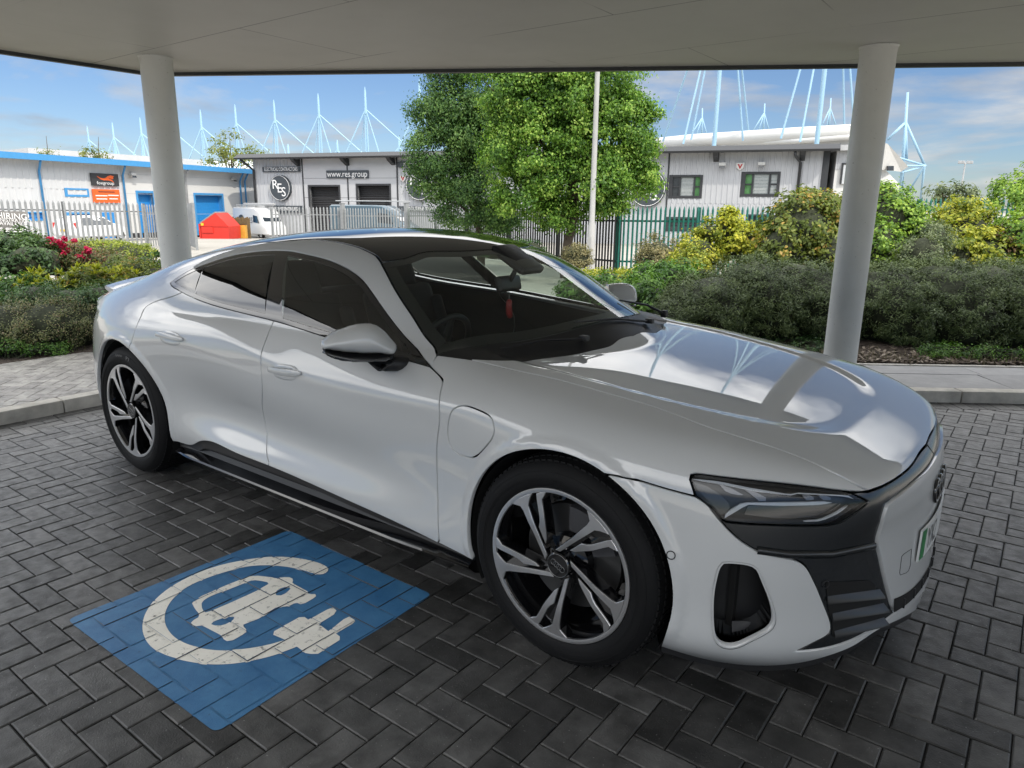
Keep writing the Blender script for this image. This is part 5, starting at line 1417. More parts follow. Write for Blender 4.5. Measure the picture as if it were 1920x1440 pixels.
def window(f,r,par,frame,mullions,panes,depth=.16,glass=None):
    wn=empty('window',(0,0,0),0,par); u0,u1,z0,z1=r; mb=MB(); t_=(u1-u0)*.07
    slabp(mb,u0,u0+t_*1.6,z0,z1,-.05,depth); slabp(mb,u1-t_*1.1,u1,z0,z1,-.05,depth); slabp(mb,u0+t_*1.6,u1-t_*1.1,z0,z0+t_*1.1,-.05,depth); slabp(mb,u0+t_*1.6,u1-t_*1.1,z1-t_*.9,z1,-.05,depth)
    for m in mullions: x=u0+(u1-u0)*m; slabp(mb,x-t_*.35,x+t_*.35,z0+t_*1.1,z1-t_*.9,.02,depth)
    zm=z0+(z1-z0)*.5; e=[0.03]+list(mullions)+[.97]
    for a,b in ((e[0],e[1]),(e[-2],e[-1])):
        slabp(mb,u0+(u1-u0)*a+t_*.4,u0+(u1-u0)*b-t_*.4,zm-t_*.25,zm+t_*.25,.03,depth)
    mb.build('window_frame',frame,wn)
    for i,(a,b) in enumerate(zip(e[:-1],e[1:])):
        mb=MB(); mb.add([(u0+(u1-u0)*a,.10,z0+.02),(u0+(u1-u0)*b,.10,z0+.02),(u0+(u1-u0)*b,.10,z1-.02),(u0+(u1-u0)*a,.10,z1-.02)],[(0,1,2,3)]); mb.build('pane',panes[i],wn)
        if panes[i] is BLIND:
            mb=MB(); n=14
            for q in range(n): z=z0+(z1-z0)*(.1+.8*q/n); slabp(mb,u0+(u1-u0)*a+.1,u0+(u1-u0)*b-.1,z,z+(z1-z0)*.022,.085,.095)
            mb.build('blind',plain('blind_slat',(.5,.52,.52),rough=.5,var=0) if 'blind_slat' not in bpy.data.materials else bpy.data.materials['blind_slat'],wn)
    return wn
window(F1,wins[0],tb,CHAR,(.33,.76),(DGLASS,BLIND,GREENG)); window(F1,wins[1],tb,CHAR,(.30,.74),(GREENG,BLIND,BLIND))
for r in lows: window(F1,r,tb,CHAR,(.5,),(DGLASS,DGLASS))
# eaves, gutter, brackets, downpipes
mb=MB(); mb.prism([(-1.1,ze+.02),(-.55,ze+.34),(14,ze+1.3),(14,ze+1.1),(-.5,ze-.08),(-1.05,ze-.10)],-1.0,xb_+.5,frame=lambda u,v,h:Vector((h,u,v))); mb.build('roof',CHAR,tb)
for x in (560,652,738,1343,1504): 
    mb=MB(); u=u_(x,300); mb.prism([(-.06,ze-.1),(-.95,ze-.1),(-.75,ze-.30),(-.06,ze-.62)],u-.16,u+.16,frame=lambda a,b,h:Vector((h,a,b))); mb.build('eave_bracket',CHAR,tb)
for x in (1497,): 
    mb=MB(); u=u_(x,300); mb.tube([(u-.25,-.9,ze-.12),(u-.2,-.8,ze-.35),(u+.15,-.16,ze-.75),(u+.15,-.16,0)],.09,8); mb.build('downpipe',CHAR,tb,smooth=True)
mb=MB(); mb.tube([(-.5,-.9,ze-.1),(-.2,-.5,ze-.5),(.15,-.16,ze-.9),(.15,-.16,0)],.10,8); mb.build('downpipe',CHAR,tb,smooth=True)
mb=MB(); slabp(mb,xb_-.35,xb_+.02,0,ze,-.1,.1); mb.build('corner_trim',CHAR,tb)
# signs: flat boards and discs with the lettering
def board(f,r,par_label,body,size,mat=SIGNG,wide=.82):
    s=tag(empty('sign_board',f.o,f.rz),par_label,'sign'); u0,u1,z0,z1=r; mb=MB(); mb.box((u0,-.16,z0),(u1,-.06,z1)); mb.build('board',mat,s); lettering(body,(u0+u1)/2,(z0+z1)/2,size,-.165,s,wide=wide); return s
board(F1,F1.rect(494,313,564,322.5),'narrow slate sign reading ELECTRICAL CONTRACTORS under the eaves at the left end','ELECTRICAL CONTRACTORS',.40,wide=.62)
board(F1,F1.rect(499,385.5,568,398),'narrow slate sign reading GOODS & PASSENGER LIFTS below the leftmost round sign','GOODS & PASSENGER LIFTS',.40,wide=.58)
board(F1,F1.rect(614,319.5,692,334),'slate sign reading www.res.group above the two dark roller doors','www.res.group',.66,wide=.9)
board(F1,F1.rect(747,303,838,313.5),'narrow slate sign reading PLUMBING & HEATING partly behind the dark tree','PLUMBING & HEATING',.42,wide=.72)
board(F1,F1.rect(750,387,838,396),'narrow slate sign reading FACILITIES just above the fence by the dark tree','FACILITIES & SERVICES',.40,wide=.66)
def disc(x,y,rx,ry,lab):
    u,z=F1.uz(x,y); ua=F1.uz(x-rx,y)[0]; R=abs(F1.uz(x,y-ry)[1]-F1.uz(x,y+ry)[1])/2
    s=tag(empty('round_sign',F1.o,F1.rz),lab,'sign','round company signs')
    mb=MB(); mb.lathe([(0,-.30),(R,-.30),(R,-.03)],56,c=(u,0,z)); mb.build('disc',SIGNG,s,smooth=True,angle=30)
    mb=MB(); mb.tube([(u+R*.95*math.cos(a),-.305,z+R*.95*math.sin(a)) for a in np.linspace(0,6.2832,56,endpoint=False)],R*.018,5,closed=True); mb.build('rim_line',WLET,s)
    for ch_,dx,dz in (('R',-.42,.24),('E',.0,-.05),('S',.38,-.34)): lettering(ch_,u+R*dx,z+R*dz,R*1.02,-.312-.002*abs(dx),s,wide=1.0)
disc(528.5,352.5,16,24,'round slate sign with white letters RES left of the roller doors'); disc(789,347,19,29,'round slate RES sign half hidden behind the dark tree'); disc(1215,353,23,35,'round slate RES sign half hidden behind the right edge of the sunlit tree')
def wallbox(f,x,y,name,lab,cat,kind,group=None):
    u,z=f.uz(x,y); s=tag(empty(name,f.o+f.d*u,f.rz),lab,cat,group); s.location.z=f.z0+z
    if kind=='alarm':
        mb=MB(); mb.prism([(-.28,.2),(.28,.2),(.22,-.14),(0,-.3),(-.22,-.14)],.03,.16,frame=lambda a,b,h:Vector((a,-h,b)),bev=.03); mb.build('case',WHITEP,s); mb=MB(); mb.prism([(-.16,.1),(-.06,.1),(0,-.06),(.06,.1),(.16,.1),(0,-.22)],.161,.17,frame=lambda a,b,h:Vector((a,-h,b))); mb.build('emblem',RED,s)
    else:
        mb=MB(); mb.tube([(0,-.02,.25),(0,-.22,.22),(0,-.25,.1)],.025,6); mb.build('arm',STEEL,s); mb=MB(); mb.cbox((-.22,-.42,-.12),(.22,-.14,.10),.03,Matrix.Rotation(rad(-15),4,'X')); mb.build('lamp_head',plain('flood_case',(.5,.5,.48),rough=.4,var=0) if 'flood_case' not in bpy.data.materials else bpy.data.materials['flood_case'],s)
        mb=MB(); mb.add([(-.18,-.43,-.16),(.18,-.43,-.16),(.18,-.40,.04),(-.18,-.40,.04)],[(0,1,2,3)]); mb.build('lamp_glass',DGLASS,s)
wallbox(F1,1388,311,'alarm_box','white alarm box with red emblem between the two upper windows','alarm','alarm')
wallbox(F1,757,334,'alarm_box','small white alarm box with red emblem left of the half hidden round sign','alarm','alarm')
wallbox(F1,1355,311,'floodlight','small floodlight under the eaves above the left upper window','floodlight','flood'); wallbox(F1,1428,310,'floodlight','small floodlight above the right upper window with green pane','floodlight','flood')
# white wing at the right end
F1b=Facade(1545,46.4,1612,45.9); wg=fparent(F1b,'white_wing','white building end behind the right post with a pale sign on its wall','building'); zt=F1b.uz(1580,283)[1]
mb=MB(); slabp(mb,.4,F1b.L,0,zt,0,10); mb.build('wall',WHITEP,wg); mb=MB(); corrug(mb,.4,2.2,zt-1.1,zt-.02,-.03,.2,.02); mb.build('ribbed_strip',GREYC,wg)
mb=MB(); mb.box((-.2,-.5,zt),(F1b.L+.15,10,zt+.32)); mb.build('roof_edge',ROOFM,wg); r=F1b.rect(1579,309,1600,345); mb=MB(); mb.box((r[0],-.14,r[2]),(r[1]+.5,-.04,r[3])); mb.build('sign_panel',plain('pale_sign',(.5,.52,.54),rough=.5),wg); mb=MB(); mb.box((r[0]-.1,-.16,r[2]),(r[0],-.02,r[3]+.1)); mb.box((r[0]-.1,-.16,r[3]),(r[1]+.5,-.02,r[3]+.1)); mb.build('sign_frame',CHAR,wg)
# ------------------------------------------------ white and blue building
F2=Facade(-120,42.0,482,66.5); bb=fparent(F2,'blue_trim_building','long white building with bright blue gutter, doors and window frames','building')
z2=F2.uz(240,308)[1]; L2=F2.L; v_=lambda x,y=340: F2.uz(x,y)[0]
u1=v_(228); ud=v_(445)
dr=[F2.rect(264,362,292,480),F2.rect(369,366,419,450)]; dr=[(a,b,0,d) for a,b,c,d in dr]; wu=F2.rect(121,353,166,369)
lw=[F2.rect(50,397,82,414),F2.rect(124,398,171,412),(F2.rect(191,398,216,450))]
mb=MB()
for r in wallrow(mb,0,u1,3.4,z2,[wu]): corrug(mb,*r,0,.40,.04)
for r in wallrow(mb,0,u1,0,3.4,lw): corrug(mb,*r,0,.40,.04)
mb.build('ribbed_wall',WHITEC,bb); mb=MB(); corrug(mb,ud,L2,0,z2,0,.4,.04); mb.build('ribbed_wall',WHITEC,bb)
mb=MB()
for r in wallrow(mb,u1,ud,0,z2,dr): slabp(mb,r[0],r[1],r[2],r[3],-.02,.2)
mb.build('panel_wall',WHITEP,bb)
mb=MB(); slabp(mb,0,L2,0,z2,.5,16); mb.build('wall',WHITEP,bb)
mb=MB()
for z in (1.7,3.2,4.6): slabp(mb,u1+.1,ud-.1,z-.012,z+.012,-.026,-.019)
mb.build('panel_joint',ROOFM,bb)
for d in dr:
    g_=empty('blue_door',(0,0,0),0,bb); mb=MB(); mb.box((d[0],.42,0),(d[1],.46,d[3])); mb.build('leaf',BLUED,g_)
    mb=MB(); slabp(mb,d[0]-.16,d[0],0,d[3]+.16,-.06,.46); slabp(mb,d[1],d[1]+.16,0,d[3]+.16,-.06,.46); slabp(mb,d[0],d[1],d[3],d[3]+.16,-.06,.46); mb.build('door_frame',BLUEF,g_)
window(F2,wu,bb,BLUEF,(.5,),(DGLASS,DGLASS))
for r in lw[:2]: window(F2,r,bb,BLUEF,(.5,),(BLUED,BLUED))
r=lw[2]; mb=MB(); slabp(mb,r[0],r[1],0,r[3],-.03,.05); mb.build('entrance_door',BLUED,bb)
mb=MB(); mb.prism([(-.75,z2-.12),(-.75,z2+.18),(16,z2+1.1),(16,z2+.8),(-.45,z2-.12)],-.5,L2+.6,frame=lambda a,b,h:Vector((h,a,b))); mb.build('roof',ROOFM,bb)
mb=MB(); mb.box((-.5,-.92,z2-.16),(L2+.6,-.76,z2+.22)); mb.build('gutter',BLUEF,bb)
for x in (72,228,345,447,456):
    mb=MB(); u=v_(x,330); mb.tube([(u-.25,-.75,z2-.2),(u-.1,-.4,z2-.5),(u,-.13,z2-.8),(u,-.13,0)],.075,8); mb.build('downpipe',BLUEF if x!=345 else STEEL,bb,smooth=True)
mb=MB(); slabp(mb,u1+.3,ud-.3,0,.35,-.035,-.021); mb.build('plinth',CHAR,bb)
# company boards
r=F2.rect(168.5,325.5,219.5,348.5); s=tag(empty('sign_board',F2.o,F2.rz),'dark grey sign with orange fox tail shape and white word foxgroup','sign'); mb=MB(); mb.box((r[0],-.16,r[2]),(r[1],-.06,r[3])); mb.build('board',plain('dark_sign',(.035,.035,.038),rough=.5,var=0),s)
ORANGE=plain('orange_sign',(.78,.12,.02),rough=.5,var=.03)
w_,h_=r[1]-r[0],r[3]-r[2]; tail=[(.20,.78),(.24,.66),(.33,.52),(.45,.44),(.58,.50),(.66,.62),(.74,.56),(.80,.60),(.79,.72),(.83,.82),(.77,.84),(.70,.88),(.60,.80),(.52,.66),(.44,.60),(.32,.64)]
mb=MB(); mb.prism([(r[0]+a*w_,r[2]+b*h_) for a,b in tail],.161,.175,frame=lambda a,b,h:Vector((a,-h,b)))
mb.prism([(r[0]+a*w_,r[2]+b*h_) for a,b in ((.52,.46),(.60,.56),(.70,.54),(.78,.40),(.81,.26),(.76,.36),(.68,.44),(.60,.46))],.161,.175,frame=lambda a,b,h:Vector((a,-h,b))); mb.build('fox_shape',ORANGE,s); lettering('foxgroup',(r[0]+r[1])/2-.02,r[2]+h_*.22,h_*.36,-.17,s,wide=1.25)
r=F2.rect(172,355,222,380); s=tag(empty('sign_board',F2.o,F2.rz),'orange board with small lines of lettering below the dark fox sign','sign'); mb=MB(); mb.box((r[0],-.16,r[2]),(r[1],-.06,r[3])); mb.build('board',ORANGE,s); w_,h_=r[1]-r[0],r[3]-r[2]
mb=MB()
for a,b,c in ((.08,.48,.52),(.55,.52,.95),(.1,.24,.5),(.58,.26,.90)):
    mb.box((r[0]+a*w_,-.165,r[2]+b*h_),(r[0]+max(a+.3,c)*w_ if c>a else r[0]+(a+.36)*w_,-.161,r[2]+(b+.075)*h_))
mb.build('text_line',WLET,s); mb=MB(); mb.box((r[0]+.2*w_,-.165,r[2]+.76*h_),(r[0]+.82*w_,-.161,r[2]+.85*h_)); mb.build('heading_line',plain('dark_text',(.12,.04,.02),var=0),s)
wallbox(F2,244,329,'floodlight','white floodlight on the white wall right of the fox sign','floodlight','flood'); wallbox(F2,434,337,'floodlight','white floodlight at the right end of the white and blue building','floodlight','flood')
# ------------------------------------------------ stadium far behind
MB_=plain('pale_blue_steel',(.30,.48,.63),rough=.5,var=.05)
def mast(par,base,H,leanL,leanR,deep,w_=.32,back=None):
    """tall pole with stays spreading from a collar below its tip"""
    mb=MB(); b=Vector(base); top=b+Vector((0,0,H)); cz=b+Vector((0,0,H*.80)); r_=Vector((RGT[0],RGT[1],0)); f_=FWD3
    mb.tube([b-r_*w_*1.3,cz-r_*w_*.5],w_*.62,6); mb.tube([b+r_*w_*1.3,cz+r_*w_*.5],w_*.62,6); mb.tube([cz-Vector((0,0,H*.04)),top-Vector((0,0,H*.05)),top],[w_*.95,w_*.8,w_*.25],8)
    for v in (leanL,leanR): mb.tube([cz,b+r_*v*H+f_*deep*.2],w_*.55,6)
    mb.tube([cz,b-r_*abs(leanL)*H*.42+f_*deep],w_*.45,6); mb.tube([cz,b+r_*abs(leanL)*H*.62-f_*deep],w_*.40,6)
    return mb.build('mast',MB_,par,smooth=True,angle=40)
st=tag(empty('stadium_stand',gp(480,150)),'far white stadium stand under a long row of pale blue cable masts','stadium')
def put(o,par): 
    o.parent=par; o.matrix_parent_inverse=par.matrix_world.inverted()
    return o
bpy.context.view_layer.update()
tops=[(163,236),(210,229),(262,220),(320,214),(375,205),(440,196),(513,187),(596,175),(684,163),(786,149)]
for x,y in tops:
    D=120*238/(387-y); p=at(x,y,D); base=Vector((p.x,p.y,3.0)); m=mast(None,base,p.z-3.0,-.42,.92,3.0,w_=.22); put(m,st)
for x,y in ((632,262),(748,255),(540,270)):
    p=at(x,y,190); m=mast(None,Vector((p.x,p.y,5)),p.z-5,-.7,.6,3,w_=.3); put(m,st)
mb=MB(); a=at(100,330,200); b=at(1000,330,112); d=(b-a); d.z=0; d.normalize(); n_=Vector((-d.y,d.x,0))
V=[];
for p in (a,b):
    for off,z in ((0,-1),(0,8.5),(14,11.5),(30,11.5),(30,-1)): V.append((p.x+n_.x*off,p.y+n_.y*off,z))
mb.add(V,[(0,5,6,1),(1,6,7,2),(2,7,8,3),(3,8,9,4),(0,1,2,3,4),(5,9,8,7,6)]); put(mb.build('stand_roof',WHITEC,None),st)
# near stand on the right with white roll-edged roof and huge masts
s2=tag(empty('stadium_corner',gp(1500,85)),'white stadium end with rolled roof edge and tall pale blue masts behind the grey building','stadium'); bpy.context.view_layer.update()
F3=Facade(1180,92,1610,74); mb=MB(); zr=F3.uz(1400,262)[1]
def loc(u,y,z): q=F3.o+F3.d*u-F3.n*y; return Vector((q.x,q.y,F3.z0+z))
V=[loc(-6,0,0),loc(F3.L,0,0),loc(F3.L,0,zr),loc(-6,0,zr-1.0)]; mb.add(V,[(0,1,2,3)]); mb.add([loc(-6,.5,0),loc(-6,22,0),loc(-6,22,zr),loc(-6,.5,zr-1.0)],[(0,1,2,3)]); put(mb.build('stand_wall',WHITEC,None),s2)
mb=MB(); ends=[at(1215,272,93),at(1300,264,88),at(1400,258.5,82),at(1500,252.5,78),at(1600,247.5,74.5)]; mb.tube(ends,[.75]*5,12); mb.tube([at(1215,285,92.8),at(1310,274,87.5),at(1400,268,82),at(1500,264,77.5),at(1600,256,74)],.28,8); put(mb.build('roof_roll',WHITEP,None,smooth=True),s2)
mb=MB(); A=[at(1600,250,74.5),at(1665,270,78),at(1703,312,84)]; B=[at(1600,292,75),at(1652,318,79),at(1690,322,84)]; C_=[at(1600,252,88),at(1660,272,90),at(1700,314,92)]
V=A+B+C_; mb.add(V,[(0,1,4,3),(1,2,5,4),(0,6,7,1),(1,7,8,2)]); put(mb.build('end_roof',WHITEP,None),s2)
mb=MB(); A=[at(1598,300,80),at(1640,300,81),at(1664,322,82),at(1686,345,83),at(1688,420,83),at(1598,420,80)]; mb.add(A,[(0,1,2,3,4,5)]); mb.add([A[0]+FWD3*6,A[3]+FWD3*6,A[4]+FWD3*6,A[5]+FWD3*6],[(0,1,2,3)]); mb.add([A[3],A[3]+FWD3*6,A[4]+FWD3*6,A[4]],[(0,1,2,3)]); put(mb.build('end_wall',WHITEP,None),s2)
for (x0,y0,x1,y1) in ((1665,311,1676,320),(1661,343,1673,352)):
    mb=MB(); P=[at(x0,y1,79.5),at(x1,y1,79.8),at(x1,y0,79.8),at(x0,y0,79.5)]; mb.add(P+[p+FWD3*.3 for p in P],[(0,1,2,3),(4,7,6,5),(0,4,5,1),(1,5,6,2),(2,6,7,3),(3,7,4,0)]); put(mb.build('end_window',DGLASS,None),s2)
def stays(par,tip,pts,w_,D0):
    mb=MB(); T=at(*tip)
    for p in pts: mb.tube([T,at(*p)],w_,6)
    return put(mb.build('mast',MB_,par,smooth=True),par)
def bigmast(x,D,yb,legs):
    mb=MB(); p0=at(x,yb,D); tip=p0+Vector((0,0,26)); mb.tube([p0,p0+Vector((.0,0,22)),tip],[.22,.21,.07],10); cz=p0+Vector((0,0,19))
    for lx,ly,dd in legs: mb.tube([cz,at(lx,ly,D+dd)],.10,7)
    put(mb.build('mast',MB_,s2,smooth=True,angle=40),s2)
bigmast(1338,78,284,((1281,270,-2),(1296,262,1),(1393,264,2),(1404,253,6),(1243,265,8)))
bigmast(1531,73,272,((1464,260,-1),(1500,266,-3),(1583,246,5),(1602,252,1)))
def smallmast(tip,base,legs,D,w_=.15):
    mb=MB(); T=at(*tip,D); mb.tube([at(*base,D),T],[w_*1.3,w_*.7],6); c=at(tip[0]*.7+base[0]*.3,tip[1]*.7+base[1]*.3,D)
    for l in legs: mb.tube([c,at(l[0],l[1],D)],w_*.8,5)
    put(mb.build('mast',MB_,s2,smooth=True),s2)
smallmast((1317,203),(1316,262),((1290,262),(1303,262),(1328,262)),140); smallmast((1434,194),(1431,253),((1408,252),(1420,253),(1444,252)),140); smallmast((1558,184),(1554,246),((1536,246),(1548,247),(1571,246)),135)
smallmast((1702,173),(1689,362),((1664,262),(1700,300),(1734,311)),95,.22)
mb=MB(); 
for a_,b_ in (((1690,311),(1736,311)),((1672,292),(1736,311)),((1690,324),(1732,312)),((1734,311),(1702,362)),((1733,312),(1726,372)),((1692,324),(1686,360))): mb.tube([at(*a_,92),at(*b_,95)],.13,6)
put(mb.build('stay_frame',MB_,None,smooth=True),s2)
wh=tag(empty('warehouse',gp(40,105)),'plain white warehouse far behind the blue gutter','building'); bpy.context.view_layer.update()
mb=MB(); A=at(52,277,105); B=at(380,300,150); C_=at(-60,290,150)
for (p,q) in ((A,B),(C_,A)):
    mb.add([(p.x,p.y,-2),(q.x,q.y,-2),(q.x,q.y,q.z),(p.x,p.y,p.z)],[(0,1,2,3)])
E_=B+(C_-A); mb.add([A,B,E_,C_],[(0,1,2,3)]); put(mb.build('wall',WHITEC,None),wh)
# ------------------------------------------------ palisade fences
FG=plain('galvanised_pale',(.25,.26,.265),rough=.55,var=.15); FK=plain('black_painted_pale',(.012,.013,.014),rough=.5,var=.1); FGR=plain('green_painted_pale',(.012,.13,.10),rough=.5,var=.12)
def palisade(label,p0,d0,p1,d1,h,pitch,mat,zoff=0,name='palisade_fence',posts=None,group=None,postmat=None):
    A=gp(p0,d0); B=gp(p1,d1); A.z+=zoff; B.z+=zoff; d=B-A; L_=d.length; dh=Vector((d.x,d.y,0)).normalized(); n_=Vector((dh.y,-dh.x,0))
    root=tag(empty(name,A),label,'fence',group); n=int(L_/pitch); mb=MB()
    for i in range(n+1):
        b=d*((i+.5)/(n+1)); w_=pitch*.23; z0=.06
        V=[]; 
        for z,ws in ((z0,1),(h-.10,1),(h,.15)):
            for s_,o in ((-1,0),(-.35,.035),(.35,.035),(1,0)): V.append(b+dh*(s_*w_*ws)+n_*(o*ws+.03)+Vector((0,0,z)))
        mb.add(V,[(r*4+k,r*4+k+1,r*4+k+5,r*4+k+4) for r in range(2) for k in range(3)])
    mb.build('pales',mat,root)
    for z in (.32,h-.42):
        mb=MB(); q=Vector((0,0,z)); mb.add([q-n_*.02,q+d-n_*.02,q+d-n_*.02+Vector((0,0,.05)),q-n_*.02+Vector((0,0,.05)),q+n_*.02,q+d+n_*.02,q+d+n_*.02+Vector((0,0,.05)),q+n_*.02+Vector((0,0,.05))],[(0,1,2,3),(4,7,6,5),(3,2,6,7),(0,4,5,1)]); mb.build('rail',postmat or mat,root)
    m=max(1,round(L_/2.75)) if posts is None else posts
    for i in range(m+1):
        b=d*(i/m)-n_*.06; mb=MB(); M_=Matrix.Translation(b)@Matrix.Rotation(math.atan2(dh.y,dh.x),4,'Z'); mb.box((-.05,-.05,0),(.05,.05,h-.03),M_); mb.build('post',postmat or mat,root)
    return root
palisade('grey galvanised pointed fence in front of the white and blue building',-60,28.0,270,33.5,2.0,.21,FG,postmat=plain('dark_fence_post',(.12,.125,.13),rough=.6))
palisade('short grey pointed fence beside the left post',272,33.5,343,36.0,1.95,.17,FG)
palisade('grey pointed fence in front of the white van and grey building',507,38,637,37,2.0,.20,FG)
palisade('closed grey palisade gate in front of the blue grey van',645,36.5,762,35,1.95,.16,FG,name='palisade_gate')
palisade('grey pointed fence right of the closed gate, behind the car roof',764,34.5,872,31,1.95,.17,plain('weathered_pale',(.17,.19,.18),rough=.6,var=.2))
palisade('black pointed fence under the two trees behind the car',872,27,1160,20.3,1.85,.125,FK)
palisade('green pointed fence right of the white lamp column',1160,20.3,1475,18.6,1.85,.125,FGR)
palisade('distant dark green fence behind the yellow shrubs at the right edge',1722,27,1960,26,2.2,.16,FGR,zoff=.15)
# leaf of the open gate seen edge-on beside the left post
gA=gp(347,34.5); gB=gp(362,30.5); gt=tag(empty('open_gate',gA),'open grey steel gate leaf with bracing, right of the left post','gate'); dd=gB-gA; mb=MB()
for z in (.25,1.05,1.75): mb.tube([Vector((0,0,z)),dd+Vector((0,0,z))],.05,6)
for t_ in (0,1): mb.tube([dd*t_,dd*t_+Vector((0,0,1.95))],.06,6)
mb.build('gate_frame',FG,gt); mb=MB()
for i in range(16): b=dd*((i+.5)/16); mb.box((b.x-.05,b.y-.05,b.z+.1),(b.x+.05,b.y+.05,b.z+1.95))
mb.build('pales',FG,gt)
for (x,dp,lab) in ((642,36.6,'grey steel gate post left of the closed palisade gate'),(762,34.8,'grey steel gate post right of the closed palisade gate')):
    b=gp(x,dp); g_=tag(empty('gate_post',b),lab,'post'); mb=MB(); mb.cbox((-.09,-.09,0),(.09,.09,2.15),.01); mb.build('shaft',FG,g_); mb=MB(); mb.box((-.11,-.11,2.15),(.11,.11,2.18)); mb.build('cap',FG,g_)
# banner tied to the fence
pA=at(-34,392,28.15); pB=at(53,398,29.6); pC=at(49,434,29.6); pD=at(-34,433,28.15); ba=tag(empty('banner',pA-FWD3*.12),'grey hiring banner with white lettering tied to the fence at the left edge','banner'); V=[];n1_=12
for i in range(n1_+1):
    for j in range(7):
        f=i/n1_; g2=j/6; p=(pA*(1-f)+pB*f)*(1-g2)+(pD*(1-f)+pC*f)*g2; V.append(p-pA+Vector((0,0,.02*math.sin(f*9)))-FWD3*.03*math.sin(f*7+g2*4))
mb=MB(); mb.add(V,[(i*7+j,i*7+j+1,(i+1)*7+j+1,(i+1)*7+j) for i in range(n1_) for j in range(6)]); mb.build('sheet',plain('grey_banner',(.24,.23,.22),rough=.7,var=.1),ba,smooth=True)
ex=(pB-pA); wL=ex.length; ex.normalize()
for body,y,sz in (("WE'RE HIRING!",404,.34),('SALES & ADMINISTRATION',411.5,.20),('POSITIONS AVAILABLE',418,.20),('www.res.group',428,.32)):
    o_=at(8,y,28.85)-pA-FWD3*.20; vs,fs=text_mesh(body,sz,'CENTER'); mb=MB(); mb.add([o_+ex*v.x*1.0+Vector((0,0,v.y)) for v in vs],fs); mb.build('lettering',WLET,ba)
# white lamp column
lb_=gp(1111,17); lp=tag(empty('lamp_column',lb_),'slim white lamp column in front of the sunlit tree','lamp post'); LPM=plain('white_column_paint',(.42,.42,.41),rough=.5,var=.1,scale=2)
mb=MB(); mb.lathe([(.088,0),(.088,1.3),(.066,1.4),(.060,3.0),(.050,6.0),(.04,8.2)],20,'z'); mb.build('shaft',LPM,lp,smooth=True,angle=50); mb=MB(); mb.box((-.045,-.094,.45),(.045,-.084,1.05)); mb.build('door_hatch',LPM,lp); mb=MB(); mb.cbox((-.15,-.75,8.1),(.15,.1,8.25),.05); mb.build('lantern',plain('lantern_grey',(.2,.2,.2)),lp)
# distant floodlight pole
fb=gp(1797,80); fp=tag(empty('floodlight_pole',fb),'thin distant floodlight pole behind the far tree at the right','lamp post'); mb=MB(); hh=at(1797,306,80).z-fb.z; mb.tube([(0,0,0),(0,0,hh)],[.12,.07],8); mb.build('shaft',STEEL,fp)
mb=MB(); r_=Vector((RGT[0],RGT[1],0)); mb.tube([r_*-.7+Vector((0,0,hh)),r_*.7+Vector((0,0,hh))],.06,6)
for s_ in (-.6,-.2,.3,.65): c=r_*s_+Vector((0,0,hh+.1)); mb.cbox(c-Vector((.16,.16,.15)),c+Vector((.16,.16,.15)),.04)
mb.build('lamp_head',STEEL,fp)
# ------------------------------------------------ vehicles in the yard
WCAR=plain('white_vehicle_paint',(.66,.67,.68),rough=.3,var=.02,coat=.8); SILV=plain('silver_vehicle_paint',(.34,.36,.38),rough=.3,metal=.4,var=.03,coat=.8); VGL=plain('vehicle_glass',(.03,.04,.05),rough=.04,var=0,coat=.8); TAILR=plain('tail_lamp_red',(.55,.02,.015),rough=.2,var=0,coat=.8); YEL=plain('yellow_plate',(.75,.50,.04),rough=.4,var=0)
def simple_wheel(par,x,y,r,w_=.22):
    wl=empty('wheel',(x,y,r),0,par); mb=MB(); mb.lathe([(r*.62,-w_/2),(r*.9,-w_/2),(r,-w_/2+.04),(r,w_/2-.04),(r*.9,w_/2),(r*.62,w_/2)],24); mb.build('tyre',RUBBER,wl,smooth=True,angle=40); mb=MB()
    mb.lathe([(0,-w_/2+.02),(r*.18,-w_/2+.0),(r*.25,-w_/2+.04),(r*.62,-w_/2+.02),(r*.62,w_/2-.02),(r*.2,w_/2),(0,w_/2)],24); mb.build('rim',STEEL,wl,smooth=True,angle=40)
def loft(secs,mat,name,par,smooth=True,angle=35):
    """sections: list of closed loops with equal counts"""
    n=len(secs[0]); mb=MB(); V=[p for s in secs for p in s]; F_=[(i*n+j,(i+1)*n+j,(i+1)*n+(j+1)%n,i*n+(j+1)%n) for i in range(len(secs)-1) for j in range(n)]+[tuple(range(n)),tuple((len(secs)-1)*n+j for j in range(n))[::-1]]
    mb.add(V,F_); return mb.build(name,mat,par,smooth=smooth,angle=angle)
def sec(x,w0,w1,w2,z0,z1,z2,r=.08):
    """cross-section: sill half-width w0 at z0, belt w1 at z1, roof w2 at z2"""
    h=[(w0*.9,z0),(w0,z0+.08),(w1,z1*.6+z0*.4),(w1*.985,z1),(w2+.03,z2-.07),(w2-.05,z2-.01),(0,z2)]
    return [(x,y,z) for y,z in h]+[(x,-y,z) for y,z in h[::-1][1:]]
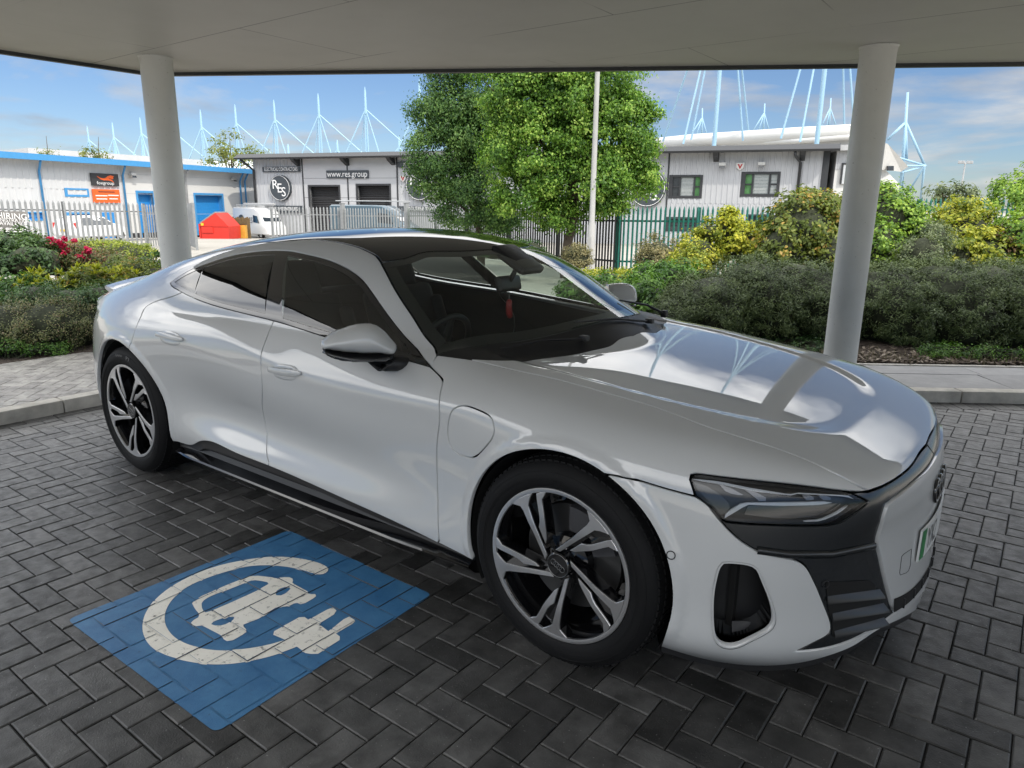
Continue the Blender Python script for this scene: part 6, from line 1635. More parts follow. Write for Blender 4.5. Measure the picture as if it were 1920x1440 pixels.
# local +x = vehicle front
def van(par,paint,L_=5.4,H=2.45,hw=.98):
    S_=[sec(-L_/2,hw*.95,hw*.96,hw*.86,.42,1.25,H-.06),sec(-L_/2+.12,hw,hw,hw*.90,.32,1.25,H),sec(0,hw,hw,hw*.91,.30,1.25,H),sec(L_/2-1.75,hw,hw,hw*.90,.30,1.25,H-.03),sec(L_/2-1.15,hw,hw,hw*.84,.30,1.20,H-.35),sec(L_/2-.62,hw*.98,hw*.97,hw*.80,.30,1.08,1.36),sec(L_/2-.12,hw*.93,hw*.92,hw*.78,.30,.85,1.10),sec(L_/2,hw*.82,hw*.82,hw*.70,.32,.75,.92)]
    loft(S_,paint,'body',par)
    for x in (-L_/2+1.05,L_/2-.95):
        for y in (-1,1): simple_wheel(par,x,y*(hw-.13),.34)
    mb=MB(); mb.add([(L_/2-1.2,-.78,H-.36),(L_/2-1.2,.78,H-.36),(L_/2-.60,.74,1.38),(L_/2-.60,-.74,1.38)],[(0,1,2,3)]); mb.build('windscreen',VGL,par)
    for y in (-1,1):
        mb=MB(); mb.prism([(L_/2-1.95,1.28),(L_/2-1.0,1.22),(L_/2-1.35,1.78),(L_/2-1.95,1.85)],0,.012,frame=lambda a,b,h:Vector((a,y*(hw*.985+h),b))); mb.build('side_window',VGL,par)
    for y in (-.84,.84): mb=MB(); mb.cbox((-L_/2-.02,y-.07,.85),(-L_/2+.10,y+.07,1.45),.02); mb.build('tail_lamp',TAILR,par)
    mb=MB(); mb.box((-L_/2-.09,-hw*.92,.34),(-L_/2+.05,hw*.92,.56)); mb.build('rear_bumper',SATINK,par)
    mb=MB(); mb.box((-L_/2-.015,-.008,.58),(-L_/2+.02,.008,H-.2)); mb.build('door_seam',SATINK,par)
    mb=MB(); mb.box((-L_/2-.03,-.52,.66),(-L_/2,.0,.78)); mb.build('rear_plate',YEL,par)
# van seen from its rear right corner
vb=gp(485,60); vd=math.atan2(F1.d.y,F1.d.x)
v1=tag(empty('panel_van',vb,vd-rad(22)),'white and grey van with round RES emblem parked behind the grey fence','van'); van(v1,WCAR)
mb=MB(); mb.box((-2.735,-.80,1.0),(-2.72,.80,2.25)); mb.build('rear_wrap',SIGNG,v1); vs,fs=text_mesh('RES',.62,'CENTER'); mb=MB(); mb.add([(-2.74,-.35-v.x*-1 if False else .30-v.x,1.62+v.y) for v in vs],fs); mb.build('lettering',WLET,v1)
mb=MB(); mb.lathe([(0,-1.0),(.46,-1.0),(.46,-.93)],40,c=(-1.2,0,1.40)); mb.build('round_emblem',SIGNG,v1); vs,fs=text_mesh('RES',.50,'CENTER'); mb=MB(); mb.add([(-1.2+v.x,-1.005,1.40+v.y) for v in vs],fs); mb.build('lettering',WLET,v1)
vs,fs=text_mesh('RES',.62,'CENTER'); mb=MB(); mb.add([(.2+v.x,-1.0,1.42+v.y) for v in vs],fs); mb.build('lettering',CHAR,v1)
mb=MB()
for y in (-.55,.55): mb.tube([(-2.7,y,2.62),(2.0-.6,y,2.62)],.04,6)
for x in (-2.3,-.6,1.0): mb.tube([(x,-.75,2.5),(x,.75,2.5)],.03,6)
mb.tube([(-2.8,.2,2.72),(2.2,.2,2.72)],.085,8); mb.build('roof_rack',STEEL,v1)
v2=tag(empty('panel_van',gp(704,44),vd+rad(4)),'blue grey van with ladders on its roof behind the closed gate','van'); van(v2,plain('slate_blue_paint',(.06,.10,.13),rough=.35,var=.03,coat=.6),L_=5.2,H=2.3)
mb=MB()
for y in (-.45,.1): mb.tube([(-2.4,y,2.52),(2.1,y,2.52)],.035,6); mb.tube([(-2.4,y+.3,2.52),(2.1,y+.3,2.52)],.035,6)
for y in (-.45,.1):
    for i in range(14): mb.tube([(-2.3+i*.33,y,2.52),(-2.3+i*.33,y+.3,2.52)],.02,5)
mb.build('ladder',STEEL,v2)
def hatch(par,paint,sil=False):
    S_=[sec(-2.05,.70,.74,.55,.40,.85,1.08),sec(-1.92,.82,.85,.60,.26,.92,1.34),sec(-1.5,.86,.88,.62,.24,.94,1.48),sec(-.5,.87,.89,.64,.24,.95,1.53),sec(.35,.87,.89,.62,.24,.95,1.44),sec(.95,.87,.88,.70,.24,.93,1.05),sec(1.6,.85,.86,.68,.24,.80,.93),sec(1.95,.78,.78,.60,.26,.68,.80),sec(2.05,.66,.66,.5,.30,.58,.68)]
    loft(S_,paint,'body',par)
    for x in (-1.28,1.27):
        for y in (-1,1): simple_wheel(par,x,y*.76,.32,.2)
    for y in (-1,1):
        mb=MB(); mb.prism([(-1.55,.97),(.75,.96),(.25,1.36),(-.5,1.43),(-1.35,1.38)],0,.012,frame=lambda a,b,h:Vector((a,y*(.885-(b-.95)*.48+h),b))); mb.build('side_window',VGL,par)
        mb=MB(); mb.cbox((-2.0,y*.74-.10,.80),(-1.86,y*.74+.10,1.12),.03); mb.build('tail_lamp',TAILR,par)
        mb=MB(); mb.cbox((1.78,y*.62-.14,.62),(2.0,y*.62+.14,.74),.03); mb.build('headlight',DRL,par)
    mb=MB(); mb.add([(-2.00,-.55,1.02),(-2.00,.55,1.02),(-1.80,.50,1.40),(-1.80,-.50,1.40)],[(0,3,2,1)]); mb.build('rear_window',VGL,par)
    mb=MB(); mb.add([(.98,-.66,1.04),(.98,.66,1.04),(.42,.58,1.41),(.42,-.58,1.41)],[(0,1,2,3)]); mb.build('windscreen',VGL,par)
    mb=MB(); mb.box((-2.09,-.26,.62),(-2.05,.26,.73)); mb.build('rear_plate',YEL,par)
c1=tag(empty('parked_car',gp(168,44),math.atan2(F2.d.y,F2.d.x)+rad(8)),'white hatchback with red tail lamp behind the left grey fence','car'); hatch(c1,WCAR)
c2=tag(empty('parked_car',gp(383,62),math.atan2(F2.d.y,F2.d.x)+rad(150)),'white car half hidden behind the red skip','car'); hatch(c2,WCAR)
# red lidded skip
SKR=plain('red_skip_paint',(.62,.035,.022),rough=.45,var=.08,scale=3)
sk=tag(empty('skip',gp(411,55),math.atan2(RGT[1],RGT[0])-rad(6)),'red lidded skip with a pointed top in the yard beside the van','skip'); mb=MB(); prof=[(-1.05,0),(1.05,0),(1.10,.95),(.18,1.90),(-1.05,1.15)]
mb.prism(prof,-1.0,.9,frame=lambda a,b,h:Vector((a,h,b))); mb.build('shell',SKR,sk); mb=MB(); mb.prism([(-1.12,1.13),(.16,1.92),(.12,1.99),(-1.16,1.2)],-.95,.88,frame=lambda a,b,h:Vector((a,h,b))); mb.build('lid',plain('grey_skip_lid',(.25,.25,.26),rough=.5),sk)
mb=MB(); mb.box((-1.12,-1.05,.92),(1.13,-1.0,.98)); mb.box((-1.08,-1.05,0),(1.08,-1.0,.07)); mb.build('rim_rail',SKR,sk); mb=MB(); mb.box((-.95,-1.06,.45),(-.1,-1.0,.88)); mb.build('lifting_plate',SKR,sk); mb=MB(); mb.box((-1.0,-1.07,.98),(-.8,-1.01,1.16)); mb.build('warning_sticker',YEL,sk)
mb=MB(); mb.box((-1.22,-1.0,0),(-1.10,.9,1.1)); mb.build('side_frame',SKR,sk)
wf=tag(empty('timber_screen',gp(442,57),sk.rotation_euler.z),'brown slatted timber screen between the red skip and the van','fence'); mb=MB()
for i in range(16): x=-1.0+i*.13; mb.box((x,-.05,0),(x+.10,.05,1.55+.05*(i%3)))
mb.build('boards',plain('brown_timber',(.16,.11,.05),rough=.8,var=.3),wf)
yb=tag(empty('yellow_cabinet',gp(452.5,56.2),sk.rotation_euler.z),'narrow yellow cabinet standing left of the white van','cabinet'); mb=MB(); mb.cbox((-.25,-.2,0),(.25,.2,1.05),.03); mb.build('case',plain('amber_plastic',(.65,.34,.05),rough=.5),yb); mb=MB(); mb.box((-.27,-.22,1.05),(.27,.22,1.09)); mb.build('lid',SATINK,yb)
# ================================================================ plants
PR=np.random.default_rng(5)
def leaf_mat(name,stops,trans=.35,rough=.5):
    t=NT(name); a=t.n('Attribute'); a.attribute_name='tone'; c=t.ramp(a.outputs['Fac'],stops)
    t.l(c,t.b.inputs['Base Color']); t.setp(Roughness=rough); t.b.inputs['Specular IOR Level'].default_value=.35
    tr=t.n('BsdfTranslucent'); t.l(t.mix(1.0,c,(1.0,1.05,.55),'MULTIPLY'),tr.inputs[0]); mx_=t.n('MixShader'); mx_.inputs[0].default_value=trans
    t.l(t.b.outputs[0],mx_.inputs[1]); t.l(tr.outputs[0],mx_.inputs[2]); t.l(mx_.outputs[0],t.o.inputs[0]); return t.m
def unit(v): return v/(np.linalg.norm(v,axis=-1,keepdims=True)+1e-9)
def leaves(C,Nn,ln,wd,tone,droop=0.0):
    """C centres, Nn leaf normals; returns verts (n*4,3), faces"""
    n=len(C); r=unit(PR.normal(size=(n,3))); a=unit(np.cross(Nn,r)); 
    if droop: a=unit(a*(1-droop)+np.array([0,0,-droop])); Nn=unit(Nn-(Nn*a).sum(1)[:,None]*a)
    b=np.cross(Nn,a); L_=ln*PR.uniform(.65,1.25,n)[:,None]; W_=wd*PR.uniform(.7,1.2,n)[:,None]
    f=Nn*W_*.25
    V=np.stack([C-a*L_*.5,C-a*L_*.05+b*W_*.5+f,C+a*L_*.5,C-a*L_*.05-b*W_*.5+f],1).reshape(-1,3)
    return V,np.arange(n*4).reshape(-1,4),tone
def foliage(name,parts,mat,parent,org):
    V=[];F_=[];T=[];b=0
    for v,f,t in parts: V.append(v); F_.append(f+b); T.append(t); b+=len(v)
    V=np.vstack(V)-np.array(org); F_=np.vstack(F_); T=np.concatenate(T)
    me=bpy.data.meshes.new(name); me.vertices.add(len(V)); me.vertices.foreach_set('co',V.astype(np.float32).ravel())
    me.loops.add(F_.size); me.loops.foreach_set('vertex_index',F_.ravel().astype(np.int32)); me.polygons.add(len(F_)); me.polygons.foreach_set('loop_start',np.arange(0,F_.size,4,dtype=np.int32))
    me.materials.append(mat); at_=me.attributes.new('tone','FLOAT','FACE'); at_.data.foreach_set('value',T.astype(np.float32)); me.update(calc_edges=True)
    return link(name,me,parent)
def clumps(blobs,m,n,sig,ln,wd,shell=(.55,1.0),up=.35,spread=.28,droop=0.0,low=-.55,flat=.75,out=.9):
    """blobs: (centre, (rx,ry,rz)) in view-aligned axes; m clumps of n leaves"""
    ax=np.array([[RGT[0],RGT[1],0],[FWD[0],FWD[1],0],[0,0,1.]]); out_=[]; cl=[]
    vol=np.array([r[0]*r[1]+r[0]*r[2]+r[1]*r[2] for _,r in blobs]); w_=vol/vol.sum()
    for (c,r),q in zip(blobs,w_):
        k=max(2,int(m*q)); d=unit(PR.normal(size=(k,3))); d=d[d[:,2]>low]; k=len(d)
        rr=PR.uniform(shell[0]**3,shell[1]**3,k)**(1/3)*(1+PR.normal(0,.06,k))
        cc=np.array(c)+ (d*rr[:,None]*np.array(r))@ax; tone0=PR.uniform(.15,.85,k)
        for i in range(k):
            s_=sig*PR.uniform(.7,1.4); g=PR.normal(size=(n,3)); g=unit(g)*(np.abs(PR.normal(.75,.32,n))[:,None]); g[:,2]*=flat
            P=cc[i]+g*s_; o=unit((d[i]@ax)[None]*out+g*.6+np.array([0,0,up])+PR.normal(size=(n,3))*.55)
            out_.append(leaves(P,o,ln,wd,np.clip(tone0[i]+PR.normal(0,spread,n),0,1),droop)); cl.append(cc[i])
    return out_,cl
def core(name,blobs,k,mat,parent,org,amp=.12):
    mb=MB(); ax=Matrix(((RGT[0],FWD[0],0),(RGT[1],FWD[1],0),(0,0,1)))
    for c,r in blobs:
        bm=bmesh.new(); bmesh.ops.create_icosphere(bm,subdivisions=3,radius=1)
        for v in bm.verts:
            d=v.co.copy(); f=1+amp*math.sin(d.x*7+c[0]*3)*math.sin(d.y*6+1)*math.sin(d.z*8+c[1]); v.co=Vector((d.x*r[0],d.y*r[1],d.z*r[2]))*k*f
        mb.bm(bm,Matrix.Translation(Vector(c)-Vector(org))@ax.to_4x4())
    return mb.build(name,mat,parent,smooth=True)
TWIG=plain('dark_twigs',(.030,.036,.018),rough=.95,var=.5,scale=25,bump=.6,bscale=40)
BARK=plain('tree_bark',(.085,.065,.048),rough=.9,var=.4,scale=9,bump=.7,bscale=14)
def wpx(x,y,dp): return np.array(at(x,y,dp))
def blob(x,y,dp,rx,rz,ry=None):
    """ellipsoid centred on a photo point at a depth; radii in photo pixels (ry metres)"""
    s_=dp/FPX; return (wpx(x,y,dp),(rx*s_,(ry if ry else rx*s_*.85),rz*s_))
def shrub(name,label,cat,blobs,m,n,sig,ln,wd,mat,corek=.8,group=None,leafname='foliage',**k):
    org=np.mean([b[0] for b in blobs],0); org[2]=min(b[0][2]-b[1][2] for b in blobs)
    o=tag(empty(name,org),label,cat,group); pts,cl=clumps(blobs,m,n,sig,ln,wd,**k); foliage(leafname,pts,mat,o,org)
    if corek: core('inner_twigs',blobs,corek,TWIG,o,org)
    else:
        mb=MB(); rb=random.Random(len(label))
        for c in cl[::max(1,len(cl)//26)]:
            q=Vector(c)-Vector(org); b=Vector((rb.uniform(-.1,.1),rb.uniform(-.1,.1),-.02)); mb.tube([b,b.lerp(q,.5)+Vector((rb.uniform(-.06,.06),rb.uniform(-.06,.06),.08)),q],[.012,.008,.003],5)
        mb.build('stems',TWIG,o)
    return o
YEW=leaf_mat('yew_needles',[(0,(.030,.050,.016)),(.5,(.085,.125,.040)),(1,(.165,.215,.080))],.15)
MID=leaf_mat('mid_green_leaf',[(0,(0.030,0.083,0.018)),(.5,(0.083,0.188,0.033)),(1,(0.180,0.330,0.060))])
DARKG=leaf_mat('dark_green_leaf',[(0,(0.019,0.051,0.016)),(.5,(0.045,0.106,0.029)),(1,(0.096,0.184,0.048))],.22)
OLIVE=leaf_mat('olive_leaf',[(0,(.07,.105,.020)),(.5,(.155,.205,.036)),(.9,(.26,.29,.06)),(1,(.42,.28,.06))])
BRITE=leaf_mat('fresh_green_leaf',[(0,(0.053,0.128,0.018)),(.5,(0.165,0.300,0.042)),(1,(0.360,0.510,0.075))])
YELL=leaf_mat('yellow_leaf',[(0,(.17,.21,.018)),(.5,(.40,.43,.035)),(1,(.62,.58,.06))])
YGRN=leaf_mat('yellow_green_leaf',[(0,(0.104,0.156,0.016)),(.5,(0.286,0.325,0.033)),(1,(0.520,0.494,0.058))])
TANG=leaf_mat('tan_green_leaf',[(0,(.07,.075,.03)),(.5,(.19,.18,.08)),(1,(.36,.31,.16))])
GREYG=leaf_mat('grey_green_leaf',[(0,(0.049,0.077,0.035)),(.5,(0.133,0.175,0.084)),(1,(0.266,0.308,0.168))])
COTO=leaf_mat('small_dull_leaf',[(0,(0.049,0.063,0.025)),(.5,(0.133,0.154,0.059)),(.8,(0.224,0.245,0.098)),(1,(0.308,0.238,0.140))],.2)
ROSEL=leaf_mat('rose_leaf',[(0,(0.042,0.070,0.021)),(.5,(0.119,0.133,0.049)),(1,(0.252,0.126,0.084))],.3)
TREEL=leaf_mat('tree_leaf',[(0,(0.049,0.123,0.018)),(.45,(0.131,0.271,0.035)),(.8,(0.245,0.420,0.061)),(1,(0.420,0.578,0.123))],.38)
TREED=leaf_mat('dark_tree_leaf',[(0,(0.028,0.079,0.019)),(.5,(0.074,0.163,0.037)),(1,(0.174,0.291,0.070))],.28)
PALEL=leaf_mat('airy_pale_leaf',[(0,(.10,.13,.03)),(.5,(.20,.24,.06)),(1,(.32,.34,.12))],.4)
# ---- trees
def tree(label,blobs,trunk,m,n,sig,ln,wd,mat,tr=.12,group=None,limbs=14,corek=0,**k):
    base=np.array(trunk); o=tag(empty('tree',base),label,'tree',group); pts,cl=clumps(blobs,m,n,sig,ln,wd,**k); foliage('crown',pts,mat,o,base)
    mb=MB(); r_=random.Random(len(label)); cen=np.mean([b[0] for b in blobs],0); top=Vector(cen)-Vector(base); top.z*=1.1
    ctrl=[Vector((0,0,-.1)),Vector((.03,.02,.9)),top*.45+Vector((r_.uniform(-.1,.1),r_.uniform(-.1,.1),0)),top*.8,top*1.15]; mb.tube(ctrl,[tr*1.25,tr,tr*.8,tr*.5,tr*.15],12)
    for i in range(limbs):
        c=Vector(cl[r_.randrange(len(cl))])-Vector(base); s_=ctrl[1].lerp(ctrl[3],r_.uniform(.1,.95)); mid=s_.lerp(c,.5)+Vector((0,0,.15)); mb.tube([s_,mid,c],[tr*.42,tr*.26,tr*.07],7)
    mb.build('trunk',BARK,o,smooth=True)
    return o
# dark tree first (further), then the sunlit one
td=22.0
tree('dark leafed tree standing left of and behind the sunlit tree',[blob(860,205,td,68,80),blob(835,300,td,70,70),blob(880,375,td,72,62),blob(905,250,td,60,75),blob(870,110,td,60,55),blob(800,210,td,36,26),blob(930,410,td,46,34)],gp(901,td),560,150,.30,.078,.048,TREED,.11,low=-.8,shell=(.35,1.08),droop=.35)
ts=18.3
tree('sunlit bright green tree behind the car roof, right of the dark tree',[blob(1035,205,ts,112,95),blob(1130,255,ts,92,88),blob(985,285,ts,80,75),blob(1080,340,ts,98,56),blob(1165,325,ts,60,50),blob(990,165,ts,82,80),blob(1110,150,ts,88,75),blob(1045,90,ts,112,60),blob(985,368,ts,62,46),blob(1045,404,ts,46,28),blob(1200,250,ts,34,60),blob(1203,338,ts,34,36),blob(1120,385,ts,50,22)],gp(1064,ts),1050,165,.24,.078,.050,TREEL,.12,low=-.8,shell=(.40,1.04),droop=.35)
tree('airy pale green tree behind the white and blue building',[blob(430,285,80,44,36),blob(465,298,80,36,26),blob(405,300,80,24,26)],gp(440,80),60,34,.62,.34,.16,PALEL,.16,shell=(.2,1.05))
tree('small pale treetop above the blue gutter behind the roof',[blob(178,291,75,28,14),blob(195,298,75,18,9)],gp(180,75),26,26,.45,.30,.15,PALEL,.12,limbs=5,shell=(.2,1.05))
tree('thin sparse treetop further left above the blue gutter',[blob(100,294,75,18,12),blob(82,292,75,9,10)],gp(98,75),14,22,.42,.28,.14,PALEL,.12,limbs=5,shell=(.2,1.05))
tree('distant rounded green tree on the skyline behind the dark green fence',[blob(1775,368,62,36,22),blob(1805,372,62,32,22)],gp(1785,62),50,40,.55,.30,.16,GREYG,.15,shell=(.3,1.05))
tree('green tree at the right edge above the dark green fence',[blob(1905,372,24,46,34),blob(1950,350,24,50,50)],gp(1925,24),110,60,.26,.12,.07,BRITE,.1,shell=(.4,1.05))
# ---- clipped yew hedge behind the bonnet
shrub('hedge','dark clipped yew mound between the bonnet and the right post','hedge',[blob(1330,588,8.3,82,74,.80),blob(1410,572,8.4,92,84,.9),blob(1500,574,8.4,86,82,.9),blob(1262,606,8.2,46,52,.6)],1700,75,.08,.046,.010,YEW,.90,group='clipped yew hedges',shell=(.93,1.03),up=.5,spread=.22,low=-.35)
shrub('hedge','dark clipped yew hedge running off the right edge behind the right post','hedge',[blob(1650,588,8.3,92,90,.95),blob(1750,588,8.2,98,94,1.0),blob(1850,588,8.2,100,94,1.0),blob(1950,588,8.2,100,94,1.0),blob(2060,588,8.2,100,94,1.0)],2300,75,.08,.046,.010,YEW,.90,group='clipped yew hedges',shell=(.93,1.03),up=.5,spread=.22,low=-.35)
# ---- right side shrubs, near to far
shrub('shrub','glossy low green shrub behind the far door mirror of the coupe','shrub',[blob(1130,560,9.0,52,46,.6),blob(1205,566,8.8,56,50,.6),blob(1075,556,9.4,42,36,.5)],260,42,.10,.065,.030,MID,.7,up=.5)
shrub('shrub','leafy green shrub with upright shoots left of the yew mound','shrub',[blob(1262,540,9.6,62,52,.6),blob(1215,530,10.0,42,40,.5)],210,44,.11,.070,.030,MID,.7,up=.6)
shrub('ground_cover','low yellow-green ground cover at the foot of the lamp column','shrub',[blob(1150,524,11.2,60,16,.7),blob(1105,520,12.0,38,12,.6),blob(1190,520,11.5,36,16,.5)],150,40,.09,.05,.028,YGRN,.6,up=.7)
shrub('shrub','small tan-green bush at the left foot of the lamp column','shrub',[blob(1084,486,15.6,30,26,.4),blob(1078,474,15.6,20,18,.3)],110,36,.09,.055,.02,TANG,.7,up=.6)
shrub('hedge','low dark clipped hedge in front of the black fence behind the car roof','hedge',[blob(930,468,17,40,20,.5),blob(985,470,17,36,20,.5)],170,36,.09,.05,.022,DARKG,.85,shell=(.85,1.03))
shrub('shrub','tan leafed bush in front of the green fence','shrub',[blob(1232,482,13.6,44,42,.6),blob(1250,505,13.2,44,36,.5)],190,40,.11,.055,.026,TANG,.65,up=.5)
shrub('shrub','yellow-green loose shrub right of the tan bush','shrub',[blob(1312,478,12.9,46,46,.6),blob(1290,505,12.4,44,36,.5),blob(1330,440,13,22,28,.3)],190,40,.12,.065,.036,YGRN,.6,up=.5)
shrub('shrub','bright golden yellow shrub in front of the green fence','shrub',[blob(1392,462,12.9,50,44,.6),blob(1366,428,13,22,40,.3),blob(1425,480,12.7,34,32,.4)],210,42,.115,.070,.042,YELL,.6,up=.5)
shrub('shrub','tall olive green shrub with rusty tips left of the right post','shrub',[blob(1500,432,12,68,68,.8),blob(1545,405,12.2,50,48,.6),blob(1470,466,11.8,54,52,.6),blob(1540,475,11.8,58,52,.7),blob(1505,388,12.2,36,34,.5)],430,46,.13,.075,.044,OLIVE,.72,up=.45)
shrub('shrub','fresh green tall shrub right of the right post','shrub',[blob(1665,420,12.4,60,66,.7),blob(1640,470,12,56,66,.6),blob(1695,465,12.2,50,66,.6),blob(1655,375,12.6,40,32,.5)],370,46,.13,.070,.042,BRITE,.72,up=.45)
shrub('shrub','grey-green dense shrub between the fresh green and yellow shrubs','shrub',[blob(1728,485,11.2,50,52,.5),blob(1742,450,11.8,36,40,.5)],210,44,.10,.045,.020,GREYG,.7,up=.45)
shrub('shrub','large yellow-green shrub near the right edge behind the yew hedge','shrub',[blob(1805,440,13,58,58,.7),blob(1775,480,12.3,54,56,.6),blob(1845,482,12.3,54,56,.6),blob(1800,408,13.2,38,34,.5)],330,46,.12,.070,.042,YGRN,.65,up=.45)
shrub('shrub','rusty brown thin shrub beside the large yellow-green shrub','shrub',[blob(1872,474,12.2,26,54,.4)],70,30,.10,.05,.02,leaf_mat('rust_leaf',[(0,(.06,.04,.02)),(.5,(.14,.08,.04)),(1,(.24,.15,.07))]),.4,up=.4)
shrub('shrub','green shrub filling the right edge above the yew hedge','shrub',[blob(1918,462,12.2,52,74,.6),blob(1955,430,12.8,52,72,.6)],230,46,.12,.070,.042,BRITE,.7,up=.45)
# low growth at the foot of the yew hedge
shrub('ground_cover','trailing green ground cover on the mulch below the right yew hedge','plant',[blob(1780,662,6.95,62,14,.22),blob(1850,664,6.9,40,12,.18),blob(1905,668,6.8,30,12,.18)],120,34,.06,.030,.014,MID,0,up=.7,shell=(.3,1.0))
shrub('ground_cover','trailing green ground cover below the yew mound left of the right post','plant',[blob(1520,655,7.3,52,18,.25),blob(1440,650,7.5,46,16,.25)],110,34,.06,.030,.014,DARKG,0,up=.7,shell=(.3,1.0))
# ---- left bed
shrub('ground_cover','low dull cotoneaster mat spilling over the left brick pavement','shrub',[blob(20,618,7.0,80,56,.50),blob(105,612,7.1,74,56,.50),blob(165,606,7.3,44,54,.45),blob(-70,612,7.0,80,58,.50)],620,62,.075,.022,.011,COTO,.80,up=.5,shell=(.86,1.04),low=-.5)
shrub('ground_cover','fresh green edging growth at the foot of the cotoneaster','plant',[blob(25,652,6.6,50,18,.16),blob(90,655,6.7,44,14,.16),blob(-40,655,6.5,46,18,.16)],130,34,.05,.024,.013,MID,0,up=.6,shell=(.3,1.0))
def rosettes(label,spots,dp,mat,ln,wd,under):
    """shrub of whorled shoot tips"""
    org=wpx(*spots[len(spots)//2][:2],dp); org[2]=terr(dp)+.05; o=tag(empty('shrub',org),label,'shrub'); parts=[]
    for (x,y,r) in spots:
        for q in range(9):
            c=wpx(x+PR.normal(0,r*.55),y+PR.normal(0,r*.32),dp+PR.uniform(-.25,.25)); n=15; a=PR.uniform(0,6.28,n); el=PR.uniform(.1,1.2,n)
            d=np.stack([np.cos(a)*np.cos(el),np.sin(a)*np.cos(el),np.sin(el)],1); L_=ln*PR.uniform(.7,1.2,n)[:,None]; C=c+d*L_*.5
            s_=unit(np.cross(d,np.array([0,0,1.])+PR.normal(0,.1,(n,3)))); nn=np.cross(s_,d); W_=wd*PR.uniform(.8,1.2,n)[:,None]
            V=np.stack([c+d*0,c+d*L_*.5+s_*W_*.5,c+d*L_-np.array([0,0,1.])*L_*.12,c+d*L_*.5-s_*W_*.5],1).reshape(-1,3); parts.append((V,np.arange(n*4).reshape(-1,4),np.clip(PR.normal(.62,.22,n)+.0*el,0,1)))
    foliage('shoot_tips',parts,mat,o,org); bl2=[blob(x,y+14,dp,r*1.15,r*.85,.3) for x,y,r in spots]; pts,cl=clumps(bl2,140,34,.09,ln*.8,wd*.9,shell=(.5,1.0),up=.5); foliage('foliage',pts,under,o,org); core('inner_twigs',bl2,.7,TWIG,o,org)
rosettes('yellow-tipped shrub at the left edge below the roses',[(20,535,26),(48,526,26),(75,532,24),(98,548,20)],7.9,YGRN,.10,.028,MID)
rosettes('yellow-tipped shrub right of the other one, behind the rear of the coupe',[(150,518,26),(180,512,26),(205,526,24),(230,520,22),(130,530,18)],8.1,YGRN,.09,.026,OLIVE)
shrub('shrub','dark leafy green shrub at the left edge under the banner','shrub',[blob(15,478,9.2,52,48,.5),blob(62,492,9.0,46,40,.5),blob(-40,485,9.2,52,52,.5)],260,44,.11,.075,.028,leaf_mat('bluish_green_leaf',[(0,(.018,.045,.016)),(.5,(.05,.105,.035)),(1,(.12,.20,.07))]),.75,up=.5)
shrub('shrub','green bush with upright leaves at the top left corner of the bed','shrub',[blob(28,460,9.8,36,22,.4)],80,38,.10,.06,.026,MID,.6,up=.6)
shrub('shrub','dark grey-green spiky shrub between the yellow-tipped shrubs and the cotoneaster','shrub',[blob(190,562,7.5,44,32,.35),blob(130,566,7.4,46,28,.35),blob(70,560,7.5,44,28,.35)],230,42,.08,.055,.012,DARKG,.75,up=.8)
shrub('shrub','olive shrub with small leaves behind the boot of the coupe','shrub',[blob(255,512,8.6,36,26,.4),blob(220,506,8.9,30,24,.35),blob(290,520,8.5,30,24,.35)],170,40,.09,.045,.020,OLIVE,.7,up=.5)
shrub('shrub','dull green shrub behind the crimson roses','shrub',[blob(110,492,10.4,52,30,.4),blob(190,496,10.6,52,26,.4),blob(40,490,10.4,48,34,.4),blob(250,500,10.8,36,20,.3)],280,42,.10,.05,.022,COTO,.8,up=.5)
# rose bush with crimson flowers
dp=9.6; rb_=[blob(80,474,dp,34,24,.35),blob(125,484,dp,44,28,.4),blob(185,490,dp,44,22,.4),blob(70,458,dp,20,16,.25)]; org=rb_[1][0].copy(); org[2]=terr(dp)
ro=tag(empty('rose_bush',org),'rose bush with clusters of crimson flowers in the left bed','rose bush'); pts,cl=clumps(rb_,170,30,.10,.045,.022,shell=(.3,1.05),up=.4); foliage('foliage',pts,ROSEL,ro,org)
mb=MB(); r_=random.Random(2)
FL=[(96,450),(100,455),(118,447),(88,456),(79,464),(77,472),(112,459),(121,464),(124,470),(118,474),(162,468),(167,472),(161,476),(146,481),(149,484),(163,486),(140,452),(80,468),(245,489),(92,449)]
for i,(x,y) in enumerate(FL):
    c=Vector(wpx(x,y,dp-.2))-Vector(org); mb.tube([Vector((r_.uniform(-.3,.3),r_.uniform(-.2,.2),.1)),c*.6+Vector((0,0,.12)),c],[.010,.006,.003],5)
mb.build('stems',TWIG,ro)
PET=leaf_mat('crimson_petal',[(0,(.28,.005,.03)),(.5,(.50,.012,.075)),(1,(.70,.05,.16))],.3)
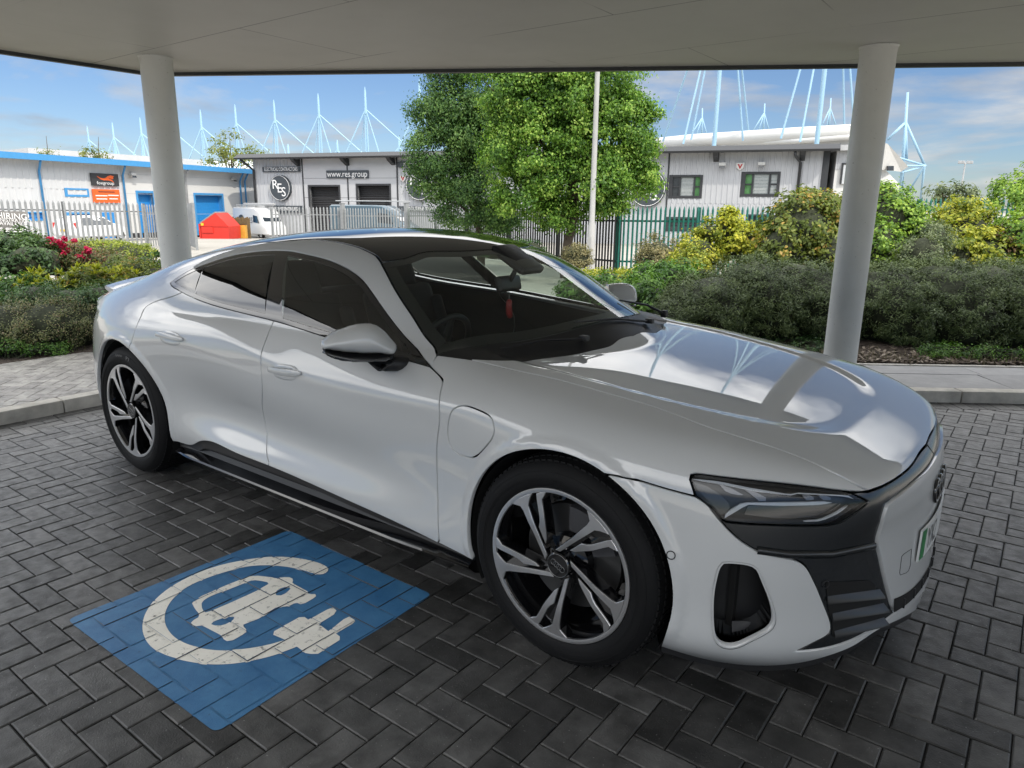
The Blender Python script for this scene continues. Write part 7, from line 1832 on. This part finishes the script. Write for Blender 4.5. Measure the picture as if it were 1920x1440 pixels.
for i,(x,y) in enumerate(FL):
    c=wpx(x+PR.normal(0,1.0),y+PR.normal(0,1.0),dp-.2+PR.uniform(-.12,.12)); P=[]
    for q in range(4):
        cc=c+PR.normal(0,.016,3); d=unit(PR.normal(size=(12,3))); P.append(leaves(cc+d*.020,unit(d+PR.normal(0,.3,(12,3))),.036,.034,np.clip(PR.normal(.5,.25,12),0,1)))
    foliage('flower',P,PET,ro,org)
shrub('hedge','sunlit yellow-green low hedge in front of the left grey fence','hedge',[blob(120,474,13.2,34,18,.55),blob(165,471,13.4,42,20,.55),blob(215,473,13.6,42,19,.55),blob(258,477,13.8,30,17,.5)],460,46,.075,.035,.020,leaf_mat('lime_hedge_leaf',[(0,(.12,.17,.015)),(.5,(.26,.33,.035)),(1,(.42,.46,.08))]),.85,up=.6,shell=(.9,1.03),low=-.3)
shrub('shrub','young laurel shoots beside the foot of the left post','shrub',[blob(285,505,8.9,28,18,.25),blob(300,480,9.4,10,16,.12)],26,22,.09,.075,.030,DARKG,0,up=.6,shell=(.1,1.0))
# dry grass and leaf litter along the mulch
V=[];F_=[];A=[]
for i in range(1500):
    q=np.array(kfr(PR.uniform(4.6,10.0),bw+.10+abs(PR.normal(0,.22)))); a=PR.uniform(0,6.28); h=PR.uniform(.03,.13); b=len(V); w_=.003; l=np.array([math.cos(a),math.sin(a)])
    V+=[(q[0]-l[1]*w_,q[1]+l[0]*w_,ZP),(q[0]+l[1]*w_,q[1]-l[0]*w_,ZP),(q[0]+l[0]*h*.5,q[1]+l[1]*h*.5,ZP+h)]; F_.append([b,b+1,b+2]); A.append(PR.random())
DG=NT('dry_grass_blade'); a_=DG.n('Attribute'); a_.attribute_name='tone'; DG.l(DG.ramp(a_.outputs['Fac'],[(0,(.06,.08,.02)),(.6,(.20,.17,.09)),(1,(.34,.29,.18))]),DG.b.inputs['Base Color']); DG.setp(Roughness=.9)
tag(attr_mesh('dry_grass',V,F_,A,DG.m),'thin dry grass blades in the mulch along the slab pavement','grass',kind='stuff')
